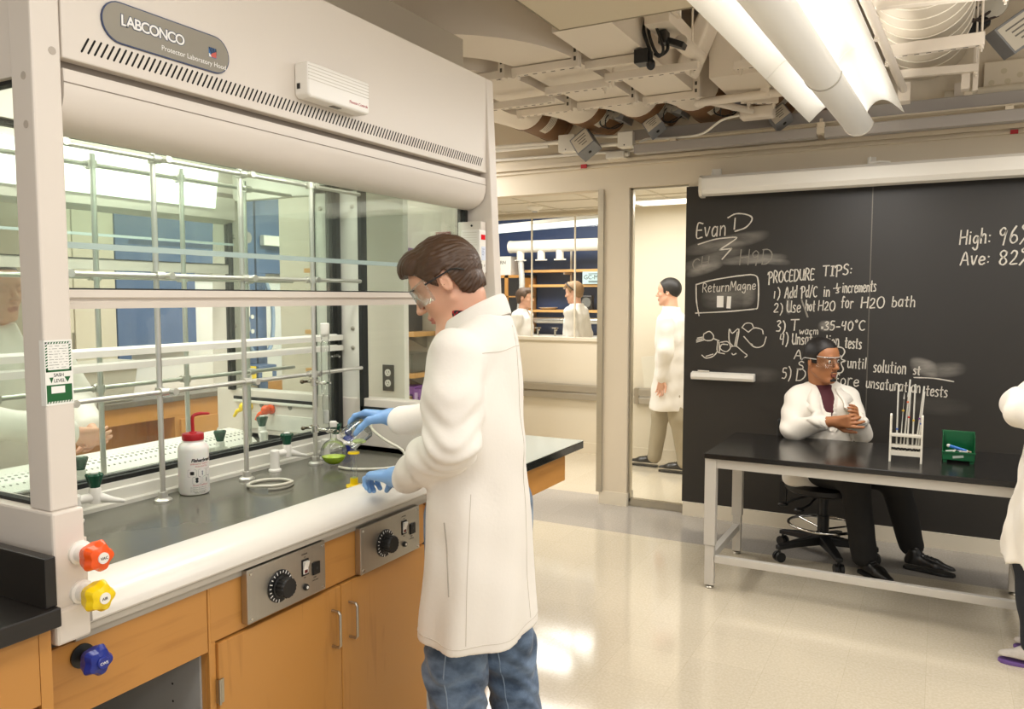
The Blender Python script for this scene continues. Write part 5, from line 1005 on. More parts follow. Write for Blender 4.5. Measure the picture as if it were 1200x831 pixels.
# ducts
def sweep_duct(path, w, z0, z1):
    P = [V3(p[0], p[1], 0) for p in path]; rings = []
    for i in range(len(P)):
        t = unit(P[min(i + 1, len(P) - 1)] - P[max(i - 1, 0)]); n = V3(-t[1], t[0], 0) * w / 2
        rings.append([P[i] + n + V3(0, 0, z0), P[i] - n + V3(0, 0, z0), P[i] - n + V3(0, 0, z1), P[i] + n + V3(0, 0, z1)])
    m = MB(); m.loft([r[::-1] for r in rings]); return m
def elbow(x_in, y_in, R, x_out_dir=1, n=14):
    # comes from -x along y = y_in, bends towards +y
    return [(x_in - 1.6, y_in)] + [(x_in + R * math.sin(a), y_in + R * (1 - math.cos(a))) for a in np.linspace(0, PI / 2, n)]
VLAB = mat('valve_label', '#d7d0c0', 0.6)
def duct(name, cx, path, w, yend, lb, zt=3.07, z0=2.75, yv=4.98, act=True, r=0.165):
    D = thing('air_duct', lb, 'duct', (cx, yend, z0), 'beige air ducts running to the back wall')
    obj('straight_run', sweep_duct(path, w, z0, zt), DUCTM, D, smooth=30)
    zc = z0 + r + 0.005; rings = []; n = 32
    for t in np.linspace(0, 1, 6):
        y = yend + (yv - yend) * t; ring = []
        for a in np.linspace(0, 2 * PI, n + 1)[:-1]:
            c, s = math.cos(a + PI / 4), math.sin(a + PI / 4); k = 1 / max(abs(c), abs(s))
            sq = V3(cx + c * k * w / 2, y, (z0 + zt) / 2 + s * k * (zt - z0) / 2); ci = V3(cx + r * math.cos(a + PI / 4), y, zc + r * math.sin(a + PI / 4))
            ring.append(sq * (1 - t) + ci * t)
        rings.append(ring)
    m = MB(); m.loft(rings); m.cyl((cx, yv, zc), (cx, yv + 0.06, zc), r, n=32); obj('transition', m, DUCTM, D, smooth=40)
    m = MB(); m.lathe([(r * 0.96, 0.06), (r * 1.02, 0.065), (r * 1.02, 0.09), (r * 0.97, 0.095), (r * 0.97, 0.5), (r * 1.0, 0.505), (r * 1.0, 0.56)], (cx, yv, zc), (0, 1, 0), 36); vb = obj('airflow_valve', m, BROWN, D, smooth=40, label='brown coated round airflow valve')
    m = MB(); nn = 8; R2 = r * 0.975; A_ = np.linspace(-1.25, -0.35, nn)
    m._add([(cx + R2 * math.cos(a), y, zc + R2 * math.sin(a)) for y in (yv + 0.2, yv + 0.3) for a in A_], [(i, i + 1, nn + i + 1, nn + i) for i in range(nn - 1)]); lbm = obj('valve_label', m, VLAB, vb)
    m = MB(); R3 = r * 0.978
    for j in range(4): m._add([(cx + R3 * math.cos(a), y, zc + R3 * math.sin(a)) for y in (yv + 0.215 + 0.02 * j, yv + 0.221 + 0.02 * j) for a in A_[1:-1]], [(i, i + 1, nn - 2 + i + 1, nn - 2 + i) for i in range(nn - 3)])
    obj('label_print', m, mat('label_print', '#7c766b', 0.7), vb)
    if act:
        m = MB(); a = -0.35; u = V3(math.cos(a), 0, math.sin(a)); c0 = V3(cx, yv + 0.33, zc) + u * (r + 0.055); s = V3(-u[2], 0, u[0])
        m.obox(c0 + V3(0, 0.02, 0), [u, (0, 1, 0), s], (0.05, 0.1, 0.045)); ab = obj('actuator_box', m, GREYBOX, D, bevel=0.004)
        m = MB(); m.lathe([(0.03, 0), (0.034, 0.004), (0.034, 0.012), (0.012, 0.014)], c0 + V3(-0.01, -0.081, 0), (0, -1, 0), 20); m.obox(c0 + V3(-0.04, -0.1, -0.02), [u, (0, 1, 0), s], (0.02, 0.03, 0.02)); obj('gear_plate', m, mat('gear_grey', '#b7b3a8', 0.4, 0.5), D, smooth=35)
        m = MB(); m.tube(bez([c0 + V3(-0.03, -0.1, 0.02), c0 + V3(-0.09, -0.13, 0.0), c0 + V3(-0.11, -0.11, -0.08), c0 + V3(-0.03, -0.06, -0.1), c0 + V3(0.02, -0.02, -0.06)], 6), 0.005, 8); m.tube(bez([c0 + V3(-0.02, -0.1, 0.0), c0 + V3(-0.06, -0.14, -0.04), c0 + V3(-0.06, -0.12, -0.11), c0 + V3(0.0, -0.04, -0.07)], 6), 0.004, 8); obj('cable', m, BLACK, D, smooth=40)
    return D
eA = elbow(-2.35, 3.12, 0.56); eA = eA + [(-1.79, y) for y in (3.9, 4.3, 4.62)]
duct('a', -1.79, eA, 0.33, 4.62, 'beige duct with a wide curved bend in front, next to the flat plenum')
eB = elbow(-2.7, 3.5, 0.5); eB = eB + [(-2.2, y) for y in (4.15, 4.35, 4.58)]
duct('b', -2.2, eB, 0.33, 4.58, 'beige curved duct half hidden behind the top corner of the hood')
duct('c', -1.415, [(-1.415, 3.26), (-1.415, 4.66)], 0.28, 4.66, 'straight beige duct running from the flat plenum to the back wall')
duct('d', -2.62, [(-2.62, 3.82), (-2.62, 4.55)], 0.32, 4.55, 'beige duct farthest behind the hood corner, mostly hidden', act=False)
duct('e', -1.0, [(-1.0, 4.32), (-1.0, 4.8)], 0.26, 4.8, 'short beige duct under the angled duct, behind the wall cable box', r=0.14, yv=5.02, act=False)
# angled inverted-V duct beside the lamp
m = MB(); prof = [(3.95, 2.72), (4.2, 2.99), (4.26, 3.0), (4.32, 2.99), (4.7, 2.72)]
iv = thing('angled_duct', 'beige duct folded like an upside-down V beside the lamp wing', 'duct', (-1.0, 4.3, 2.72))
m = MB(); m.prism([(-1.18, 2.73), (-1.06, 3.0), (-1.02, 3.03), (-0.97, 3.02), (-0.68, 2.82), (-0.66, 2.9), (-0.96, 3.12), (-1.04, 3.13), (-1.11, 3.08), (-1.25, 2.78)], 4.1, 4.28, 1); obj('casing', m, DUCTM, iv, bevel=0.02, seg=3)
# brown valve at the right and spiral duct
duct('f', -0.66, [(-0.66, 4.4), (-0.66, 4.8)], 0.28, 4.8, 'short beige duct whose brown valve shows beside the end of the lamp wing', r=0.15, act=True)
sd = thing('spiral_duct', 'large ribbed round spiral duct to the right of the lamp', 'duct', (-0.05, 4.2, 3.0))
m = MB(); m.cyl((-0.13, 2.2, 3.1), (-0.13, 5.4, 3.1), 0.235, n=48); obj('pipe', m, mat('spiral_paint', '#cabfac', 0.5), sd, smooth=40)
for i, y in enumerate(np.arange(2.3, 5.2, 0.15)):
    m = MB(); m.tube([(-0.13 + 0.237 * math.cos(a), y + 0.12 * (a / (2 * PI)), 3.1 + 0.237 * math.sin(a)) for a in np.linspace(-PI, PI, 41)], 0.004, 6); obj('rib', m, mat('rib_paint', '#ece5d6', 0.5) if i == 0 else bpy.data.materials['rib_paint'], sd, smooth=60)
# struts
SLOT = mat('slot_dark', '#4a4337', 0.8)
def strut(p0, p1, lb, h=0.041, w=0.041, slots=True, rods=(), bracket=False, cat='strut', gp='slotted ceiling struts'):
    p0, p1 = V3(*p0), V3(*p1); d = unit(p1 - p0); L_ = np.linalg.norm(p1 - p0); c = (p0 + p1) / 2; n = V3(-d[1], d[0], 0)
    S_ = thing('strut_channel', lb, cat, tuple(c), gp)
    m = MB(); m.obox(c + V3(0, 0, h / 2), [d, n, (0, 0, 1)], (L_ / 2, w / 2, h / 2)); obj('channel', m, CEILM if not slots else DUCTM, S_, bevel=0.003)
    if slots:
        m = MB(); k = max(2, int(L_ / 0.05))
        for i in range(k): m.obox(p0 + d * L_ * (i + 0.5) / k + V3(0, 0, 0.0), [d, n, (0, 0, 1)], (0.011, 0.005, 0.0006))
        obj('slots', m, SLOT, S_)
    for t in rods:
        q = p0 + d * L_ * t
        m = MB(); m.cyl(q + V3(0, 0, -0.03), V3(q[0], q[1], 3.35), 0.005, n=8); m.cyl(q + V3(0, 0, -0.016), q + V3(0, 0, 0), 0.011, n=6); obj('threaded_rod', m, CEILM, S_)
    if bracket:
        m = MB(); q = p1; m.obox(q + V3(0, 0, 0.1), [d, n, (0, 0, 1)], (0.02, 0.02, 0.1)); obj('upright', m, DUCTM, S_, bevel=0.003)
        m = MB()
        for i in range(4): m.obox(q + V3(0, 0, 0.04 + 0.04 * i) - n * 0.0205, [d, n, (0, 0, 1)], (0.006, 0.0006, 0.01))
        obj('upright_slots', m, SLOT, S_)
        m = MB(); m.cyl(p0 + d * 0.02 - n * 0.024, p0 + d * 0.02 + n * 0.024, 0.014, n=12); obj('bolt', m, DUCTM, S_); m = MB(); m.cyl(q - n * 0.024 + V3(0, 0, 0.01), q + n * 0.024 + V3(0, 0, 0.01), 0.014, n=12); obj('bolt', m, DUCTM, S_)
strut((-1.965, 3.66, 2.705), (-1.612, 3.66, 2.705), 'strut across the underside of the widely curved duct, at its bend', bracket=True)
strut((-2.4, 3.67, 2.705), (-2.03, 3.67, 2.705), 'short strut end showing just above the top corner of the hood', bracket=True)
strut((-1.59, 3.73, 2.705), (-1.25, 3.73, 2.705), 'strut under the straight duct near the flat plenum', slots=False)
strut((-2.37, 4.48, 2.705), (-2.02, 4.48, 2.705), 'strut under the half hidden curved duct near the brown valves', bracket=True)
strut((-1.96, 4.48, 2.705), (-1.61, 4.48, 2.705), 'strut under the widely curved duct close to its brown valve', bracket=True)
strut((-1.57, 4.54, 2.705), (-1.255, 4.54, 2.705), 'strut under the straight duct close to its brown valve', bracket=True)
strut((-2.38, 4.08, 2.66), (-1.93, 4.07, 2.66), 'slotted strut just past the hood top corner, lowest of the stepped three', rods=(0.06,))
strut((-1.9, 3.92, 2.66), (-1.545, 3.915, 2.66), 'slotted strut in the middle of the stepped row of three', rods=(0.95,))
strut((-1.549, 3.893, 2.68), (-1.069, 3.893, 2.68), 'white slotted strut on two rods under the hanging power cables', rods=(0.08, 0.93))
strut((-0.97, 4.2, 2.74), (-0.74, 4.19, 2.74), 'short slotted strut against the lamp wing beside the angled duct', rods=(0.15, 0.6))
strut((-1.05, 4.75, 2.70), (-0.87, 4.86, 2.70), 'small slanting strut behind the lamp wing above the cable box', rods=(0.2, 0.9))
strut((-0.3, 3.75, 2.79), (0.2, 3.85, 2.79), 'upper strut crossing below the spiral duct at the top edge', slots=False, rods=(0.98,))
strut((-0.278, 4.535, 2.79), (0.146, 4.52, 2.79), 'middle slotted strut crossing below the spiral duct', rods=(0.97,), h=0.06)
strut((-0.24, 4.93, 2.78), (0.135, 4.99, 2.78), 'thin strut below the end of the spiral duct, nearest the wall', slots=False, rods=(0.97,))
# pipe beside the lamp and its clamps
pp = thing('conduit_pipe', 'white pipe running above and along the right lamp wing', 'pipe', (-0.25, 4.2, 2.75))
m = MB(); m.cyl((-0.31, 3.4, 2.76), (-0.215, 5.0, 2.72), 0.02, n=16); obj('pipe', m, DUCTM, pp, smooth=40)
m = MB(); m.box((-0.245, 4.95, 2.66), (-0.185, 5.05, 2.76)); m.cyl((-0.29, 3.95, 2.72), (-0.28, 3.99, 2.8), 0.012, n=8); m.cyl((-0.27, 4.4, 2.72), (-0.26, 4.42, 2.8), 0.012, n=8); obj('pipe_clamp', m, DUCTM, pp)
# grey wire tracks along the top of the back wall
for (z0, z1, y0, y1, lb) in ((2.588, 2.67, 5.2, 5.28, 'lower'), (2.685, 2.755, 5.31, 5.38, 'upper')): pass
t1 = thing('wire_track', 'upper of two long grey metal tracks along the top of the back wall', 'track', (-0.5, 5.34, 2.68), 'grey metal tracks')
m = MB(); m.box((-1.985, 5.32, 2.665), (3.0, 5.4, 2.735)); obj('body', m, GREYTRK, t1, bevel=0.003)
m = MB(); m.box((-1.99, 5.325, 2.655), (3.0, 5.39, 2.665)); obj('lip', m, WALLM, t1)
t2 = thing('wire_track', 'lower grey metal track with a joint under the lamp end, above the projection screen', 'track', (-0.5, 5.24, 2.56), 'grey metal tracks')
m = MB(); m.box((-1.87, 5.215, 2.555), (-0.7, 5.29, 2.615)); obj('body', m, GREYTRK, t2, bevel=0.003)
m = MB(); m.box((-0.655, 5.215, 2.548), (3.0, 5.29, 2.612)); obj('body', m, GREYTRK, t2, bevel=0.003)
m = MB(); m.box((-0.7, 5.225, 2.575), (-0.655, 5.28, 2.645)); m.cyl((-0.678, 5.25, 2.62), (-0.678, 5.25, 2.67), 0.01, n=8); obj('joint', m, WALLM, t2)
for x in (-1.6, -0.678, 0.3):
    m = MB(); m.box((x - 0.02, 5.22, 2.612), (x + 0.02, 5.618, 2.632)); obj('wall_bracket', m, WALLM, t2)
for x in (-1.7, -0.9, 0.1):
    m = MB(); m.box((x - 0.02, 5.33, 2.735), (x + 0.02, 5.618, 2.755)); obj('wall_bracket', m, WALLM, t1)
# conduits and junction boxes on the left of the tracks
cA = thing('conduit_pipe', 'white conduit from the hood corner to the small square box below the ducts', 'pipe', (-2.8, 5.4, 2.72))
m = MB(); m.cyl((-3.3, 5.4, 2.735), (-2.5, 5.4, 2.72), 0.016, n=12); m.cyl((-3.3, 5.4, 2.705), (-2.6, 5.4, 2.7), 0.013, n=12); obj('pipe', m, WHITE, cA, smooth=40)
cB = thing('conduit_pipe', 'white conduit between the two square junction boxes below the ducts', 'pipe', (-2.2, 5.4, 2.66))
m = MB(); m.cyl((-2.37, 5.4, 2.675), (-1.99, 5.33, 2.65), 0.014, n=12); m.tube(bez([(-2.25, 5.42, 2.72), (-2.22, 5.4, 2.74), (-2.1, 5.36, 2.715), (-1.99, 5.33, 2.705)], 6), 0.012, 10); obj('pipe', m, WHITE, cB, smooth=40)
for x, y, s, z, lb in ((-2.435, 5.4, 0.065, 2.70, 'square white junction box at the end of the conduit from the hood corner'), (-1.955, 5.32, 0.055, 2.67, 'square white junction box at the left end of the grey tracks')):
    J = thing('junction_box', lb, 'box', (x, y, z), 'white junction boxes')
    m = MB(); m.box((x - s, y - 0.045, z - s * 0.95), (x + s, y + 0.045, z + s * 0.95)); obj('body', m, WHITE, J, bevel=0.004)
    m = MB(); m.lathe([(0.005, 0), (0.004, 0.002)], (x - s * 0.1, y - 0.045, z - s * 0.7), (0, -1, 0), 8); obj('screw', m, INK, J)
jb = thing('junction_box', 'pale cable box with a curved cable hanging behind the lamp wing', 'box', (-1.03, 5.05, 2.70), 'white junction boxes')
m = MB(); m.box((-1.12, 5.0, 2.665), (-0.92, 5.1, 2.735)); obj('body', m, DUCTM, jb, bevel=0.015, seg=3)
m = MB(); m.tube(bez([(-1.12, 5.05, 2.7), (-1.25, 5.1, 2.69), (-1.4, 5.2, 2.64), (-1.6, 5.25, 2.64), (-1.78, 5.27, 2.655), (-1.85, 5.28, 2.64)], 8), 0.008, 10); obj('cable', m, WHITE, jb, smooth=40)
cp = thing('conduit_pipe', 'white pipe with a branch passing behind the lamp wing', 'pipe', (-1.0, 4.7, 2.72))
m = MB(); m.cyl((-1.27, 4.62, 2.70), (-0.68, 4.72, 2.73), 0.024, n=14); m.sphere((-1.27, 4.62, 2.70), 0.026, 10); m.cyl((-1.2, 4.63, 2.70), (-1.04, 4.98, 2.70), 0.02, n=12); obj('pipe', m, DUCTM, cp, smooth=40)
m = MB(); m.box((-0.93, 4.66, 2.70), (-0.88, 4.72, 2.83)); obj('clamp', m, DUCTM, cp, bevel=0.004)
ct_ = thing('wall_fitting', 'small pale fitting on the ridge below the square junction boxes', 'fitting', (-2.13, 5.58, 2.6))
m = MB(); m.box((-2.2, 5.53, 2.595), (-2.06, 5.6, 2.645)); obj('body', m, WHITE, ct_, bevel=0.006); m = MB(); m.cyl((-2.06, 5.565, 2.62), (-2.03, 5.565, 2.62), 0.016, n=12); obj('nipple', m, WHITE, ct_)
m = MB(); m.cyl((-3.5, 5.595, 2.675), (-1.9, 5.595, 2.648), 0.013, n=10); o = obj('conduit_pipe', m, WHITE, smooth=40); tag(o, 'long thin white conduit along the top of the wall over the corridor opening', 'pipe')
m = MB(); m.box((-2.42, 5.585, 2.548), (-2.37, 5.592, 2.578)); o = obj('red_tag', m, RED, bevel=0.001); tag(o, 'small dark red tag on the wall ridge above the corridor opening', 'tag')
m = MB(); m.box((0.33, 5.585, 2.54), (0.37, 5.592, 2.565)); o = obj('red_tag', m, RED, bevel=0.001); tag(o, 'small red tag on the wall ridge at the right above the projection screen', 'tag')
# controllers
def controller(c, ax, half, lb, txt=True):
    K = thing('valve_controller', lb, 'control box', tuple(c), 'grey valve control boxes')
    A = [unit(a) for a in ax]
    m = MB(); m.obox(c, A, half); obj('case', m, GREYBOX, K, bevel=0.003)
    f_ = V3(*c) - A[1] * (half[1] + 0.0006)
    m = MB(); m.obox(f_, A, (half[0] * 0.9, 0.0006, half[2] * 0.85)); pl_ = obj('face_label', m, VLAB, K)
    m = MB()
    for i in range(4): m.obox(f_ - A[1] * 0.0008 + A[2] * half[2] * (0.5 - 0.3 * i) + A[0] * half[0] * (0.1 * (i % 2)), A, (half[0] * (0.6 - 0.1 * i), 0.0004, half[2] * 0.05))
    obj('print', m, mat('print_grey', '#77736b', 0.6), pl_)
    m = MB(); m.lathe([(0.012, 0), (0.012, 0.002)], V3(*c) + A[2] * 0 + A[0] * 0 - A[2] * (half[2] + 0.0), -A[2], 14); obj('knockout', m, BLACK, K)
    return K
controller((-2.25, 5.28, 2.66), [(0.8, 0.1, 0.6), (0.1, 1, -0.3), (-0.6, 0.3, 0.8)], (0.075, 0.06, 0.075), 'tilted grey control box with a white label beside the square junction box')
controller((-1.72, 5.2, 2.72), [(0.75, 0.2, 0.6), (0, 1, -0.3), (-0.6, 0.3, 0.8)], (0.06, 0.05, 0.05), 'tilted grey control box above the left end of the grey tracks')
controller((-0.92, 5.25, 2.70), [(0.75, 0.2, 0.6), (0, 1, -0.3), (-0.6, 0.3, 0.8)], (0.06, 0.05, 0.05), 'tilted grey control box behind the curved cable near the lamp')
controller((0.30, 5.1, 2.98), [(0.8, 0.25, 0.6), (-0.4, 1, 0.0), (-0.6, -0.1, 0.8)], (0.09, 0.06, 0.085), 'large tilted grey control box in the top right corner below the spiral duct')
rv = thing('airflow_valve', 'dark cabled valve gear beside the large control box in the top right corner', 'valve', (0.12, 5.1, 3.1))
m = MB(); m.lathe([(0.06, 0), (0.065, 0.005), (0.065, 0.02), (0.02, 0.022)], (0.2, 5.0, 3.12), (-0.2, -1, -0.2), 24); obj('gear_plate', m, mat('gear2', '#b4afa2', 0.45, 0.5), rv, smooth=35)
m = MB(); m.obox((0.13, 5.06, 3.04), [(0.8, 0, 0.6), (0, 1, 0), (-0.6, 0, 0.8)], (0.05, 0.04, 0.03)); m.obox((0.09, 5.05, 2.99), [(0.8, 0, -0.6), (0, 1, 0), (0.6, 0, 0.8)], (0.04, 0.03, 0.02)); obj('motor', m, BLACK, rv, bevel=0.004)
m = MB(); m.tube(bez([(0.12, 5.0, 3.16), (0.04, 4.98, 3.12), (0.05, 4.98, 3.05), (0.12, 4.98, 3.05), (0.2, 5.0, 3.1)], 8), 0.008, 8); m.tube(bez([(0.15, 5.0, 3.14), (0.08, 4.98, 3.08), (0.14, 4.98, 3.04), (0.22, 5.0, 3.06)], 8), 0.006, 8); obj('cable', m, mat('dark_cable', '#2a1d16', 0.5), rv, smooth=40)
m = MB(); m.box((0.115, 5.06, 2.7), (0.14, 5.1, 3.3)); m.box((0.06, 5.0, 2.7), (0.1, 5.06, 2.79)); obj('hanger_bar', m, DUCTM, rv)
bp_ = thing('wall_box', 'flat beige wall box with round knockouts at the upper right', 'box', (0.32, 5.5, 2.85))
m = MB(); m.box((0.18, 5.5, 2.78), (0.42, 5.62, 2.95)); obj('body', m, WALLM, bp_, bevel=0.003)
m = MB()
for x, z in ((0.22, 2.83), (0.3, 2.83), (0.36, 2.86), (0.28, 2.89)): m.lathe([(0.016, 0), (0.016, 0.001)], (x, 5.5, z), (0, -1, 0), 16)
obj('knockout', m, mat('knockout_paint', '#cbbfa2', 0.5), bp_)
rp = thing('insulated_pipe', 'fat white insulated pipe at the upper right above the grey tracks', 'pipe', (0.3, 5.5, 2.8))
m = MB(); m.cyl((-0.02, 5.48, 2.755), (2.0, 5.48, 2.755), 0.052, n=24); obj('pipe', m, CREAM, rp, smooth=40)
m = MB(); m.box((0.03, 5.41, 2.69), (0.075, 5.432, 2.83)); obj('hanger', m, DUCTM, rp)
# hanging power box and cables
hp = thing('power_box', 'hanging power outlet box with black cables and plugs below the ceiling', 'power box', (-1.2, 3.7, 2.8))
m = MB(); m.obox((-1.18, 3.78, 2.86), [(1, 0, 0), (0, 1, 0), (0, 0, 1)], (0.06, 0.2, 0.035)); m.box((-1.255, 3.6, 2.87), (-1.1, 3.7, 2.93)); obj('housing', m, DUCTM, hp, bevel=0.004)
m = MB(); m.cyl((-1.12, 3.75, 2.78), (-1.09, 3.98, 2.76), 0.035, n=16); obj('pipe_end', m, DUCTM, hp, smooth=40)
m = MB(); m.box((-1.31, 3.64, 2.678), (-1.24, 3.72, 2.744)); obj('plug', m, BLACK, hp, bevel=0.004); m = MB(); m.box((-1.2, 3.66, 2.76), (-1.16, 3.72, 2.82)); m.obox((-1.13, 3.72, 2.765), [(0.9, 0, -0.4), (0, 1, 0), (0.4, 0, 0.9)], (0.045, 0.03, 0.014)); obj('plug', m, BLACK, hp, bevel=0.004); m = MB(); m.sphere((-1.232, 3.66, 2.668), (0.022, 0.02, 0.026), 12); obj('plug', m, BLACK, hp, bevel=0.004)
m = MB()
m.tube(bez([(-1.28, 3.7, 2.9), (-1.27, 3.66, 2.83), (-1.24, 3.66, 2.74), (-1.232, 3.66, 2.69)], 8), 0.009, 8); m.tube(bez([(-1.26, 3.7, 2.9), (-1.24, 3.66, 2.8), (-1.2, 3.66, 2.71), (-1.16, 3.68, 2.73), (-1.17, 3.7, 2.8)], 8), 0.008, 8); m.tube(bez([(-1.24, 3.7, 2.9), (-1.2, 3.65, 2.82), (-1.17, 3.65, 2.73), (-1.19, 3.66, 2.70), (-1.22, 3.68, 2.72)], 8), 0.007, 8)
obj('cable', m, BLACK, hp, smooth=40)
m = MB(); m.cyl((-1.19, 3.78, 2.89), (-1.19, 3.78, 3.35), 0.008, n=8); obj('stem', m, DUCTM, hp)
# white elbow pipes above the hood
for x, lb in ((-2.02, 'white elbow pipe rising above the hood filler, nearer to the ducts'), (-2.2, 'white elbow pipe above the hood at the top edge')):
    E_ = thing('elbow_pipe', lb, 'pipe', (x, 2.75, 2.63), 'white elbow pipes above the hood')
    yb = 2.62 if x > -2.1 else 2.3
    m = MB(); m.tube(bez([(x, yb, 3.3), (x, yb, 2.85), (x - 0.02, yb - 0.03, 2.74), (x - 0.1, yb - 0.07, 2.69), (x - 0.3, yb - 0.1, 2.68)], 8), 0.05, 18); obj('pipe', m, WHITE, E_, smooth=50)
    m = MB(); m.cyl((x, yb, 2.95), (x, yb, 3.0), 0.056, n=18); obj('collar', m, WHITE, E_, smooth=40)
# ================================================================== ALCOVE BEYOND THE HOOD
for z, lb in ((1.37, 'wooden shelf carrying the clear drawer organiser, beyond the hood side glass'), (1.15, 'wooden shelf above the purple glove boxes, beyond the hood side glass'), (1.72, 'topmost wooden shelf behind the head of the standing man'), (0.975, 'lowest wooden shelf, holding the purple glove boxes')):
    S_ = thing('wall_shelf', lb, 'shelf', (-2.7, 3.56, z), 'wooden alcove shelves')
    m = MB(); m.box((-3.2, 3.44, z), (-2.44, 3.658, z + 0.025)); obj('board', m, PLY, S_, bevel=0.002)
    m = MB()
    for x in (-2.98, -2.52): m.prism([(3.658, z - 0.07), (3.658, z), (3.48, z), (3.5, z - 0.012)], x, x + 0.012, 0)
    obj('bracket', m, STEEL, S_)
dz = thing('drawer_organiser', 'smoky clear drawer organiser on the wooden shelf', 'organiser', (-2.58, 3.55, 1.395))
m = MB(); m.box((-2.72, 3.5, 1.395), (-2.53, 3.65, 1.54)); obj('frame', m, mat('organiser_frame', '#4f4d4a', 0.4), dz, bevel=0.003)
OD = mat('smoky_drawer', '#8f8b84', 0.2)
for i in range(4):
    for j in range(3):
        m = MB(); x = -2.716 + 0.0465 * i; z = 1.4 + 0.0465 * j; m.box((x, 3.492, z), (x + 0.042, 3.5, z + 0.04)); m.box((x + 0.014, 3.484, z + 0.012), (x + 0.028, 3.492, z + 0.02)); obj('drawer', m, OD, dz, bevel=0.001)
cb = thing('clear_bin', 'clear acrylic bin on the shelf under the drawer organiser', 'bin', (-2.6, 3.53, 1.175))
m = MB()
for a, q in (((-2.72, 3.46, 1.175), (-2.47, 3.463, 1.28)), ((-2.473, 3.46, 1.175), (-2.47, 3.64, 1.28)), ((-2.72, 3.46, 1.175), (-2.717, 3.64, 1.28)), ((-2.72, 3.637, 1.175), (-2.47, 3.64, 1.28)), ((-2.72, 3.46, 1.175), (-2.47, 3.64, 1.178))): m.box(a, q)
obj('walls', m, glass('acrylic', (0.93, 0.94, 0.93), 0.06, 0.6), cb)
PUR = mat('purple_carton', '#8d5aa5', 0.5, noise=0.1, nscale=20); LIL = mat('lilac_print', '#c9b2d6', 0.5); TANB = mat('tan_carton', '#b59a6c', 0.6)
def carton(x, y, z, sx, sy, sz, lb, main=PUR, pr=LIL, gp='cartons on the alcove shelves', rz=0.0):
    B_ = thing('glove_box', lb, 'box', (x, y, z), gp, rz)
    m = MB(); m.box((-sx / 2, -sy / 2, 0), (sx / 2, sy / 2, sz)); obj('carton', m, main, B_, bevel=0.002, local=True)
    m = MB(); m.box((-sx * 0.3, -sy / 2 - 0.0006, sz * 0.25), (sx * 0.2, -sy / 2, sz * 0.8)); obj('front_print', m, pr, B_, local=True)
    m = MB(); m.lathe([(sx * 0.12, 0), (sx * 0.12, 0.0006)], (sx * 0.3, -sy / 2, sz * 0.5), (0, -1, 0), 14); obj('glove_slot', m, mat('carton_slot', '#5b3a6c', 0.7), B_, local=True)
carton(-2.645, 3.54, 1.0, 0.11, 0.12, 0.085, 'purple glove carton at the left of the lowest alcove shelf')
carton(-2.53, 3.54, 1.0, 0.1, 0.12, 0.1, 'purple glove carton in the middle of the lowest alcove shelf', rz=0.12)
carton(-2.46, 3.51, 1.0, 0.035, 0.09, 0.09, 'narrow purple carton leaning at the right end of the lowest alcove shelf', rz=0.3)
carton(-2.515, 3.465, 1.0, 0.07, 0.03, 0.05, 'small tan and black carton in front of the purple ones', TANB, mat('black_print', '#2b2723', 0.5))
carton(-2.7, 3.55, 1.745, 0.14, 0.14, 0.11, 'purple glove carton at the left of the topmost alcove shelf')
carton(-2.57, 3.55, 1.745, 0.1, 0.14, 0.1, 'purple glove carton near the head of the standing man', rz=0.1)
m = MB(); m.tube(bez([(-2.68, 3.5, 1.092), (-2.63, 3.49, 1.105), (-2.58, 3.5, 1.112), (-2.54, 3.49, 1.108)], 5), [0.008] * 8 + [0.014] * 5 + [0.008] * 3, 8); o = obj('blue_glove', m, mat('glove_blue_rag', '#3c6ea8', 0.6), smooth=60); tag(o, 'crumpled blue glove lying on top of the purple cartons', 'glove')
sg = thing('wall_sign', 'small red framed sign on the alcove wall above the man', 'sign', (-2.4, 3.655, 1.9))
m = MB(); m.box((-2.44, 3.65, 1.855), (-2.345, 3.66, 1.935)); obj('frame', m, mat('sign_red', '#8d2a2e', 0.45), sg, bevel=0.002); m = MB(); m.box((-2.43, 3.648, 1.865), (-2.355, 3.651, 1.925)); obj('face', m, mat('sign_face', '#d9cfc6', 0.5), sg)
m = MB(); m.box((-2.41, 3.6465, 1.875), (-2.4, 3.6485, 1.915)); m.box((-2.39, 3.6465, 1.875), (-2.385, 3.6485, 1.915)); m.box((-2.375, 3.6465, 1.875), (-2.37, 3.6485, 1.915)); obj('sign_print', m, INK, sg)
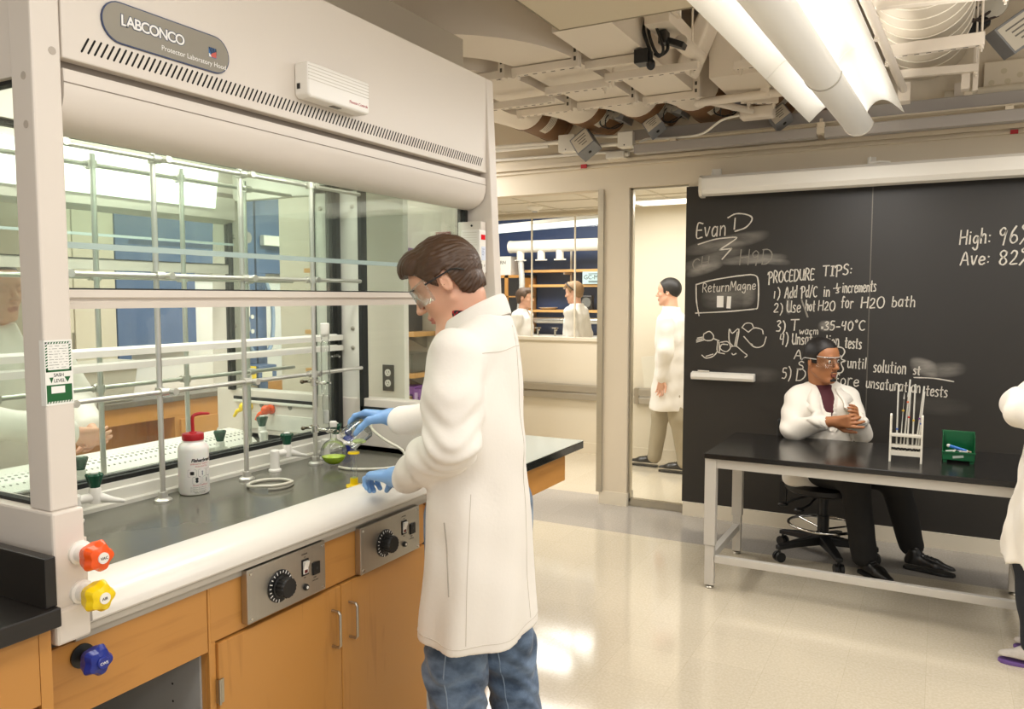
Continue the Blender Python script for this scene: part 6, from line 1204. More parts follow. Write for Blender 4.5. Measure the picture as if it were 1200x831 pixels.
def plate(x0, x1, y, z0, z1, lb, outlet):
    W_ = thing('outlet_plate' if outlet else 'switch_plate', lb, 'outlet' if outlet else 'switch', ((x0 + x1) / 2, y, z0))
    m = MB(); m.box((x0, y - 0.006, z0), (x1, y, z1)); obj('plate', m, mat('plate_grey', '#5d5a55', 0.4, 0.4), W_, bevel=0.0015)
    if outlet:
        for zc in (z0 + (z1 - z0) * 0.3, z0 + (z1 - z0) * 0.7):
            m = MB(); m.lathe([(0.0165, 0), (0.0165, 0.002)], ((x0 + x1) / 2, y - 0.006, zc), (0, -1, 0), 20); r_ = obj('receptacle', m, WHITEP, W_)
            m = MB(); c_ = (x0 + x1) / 2
            m.box((c_ - 0.007, y - 0.0086, zc), (c_ - 0.005, y - 0.008, zc + 0.008)); m.box((c_ + 0.005, y - 0.0086, zc), (c_ + 0.007, y - 0.008, zc + 0.008)); m.lathe([(0.0025, 0), (0.0025, 0.0006)], (c_, y - 0.008, zc - 0.007), (0, -1, 0), 8); obj('slots', m, INK, r_)
    else:
        for k in range(4):
            m = MB(); x = x0 + (x1 - x0) * (k + 0.5) / 4; m.box((x - 0.003, y - 0.014, (z0 + z1) / 2 - 0.006), (x + 0.003, y - 0.006, (z0 + z1) / 2 + 0.007)); obj('toggle', m, STEEL, W_)
plate(-2.245, -2.183, 2.92, 1.152, 1.272, 'grey wall outlet with two white sockets on the tiled pier', True)
plate(-2.425, -2.31, 3.66, 1.315, 1.39, 'grey plate of four light switches on the alcove wall', False)

# ================================================================== FAR AISLE SEEN THROUGH THE GLASS
tc_ = thing('tall_cabinet', 'tall tan cabinet across the far aisle behind the hood glass', 'cabinet', (-5.2, 3.35, 0))
m = MB(); m.box((-5.44, 2.9, 0), (-5.0, 3.53, 2.5)); obj('body', m, TANM, tc_, bevel=0.004); m = MB(); m.box((-5.0, 2.92, 0.1), (-4.985, 3.215, 2.48)); m.box((-5.0, 3.225, 0.1), (-4.985, 3.515, 2.48)); obj('door', m, TANM, tc_, bevel=0.003); m = MB(); m.box((-4.985, 3.2, 1.2), (-4.975, 3.208, 1.35)); obj('handle', m, STEEL, tc_)
def blue_hood(y0, y1, lb, plate_y=None, mon=None):
    B_ = thing('blue_hood', lb, 'fume hood', (-5.2, (y0 + y1) / 2, 0), 'blue fume hoods across the far aisle')
    m = MB(); m.box((-5.44, y0, 1.78), (-5.0, y1, 2.62)); u_ = obj('upper_panel', m, BLUEP, B_, bevel=0.005)
    m = MB(); m.box((-5.4, y0 + 0.1, 0.86), (-5.1, y1 - 0.25, 1.78)); obj('white_liner', m, mat('liner_white', '#f0efea', 0.4), B_)
    if plate_y:
        m = MB(); m.box((-5.1, y0 + 0.1, 1.2), (-5.005, 4.2, 1.78)); obj('blue_panel', m, BLUEP, B_)
    for a, q in ((y0, y0 + 0.1), (y1 - 0.24, y1)):
        m = MB(); m.box((-5.44, a, 0), (-5.0, q, 1.78)); obj('post', m, BLUEP, B_, bevel=0.004)
    m = MB(); m.box((-5.44, y0 + 0.1, 0.0), (-5.02, y1 - 0.24, 0.86)); obj('cabinet', m, MAPLE, B_)
    m = MB()
    for i in range(int((y1 - y0 - 0.2) / 0.016)): yy = y0 + 0.1 + 0.016 * i; m.prism([(yy, 1.955), (yy + 0.006, 1.955), (yy + 0.016, 1.985), (yy + 0.01, 1.985)], -5.0005, -4.9985, 0)
    obj('vent_slots', m, DARK, u_)
    for k, (z0, z1, g) in enumerate(((1.6, 1.72, 0), (1.42, 1.55, 1), (1.3, 1.38, 0), (1.08, 1.22, 0))):
        m = MB(); m.box((-5.0, y1 - 0.18, z0), (-4.99, y1 - 0.07, z1)); p_ = obj('service_plate', m, WHITEP if g else GREYLAM, B_, bevel=0.002)
        m = MB(); m.lathe([(0.014, 0), (0.014, 0.002)], (-4.99, y1 - 0.13, (z0 + z1) / 2), (1, 0, 0), 14); obj('socket', m, INK if not g else GREYLAM, p_)
    for z in (1.3, 1.42, 1.55):
        m = MB(); m.lathe([(0.018, 0), (0.018, 0.004)], (-5.0, y1 - 0.04, z), (1, 0, 0), 14); obj('plug_button', m, WHITEP, B_)
    if plate_y:
        mb = pill(plate_y, plate_y + 0.4, 2.02, 2.115, -5.0, 0.006); np_ = obj('name_plate', mb, GREYTRK, B_); lettering('plate_lettering', 'LABCONCO', 0.04, (-4.993, plate_y + 0.06, 2.055), (0, 1, 0), (0, 0, 1), LETW, np_, 0.0002)
    if mon:
        m = MB(); m.box((-5.0, mon, 2.01), (-4.95, mon + 0.26, 2.095)); obj('sensor_box', m, WHITEP, B_, bevel=0.006)
    return B_
blue_hood(3.54, 4.80, 'blue fume hood across the far aisle, nearer the tan cabinet', 4.37)
BH = blue_hood(4.82, 5.46, 'blue fume hood across the far aisle with a white sensor box, by the end wall', None, 4.86)
m = MB(); m.tube(bez([(-4.95, 4.66, 1.75), (-4.93, 4.62, 1.4), (-4.93, 4.68, 1.15), (-4.93, 4.8, 1.1), (-4.93, 4.9, 1.2), (-4.93, 4.92, 1.5), (-4.95, 4.86, 1.74)], 8), 0.018, 10); o = obj('hose', m, mat('blue_grey_hose', '#8fa3bd', 0.4), smooth=50); tag(o, 'blue-grey hose hanging in a loop in front of the blue hood', 'hose')
fb = thing('aisle_bench', 'maple bench with dark top and a wide knee space across the far aisle', 'bench', (-4.9, 3.4, 0))
m = MB(); m.box((-4.98, 1.0, 0.87), (-4.58, 4.4, 0.905)); obj('top', m, mat('aisle_top', '#6d655a', 0.4), fb, bevel=0.003)
m = MB(); m.box((-4.98, 1.0, 0.76), (-4.6, 4.4, 0.87)); obj('apron', m, MAPLEH, fb); m = MB(); m.box((-4.98, 3.66, 0.0), (-4.6, 4.4, 0.76)); m.box((-4.98, 1.0, 0), (-4.9, 3.66, 0.76)); m.box((-4.98, 2.2, 0), (-4.6, 2.24, 0.76)); obj('carcass', m, MAPLE, fb)
m = MB(); m.box((-4.6, 3.7, 0.1), (-4.585, 4.36, 0.74)); d_ = obj('door', m, MAPLE, fb, bevel=0.002); m = MB(); m.box((-4.59, 3.69, 0.45), (-4.575, 3.71, 0.56)); obj('hinge', m, STEEL, d_)
tu = thing('plastic_tub', 'grey rectangular plastic tub on the far aisle bench', 'tub', (-4.75, 3.2, 0.905))
m = MB(); m.loft([[(x * s - 4.76, y * s2 + 3.15, z) for x, y in ((-0.14, -0.26), (0.14, -0.26), (0.14, 0.26), (-0.14, 0.26))] for z, s, s2 in ((0.905, 0.85, 0.88), (1.15, 1, 1))]); obj('body', m, mat('tub_grey', '#b9b4a6', 0.5), tu, bevel=0.01)
m = MB(); m.box((-4.92, 2.87, 1.14), (-4.6, 3.43, 1.168)); obj('rim', m, mat('tub_rim', '#c9c5b8', 0.5), tu, bevel=0.006)
for y, lb, c_ in ((4.72, 'small blue carton on the far aisle floor shelf by the blue hood', BLUEP), (4.5, 'yellow carton stacked by the blue hood across the far aisle', YELLOW)):
    m = MB(); m.box((-4.98, y - 0.1, 0.906), (-4.8, y + 0.1, 1.03)); B_ = thing('carton', lb, 'box', (-4.9, y, 0.906)); obj('body', m, c_, B_, bevel=0.003); m = MB(); m.box((-4.8, y - 0.06, 0.93), (-4.798, y + 0.05, 1.0)); obj('print', m, PAPER, B_)

# ================================================================== LABORATORY BEYOND THE CORRIDOR
for z, lb in ((1.955, 'topmost long wooden shelf on the navy wall beyond the corridor'), (1.745, 'middle long wooden shelf on the navy wall beyond the corridor'), (1.385, 'lowest long wooden shelf on the navy wall, behind the two students')):
    S_ = thing('wall_shelf', lb, 'shelf', (-4.6, 10.4, z), 'long wooden shelves on the navy wall')
    m = MB(); m.box((-5.32, 10.25, z - 0.018), (-3.6, 10.54, z + 0.018)); obj('board', m, PLY, S_)
    m = MB()
    for x in (-4.72, -4.0): m.box((x, 10.3, z - 0.05), (x + 0.02, 10.54, z - 0.018))
    obj('bracket', m, WHITE, S_)
for x in (-4.72, -4.0):
    m = MB(); m.box((x, 10.535, 1.2), (x + 0.03, 10.55, 2.35)); o = obj('shelf_standard', m, WHITE); tag(o, 'white slotted upright carrying the long shelves, ' + ('between the two students' if x < -4.5 else 'beside the sign'), 'shelf upright')
dm = thing('duct_manifold', 'white round duct manifold with three short drops against the navy wall', 'duct', (-4.9, 10.1, 2.3))
m = MB(); m.cyl((-5.45, 10.1, 2.3), (-3.6, 10.1, 2.3), 0.085, n=24); m.cyl((-5.47, 10.1, 2.3), (-5.45, 10.1, 2.3), 0.09, n=24); obj('main_pipe', m, WHITE, dm, smooth=40)
for x in (-5.3, -4.97, -4.68):
    m = MB(); m.cyl((x, 10.1, 2.25), (x, 10.1, 2.1), 0.055, n=18); m.cyl((x - 0.09, 10.1, 2.105), (x + 0.09, 10.1, 2.105), 0.01, n=8); obj('drop', m, WHITE, dm, smooth=40)
m = MB(); m.tube(bez([(-5.3, 10.1, 2.1), (-5.28, 10.08, 2.0), (-5.24, 10.03, 1.75), (-5.27, 10.03, 1.45), (-5.3, 10.03, 1.25)], 10), [0.04 + 0.004 * (i % 2) for i in range(41)], 12); obj('flexible_hose', m, mat('flex_hose', '#bdbcb6', 0.4), dm, smooth=50)
il = thing('tube_light', 'long glowing fluorescent lamp inside the laboratory beyond the corridor', 'lamp', (-4.25, 8.21, 2.4), None, -0.34)
m = MB(); m.prism([(-0.07, 0.0), (-0.05, -0.05), (0.05, -0.05), (0.07, 0.0)], -1.35, 1.35, 0); obj('diffuser', m, mat('inner_glow', (0.9, 1.0, 0.98, 1), 0.5, emit=1.5), il, local=True); m = MB(); m.box((-1.37, -0.075, 0), (1.37, 0.075, 0.04)); obj('housing', m, WHITE, il, local=True)
for x in (-0.8, 0.8):
    m = MB(); m.cyl((x, 0, 0.04), (x, 0, 0.745), 0.008, n=8); obj('stem', m, WHITE, il, local=True)
wc = thing('display_cabinet', 'maple wall cabinet with glass doors beside the left student', 'cabinet', (-5.4, 10.3, 1.05))
m = MB()
for a, q in (((-5.75, 10.1, 1.042), (-5.7, 10.5, 1.9)), ((-5.28, 10.1, 1.042), (-5.24, 10.5, 1.9)), ((-5.75, 10.1, 1.86), (-5.24, 10.5, 1.9)), ((-5.75, 10.1, 1.042), (-5.24, 10.5, 1.08)), ((-5.75, 10.47, 1.042), (-5.24, 10.5, 1.9)), ((-5.56, 10.1, 1.042), (-5.5, 10.12, 1.9)), ((-5.75, 10.1, 1.3), (-5.24, 10.5, 1.32)), ((-5.75, 10.1, 1.58), (-5.24, 10.5, 1.6))): m.box(a, q)
obj('frame', m, MAPLE, wc); m = MB(); m.box((-5.7, 10.105, 1.04), (-5.28, 10.11, 1.86)); obj('glass_door', m, glass('cabinet_glass', (0.55, 0.57, 0.55), 0.06, 0.4), wc)
m = MB(); m.box((-5.75, 10.12, 1.9), (-5.47, 10.45, 2.17)); wbx = thing('white_box', 'white cardboard box with black lettering on top of the maple wall cabinet', 'box', (-5.6, 10.3, 1.9)); obj('carton', m, WHITE, wbx, bevel=0.003); lettering('box_lettering', 'YDRN', 0.07, (-5.74, 10.118, 2.06), (1, 0, 0), (0, 0, 1), INK, wbx, 0.0005)
gs = thing('lab_sign', 'pale blue sign lettered GC-MS hanging on the navy wall', 'sign', (-4.3, 10.2, 1.8))
m = MB(); m.box((-4.39, 10.22, 1.765), (-3.98, 10.235, 1.935)); obj('board', m, mat('sign_blue', '#b5cfd3', 0.5), gs); lettering('sign_lettering', 'GC-MS', 0.085, (-4.37, 10.218, 1.83), (1, 0, 0), (0, 0, 1), INK, gs, 0.0005)
m = MB()
for z in (1.9, 1.8, 1.785): m.box((-4.3, 10.2185, z), (-4.12, 10.2195, z + 0.008))
obj('sign_lines', m, INK, gs)
gz = thing('round_gauge', 'black case with a round dial on the lowest long shelf beside the right student', 'gauge', (-4.36, 10.3, 1.403))
m = MB(); m.box((-4.45, 10.3, 1.403), (-4.28, 10.4, 1.61)); obj('case', m, BLACK, gz, bevel=0.02); m = MB(); m.lathe([(0.07, 0), (0.07, 0.004)], (-4.365, 10.3, 1.507), (0, -1, 0), 24); obj('dial', m, mat('dial_face', '#6e6f6c', 0.4), gz)
bw = thing('white_dish', 'flat white dish on the lowest long shelf beyond the left student', 'dish', (-5.0, 10.38, 1.403))
m = MB(); m.lathe([(0.08, 0), (0.14, 0.03), (0.145, 0.032), (0.07, 0.012)], (-5.0, 10.4, 1.403), n=24); obj('bowl', m, WHITE, bw, smooth=40)
ibn = thing('inner_bench', 'white bench edge below the navy wall beyond the corridor', 'bench', (-4.5, 10.0, 0))
m = MB(); m.box((-5.6, 9.7, 1.0), (-2.6, 10.5, 1.04)); obj('top', m, WHITE, ibn); m = MB(); m.box((-5.6, 9.75, 0), (-2.6, 10.5, 1.0)); obj('cabinet', m, GREYLAM, ibn)
for i, x in enumerate((-5.02, -4.75, -4.25)):
    tp = thing('lab_tap', ['grey bench tap nearest the left student', 'grey bench tap between the two students', 'grey bench tap behind the right student'][i], 'tap', (x, 10.1, 1.04), 'bench taps in the inner laboratory'); m = MB(); m.cyl((x, 10.1, 1.04), (x, 10.1, 1.14), 0.015, n=10); m.tube([(x, 10.1, 1.13), (x + 0.05, 10.05, 1.15), (x + 0.07, 10.0, 1.12)], 0.01, 8); obj('spout', m, STEEL, tp, smooth=40); m = MB(); m.cyl((x - 0.05, 10.1, 1.15), (x + 0.05, 10.1, 1.15), 0.008, n=8); obj('handle', m, STEEL, tp)
m = MB(); m.cyl((-5.2, 10.3, 1.25), (-3.0, 10.3, 1.25), 0.045, n=16); o = obj('foil_pipe', m, mat('foil', '#c9c6bd', 0.25, 0.9, bump=0.5, bscale=40), smooth=40); tag(o, 'silver foil pipe running along the navy wall behind the students', 'pipe')
# ================================================================== PEOPLE: smooth implicit bodies turned into meshes
class Field:
    def __init__(s, lo, hi, h):
        s.lo = V3(*lo); s.h = h; s.n = np.ceil((V3(*hi) - s.lo) / h).astype(int) + 1
        s.g = np.full(tuple(s.n), 10.0, np.float32)
    def sl(s, lo, hi):
        a = np.clip(np.floor((V3(*lo) - s.lo) / s.h).astype(int), 0, s.n); b = np.clip(np.ceil((V3(*hi) - s.lo) / s.h).astype(int) + 1, 0, s.n)
        if (b <= a).any(): return None
        X, Y, Z = [(s.lo[i] + s.h * np.arange(a[i], b[i])).astype(np.float32) for i in range(3)]
        return (slice(a[0], b[0]), slice(a[1], b[1]), slice(a[2], b[2])), X[:, None, None], Y[None, :, None], Z[None, None, :]
    def add(s, f, lo, hi, k=0.0, op='u'):
        m = k + 4 * s.h; q = s.sl(V3(*lo) - m, V3(*hi) + m)
        if q is None: return
        sl, X, Y, Z = q; d = f(X, Y, Z).astype(np.float32); g = s.g[sl]
        if op == 'u':
            if k <= 0: s.g[sl] = np.minimum(g, d)
            else:
                t = np.clip(0.5 + 0.5 * (g - d) / k, 0, 1); s.g[sl] = np.where(g > 5, d, g * (1 - t) + d * t - k * t * (1 - t))
        else:
            d = -d
            if k <= 0: s.g[sl] = np.maximum(g, d)
            else:
                t = np.clip(0.5 - 0.5 * (g - d) / k, 0, 1); s.g[sl] = np.where(g > 5, g, g * (1 - t) + d * t + k * t * (1 - t))
    # primitives
    def rc(s, a, b, ra, rb=None, k=0.01, op='u'):
        rb = ra if rb is None else rb; a = V3(*a); b = V3(*b); d = b - a; L = max(1e-9, d @ d); r = max(ra, rb)
        def f(X, Y, Z):
            px, py, pz = X - a[0], Y - a[1], Z - a[2]
            t = np.clip((px * d[0] + py * d[1] + pz * d[2]) / L, 0, 1)
            return np.sqrt((px - t * d[0]) ** 2 + (py - t * d[1]) ** 2 + (pz - t * d[2]) ** 2) - (ra + (rb - ra) * t)
        s.add(f, np.minimum(a, b) - r, np.maximum(a, b) + r, k, op)
    def chain(s, pts, rs, k=0.01):
        for i in range(len(pts) - 1): s.rc(pts[i], pts[i + 1], rs[i], rs[i + 1], k)
    def ell(s, c, r, R=None, k=0.01, op='u'):
        c = V3(*c); r = V3(*r); R = np.eye(3) if R is None else R; m = r.max()
        def f(X, Y, Z):
            p = [X - c[0], Y - c[1], Z - c[2]]; q = [p[0] * R[0, j] + p[1] * R[1, j] + p[2] * R[2, j] for j in range(3)]
            k0 = np.sqrt(sum((q[j] / r[j]) ** 2 for j in range(3))); k1 = np.sqrt(sum((q[j] / r[j] ** 2) ** 2 for j in range(3))) + 1e-6
            return k0 * (k0 - 1) / k1
        s.add(f, c - m, c + m, k, op)
    def loft(s, st, R=None, k=0.02, fold=None, hollow=None):
        # stations: (axis height, centre u, centre v, radius u, radius v); R columns = u, v, axis; origin st_o
        o, st = st; o = V3(*o); R = np.eye(3) if R is None else R; S = np.array(st, float)
        def f(X, Y, Z):
            p = [X - o[0], Y - o[1], Z - o[2]]; u, v, w = [p[0] * R[0, j] + p[1] * R[1, j] + p[2] * R[2, j] for j in range(3)]
            u, v, w = np.broadcast_arrays(u, v, w)
            cu, cv, ru, rv = [np.interp(w, S[:, 0], S[:, i]) for i in range(1, 5)]
            a = np.arctan2((v - cv) / rv, (u - cu) / ru); rho = np.sqrt(((u - cu) / ru) ** 2 + ((v - cv) / rv) ** 2)
            d = (rho - 1) * np.minimum(ru, rv)
            if fold is not None: d = d + fold(a, w)
            return np.maximum(d, np.maximum(S[0, 0] - w, w - S[-1, 0]))
        m = max(S[:, 3].max() + abs(S[:, 1]).max(), S[:, 4].max() + abs(S[:, 2]).max()) + 0.02
        cs = np.array([o + R @ V3(x, y, z) for x in (-m, m) for y in (-m, m) for z in (S[0, 0], S[-1, 0])])
        s.add(f, cs.min(0), cs.max(0), k)
    def noise(s, amp, freq, seed=0, mask=None):
        r = np.random.default_rng(seed); X, Y, Z = [s.lo[i] + s.h * np.arange(s.n[i]) for i in range(3)]
        idx = np.nonzero(np.abs(s.g) < 0.05); P = np.stack([X[idx[0]], Y[idx[1]], Z[idx[2]]], 1); d = np.zeros(len(P))
        for q in range(7):
            v = r.normal(size=3) * freq * (0.6 + 0.25 * q); w = r.normal(size=3) * freq * 0.5
            d += np.sin(P @ v + 1.5 * np.sin(P @ w + q) + r.uniform(0, 6)) / (1 + 0.35 * q)
        d *= amp / 2.2
        if mask is not None: d *= mask(P)
        s.g[idx] += d.astype(np.float32)
    def mesh(s, smooth=1):
        D = s.g; S = D < 0; n = np.array(D.shape)
        c = np.zeros(n - 1, np.int8)
        for dx in (0, 1):
            for dy in (0, 1):
                for dz in (0, 1): c += S[dx:n[0] - 1 + dx, dy:n[1] - 1 + dy, dz:n[2] - 1 + dz]
        I = np.argwhere((c > 0) & (c < 8)); idm = np.full(n - 1, -1, np.int32); idm[I[:, 0], I[:, 1], I[:, 2]] = np.arange(len(I))
        acc = np.zeros((len(I), 3)); cnt = np.zeros(len(I))
        cor = [(a, b, e) for a in (0, 1) for b in (0, 1) for e in (0, 1)]
        for a in cor:
            for ax in range(3):
                if a[ax]: continue
                b = list(a); b[ax] = 1
                d0 = D[I[:, 0] + a[0], I[:, 1] + a[1], I[:, 2] + a[2]].astype(float); d1 = D[I[:, 0] + b[0], I[:, 1] + b[1], I[:, 2] + b[2]].astype(float)
                m = (d0 < 0) != (d1 < 0); t = np.where(m, d0 / np.where(m, d0 - d1, 1), 0); p = np.tile(np.array(a, float), (len(I), 1)); p[:, ax] += t
                acc[m] += p[m]; cnt[m] += 1
        Vv = s.lo + s.h * (I + acc / cnt[:, None]); F = []
        for ax in range(3):
            e = [slice(None)] * 3; e0 = list(e); e1 = list(e); e0[ax] = slice(0, n[ax] - 1); e1[ax] = slice(1, n[ax])
            A = S[tuple(e0)]; B = S[tuple(e1)]; E = np.argwhere(A != B); b1, b2 = (ax + 1) % 3, (ax + 2) % 3
            E = E[(E[:, b1] > 0) & (E[:, b2] > 0) & (E[:, b1] < n[b1] - 1) & (E[:, b2] < n[b2] - 1)]
            if not len(E): continue
            q = []
            for o1, o2 in ((-1, -1), (0, -1), (0, 0), (-1, 0)):
                p = E.copy(); p[:, b1] += o1; p[:, b2] += o2; q.append(idm[p[:, 0], p[:, 1], p[:, 2]])
            q = np.stack(q, 1); fl = A[E[:, 0], E[:, 1], E[:, 2]]; q[~fl] = q[~fl][:, ::-1]; F.append(q)
        F = np.concatenate(F)
        for _ in range(smooth):
            nb = np.zeros_like(Vv); k = np.zeros(len(Vv))
            for i in range(4):
                a, b = F[:, i], F[:, (i + 1) % 4]
                np.add.at(nb, a, Vv[b]); np.add.at(nb, b, Vv[a]); np.add.at(k, a, 1); np.add.at(k, b, 1)
            Vv = 0.5 * Vv + 0.5 * nb / np.maximum(k, 1)[:, None]
        return Vv, F
def fobj(name, fld, mats, parent, mfun=None, smooth=1, label=None):
    Vv, F = fld.mesh(smooth); me = bpy.data.meshes.new(name); off = np.array(rootloc(parent)) if parent is not None else np.zeros(3)
    Q = Vv - off; me.vertices.add(len(Q)); me.vertices.foreach_set('co', Q.astype(np.float32).ravel()); me.loops.add(F.size); me.loops.foreach_set('vertex_index', F.astype(np.int32).ravel())
    me.polygons.add(len(F)); me.polygons.foreach_set('loop_start', np.arange(0, F.size, 4, dtype=np.int32)); me.polygons.foreach_set('use_smooth', np.ones(len(F), bool))
    for m in (mats if isinstance(mats, (list, tuple)) else [mats]): me.materials.append(m)
    if mfun is not None: me.polygons.foreach_set('material_index', mfun(Vv[F].mean(1)).astype(np.int32))
    me.update(calc_edges=True); me.validate()
    o = bpy.data.objects.new(name, me); COL.objects.link(o)
    if parent is not None: o.parent = parent
    if label: o['label'] = label
    return o
def frame(fwd, up):
    f = unit(fwd); u = V3(*up); u = unit(u - f * (u @ f)); l = np.cross(u, f); return np.stack([f, l, u], 1)   # columns forward, left, up
def head(B, o, R, s=1.0):
    o = V3(*o); T = lambda *p: o + R @ (V3(*p) * s)
    E = lambda c, r, k=0.01, op='u', Q=None: B.ell(T(*c), V3(*r) * s, R if Q is None else R @ Q, k * s, op)
    C = lambda a, b, ra, rb=None, k=0.01, op='u': B.rc(T(*a), T(*b), ra * s, (ra if rb is None else rb) * s, k * s, op)
    E((-0.008, 0, 0.035), (0.099, 0.076, 0.092)); E((0.03, 0, -0.035), (0.062, 0.06, 0.082), 0.02); E((0.045, 0, 0.045), (0.05, 0.062, 0.06), 0.02)
    for q in (-1, 1):
        C((0.0, 0.056 * q, -0.045), (0.066, 0.02 * q, -0.098), 0.015, 0.015, 0.018); E((0.062, 0.042 * q, -0.018), (0.02, 0.02, 0.018), 0.018)
    E((0.072, 0, -0.1), (0.02, 0.022, 0.017), 0.015); C((0.085, -0.03, 0.034), (0.085, 0.03, 0.034), 0.010, 0.010, 0.012)
    for q in (-1, 1): E((0.1, 0.032 * q, 0.012), (0.018, 0.018, 0.012), 0.012, 's')
    for q in (-1, 1): E((0.078, 0.032 * q, 0.011), (0.014, 0.016, 0.0115), 0.003)
    C((0.09, 0, 0.02), (0.109, 0, -0.022), 0.0075, 0.0115, 0.008); E((0.112, 0, -0.025), (0.012, 0.012, 0.010), 0.005)
    for q in (-1, 1): E((0.101, 0.012 * q, -0.029), (0.010, 0.007, 0.007), 0.004)
    E((0.092, 0, -0.055), (0.011, 0.02, 0.009), 0.006); E((0.0935, 0, -0.0605), (0.0095, 0.022, 0.0045), 0.003); E((0.091, 0, -0.071), (0.0105, 0.019, 0.0055), 0.003)
    E((0.1025, 0, -0.0655), (0.006, 0.02, 0.0012), 0.002, 's')
    for q in (-1, 1):
        a = 0.28 * q; Q = np.array([[math.cos(a), -math.sin(a), 0], [math.sin(a), math.cos(a), 0], [0, 0, 1]])
        E((-0.012, 0.079 * q, 0.0), (0.0175, 0.006, 0.029), 0.004, 'u', Q); E((-0.01, 0.086 * q, 0.004), (0.010, 0.006, 0.018), 0.004, 's', Q)
    return T
def headmat(T_inv_o, R, s):
    o = V3(*T_inv_o)
    def f(P):
        q = ((P - o) @ R) / s; m = np.zeros(len(q), int)
        m[(q[:, 0] > 0.085) & (np.abs(q[:, 1]) < 0.024) & (q[:, 2] < -0.058) & (q[:, 2] > -0.077)] = 1
        return m
    return f
def hair(o, R, s, m, parent, style='short', h=0.004, seed=1):
    o = V3(*o); B = Field(o - 0.17 * s, o + 0.17 * s, h); t = 0.012 if style == 'short' else 0.0065
    c0 = (-0.01, 0, 0.04)
    def f(X, Y, Z):
        p = [X - o[0], Y - o[1], Z - o[2]]; q = [(p[0] * R[0, j] + p[1] * R[1, j] + p[2] * R[2, j]) / s for j in range(3)]
        k0 = np.sqrt(((q[0] - c0[0]) / (0.101 + t)) ** 2 + (q[1] / (0.079 + t * 0.8)) ** 2 + ((q[2] - c0[2]) / (0.092 + t * 1.3)) ** 2)
        d = (k0 - 1) * 0.09
        if style == 'short':  # a fringe over the top of the forehead, hair down to the nape
            line = np.interp(q[0], [-0.12, -0.09, -0.06, -0.034, -0.028, 0.008, 0.012, 0.03, 0.055, 0.085, 0.13], [-0.05, -0.056, -0.062, -0.045, 0.036, 0.03, 0.0, 0.02, 0.062, 0.082, 0.088])
            k1 = np.sqrt(((q[0] - 0.05) / 0.061) ** 2 + (q[1] / 0.07) ** 2 + ((q[2] - 0.092) / 0.052) ** 2); d = np.minimum(d, (k1 - 1) * 0.055)
            k2 = np.sqrt(((q[0] + 0.045) / 0.064) ** 2 + (q[1] / 0.07) ** 2 + ((q[2] + 0.005) / 0.085) ** 2); d = np.minimum(d, (k2 - 1) * 0.06)
        else:
            line = np.interp(q[0], [-0.12, -0.075, -0.04, -0.022, 0.0, 0.028, 0.034, 0.05, 0.07, 0.12], [-0.045, -0.04, -0.02, 0.0, 0.0, -0.005, 0.045, 0.066, 0.085, 0.085])
        cut = line - q[2]
        dd = np.maximum(d, cut) * s
        return np.broadcast_to(dd, np.broadcast_shapes(X.shape, Y.shape, Z.shape)).copy()
    B.add(f, o - 0.16 * s, o + 0.16 * s, 0)
    if style == 'short':
        # strands: fine ridges running forward from the crown
        X, Y, Z = [B.lo[i] + B.h * np.arange(B.n[i]) for i in range(3)]; idx = np.nonzero(np.abs(B.g) < 0.02)
        P = (np.stack([X[idx[0]], Y[idx[1]], Z[idx[2]]], 1) - o) @ R / s; an = np.arctan2(P[:, 1], P[:, 2] - 0.02); rr = P[:, 0]
        B.g[idx] += (0.0011 * s * np.sin(an * 48 + 3 * np.sin(rr * 40)) + 0.0012 * s * np.sin(rr * 150 + 4 * np.sin(an * 5)) * np.sin(an * 13)).astype(np.float32)
    return fobj('hair', B, m, parent, smooth=1)
def hand(B, w, F, N, side, curl=(25, 30, 20), thumb=(0.6, 0.5), s=1.0, spread=0.06, each=None):
    """w wrist, F forward, N palm normal (the way the palm faces), side +1 when the thumb is on N x F ... axis S given by cross(F,N)*side"""
    w = V3(*w); F = unit(F); N = unit(V3(*N) - F * (V3(*N) @ F)); S = np.cross(F, N) * side
    P = lambda f, t, n: w + (F * f + S * t + N * n) * s
    B.rc(P(-0.05, 0, 0), P(0.01, 0, 0), 0.029 * s, 0.025 * s, 0.01 * s)
    for t0, t1 in ((0.012, 0.026), (0.004, 0.009), (-0.006, -0.009), (-0.013, -0.026)): B.rc(P(0.008, t0, 0), P(0.082, t1, 0.0), 0.0155 * s, 0.0125 * s, 0.012 * s)
    tips = []
    for i, (t, L, r) in enumerate(((0.028, 0.074, 0.0092), (0.0095, 0.082, 0.0095), (-0.0095, 0.077, 0.0092), (-0.0275, 0.06, 0.0082))):
        c = each[i] if each else curl; p = P(0.086 - 0.004 * abs(i - 1), t, 0); a = 0; sp = spread * (1.5 - i)
        for j, fr in enumerate((0.46, 0.3, 0.24)):
            a += math.radians(c[j]); d = (F * math.cos(a) + N * math.sin(a)) + S * sp * math.cos(a); d = unit(d); q = p + d * L * fr * s
            B.rc(p, q, (r - 0.0006 * j) * s, (r - 0.0006 * (j + 1)) * s, 0.004 * s); p = q
        tips.append(p)
    # thumb from the side of the palm near its base
    a, b = thumb; d1 = unit(F * 0.75 + S * a + N * 0.35); d2 = unit(F * 0.9 + S * a * 0.35 + N * b); p0 = P(0.02, 0.022, 0.006); p1 = p0 + d1 * 0.045 * s; p2 = p1 + d2 * 0.034 * s; p3 = p2 + unit(d2 + N * 0.25) * 0.026 * s
    B.rc(p0, p1, 0.0165 * s, 0.012 * s, 0.012 * s); B.rc(p1, p2, 0.0112 * s, 0.0102 * s, 0.005 * s); B.rc(p2, p3, 0.0102 * s, 0.0078 * s, 0.004 * s)
    return tips + [p3]
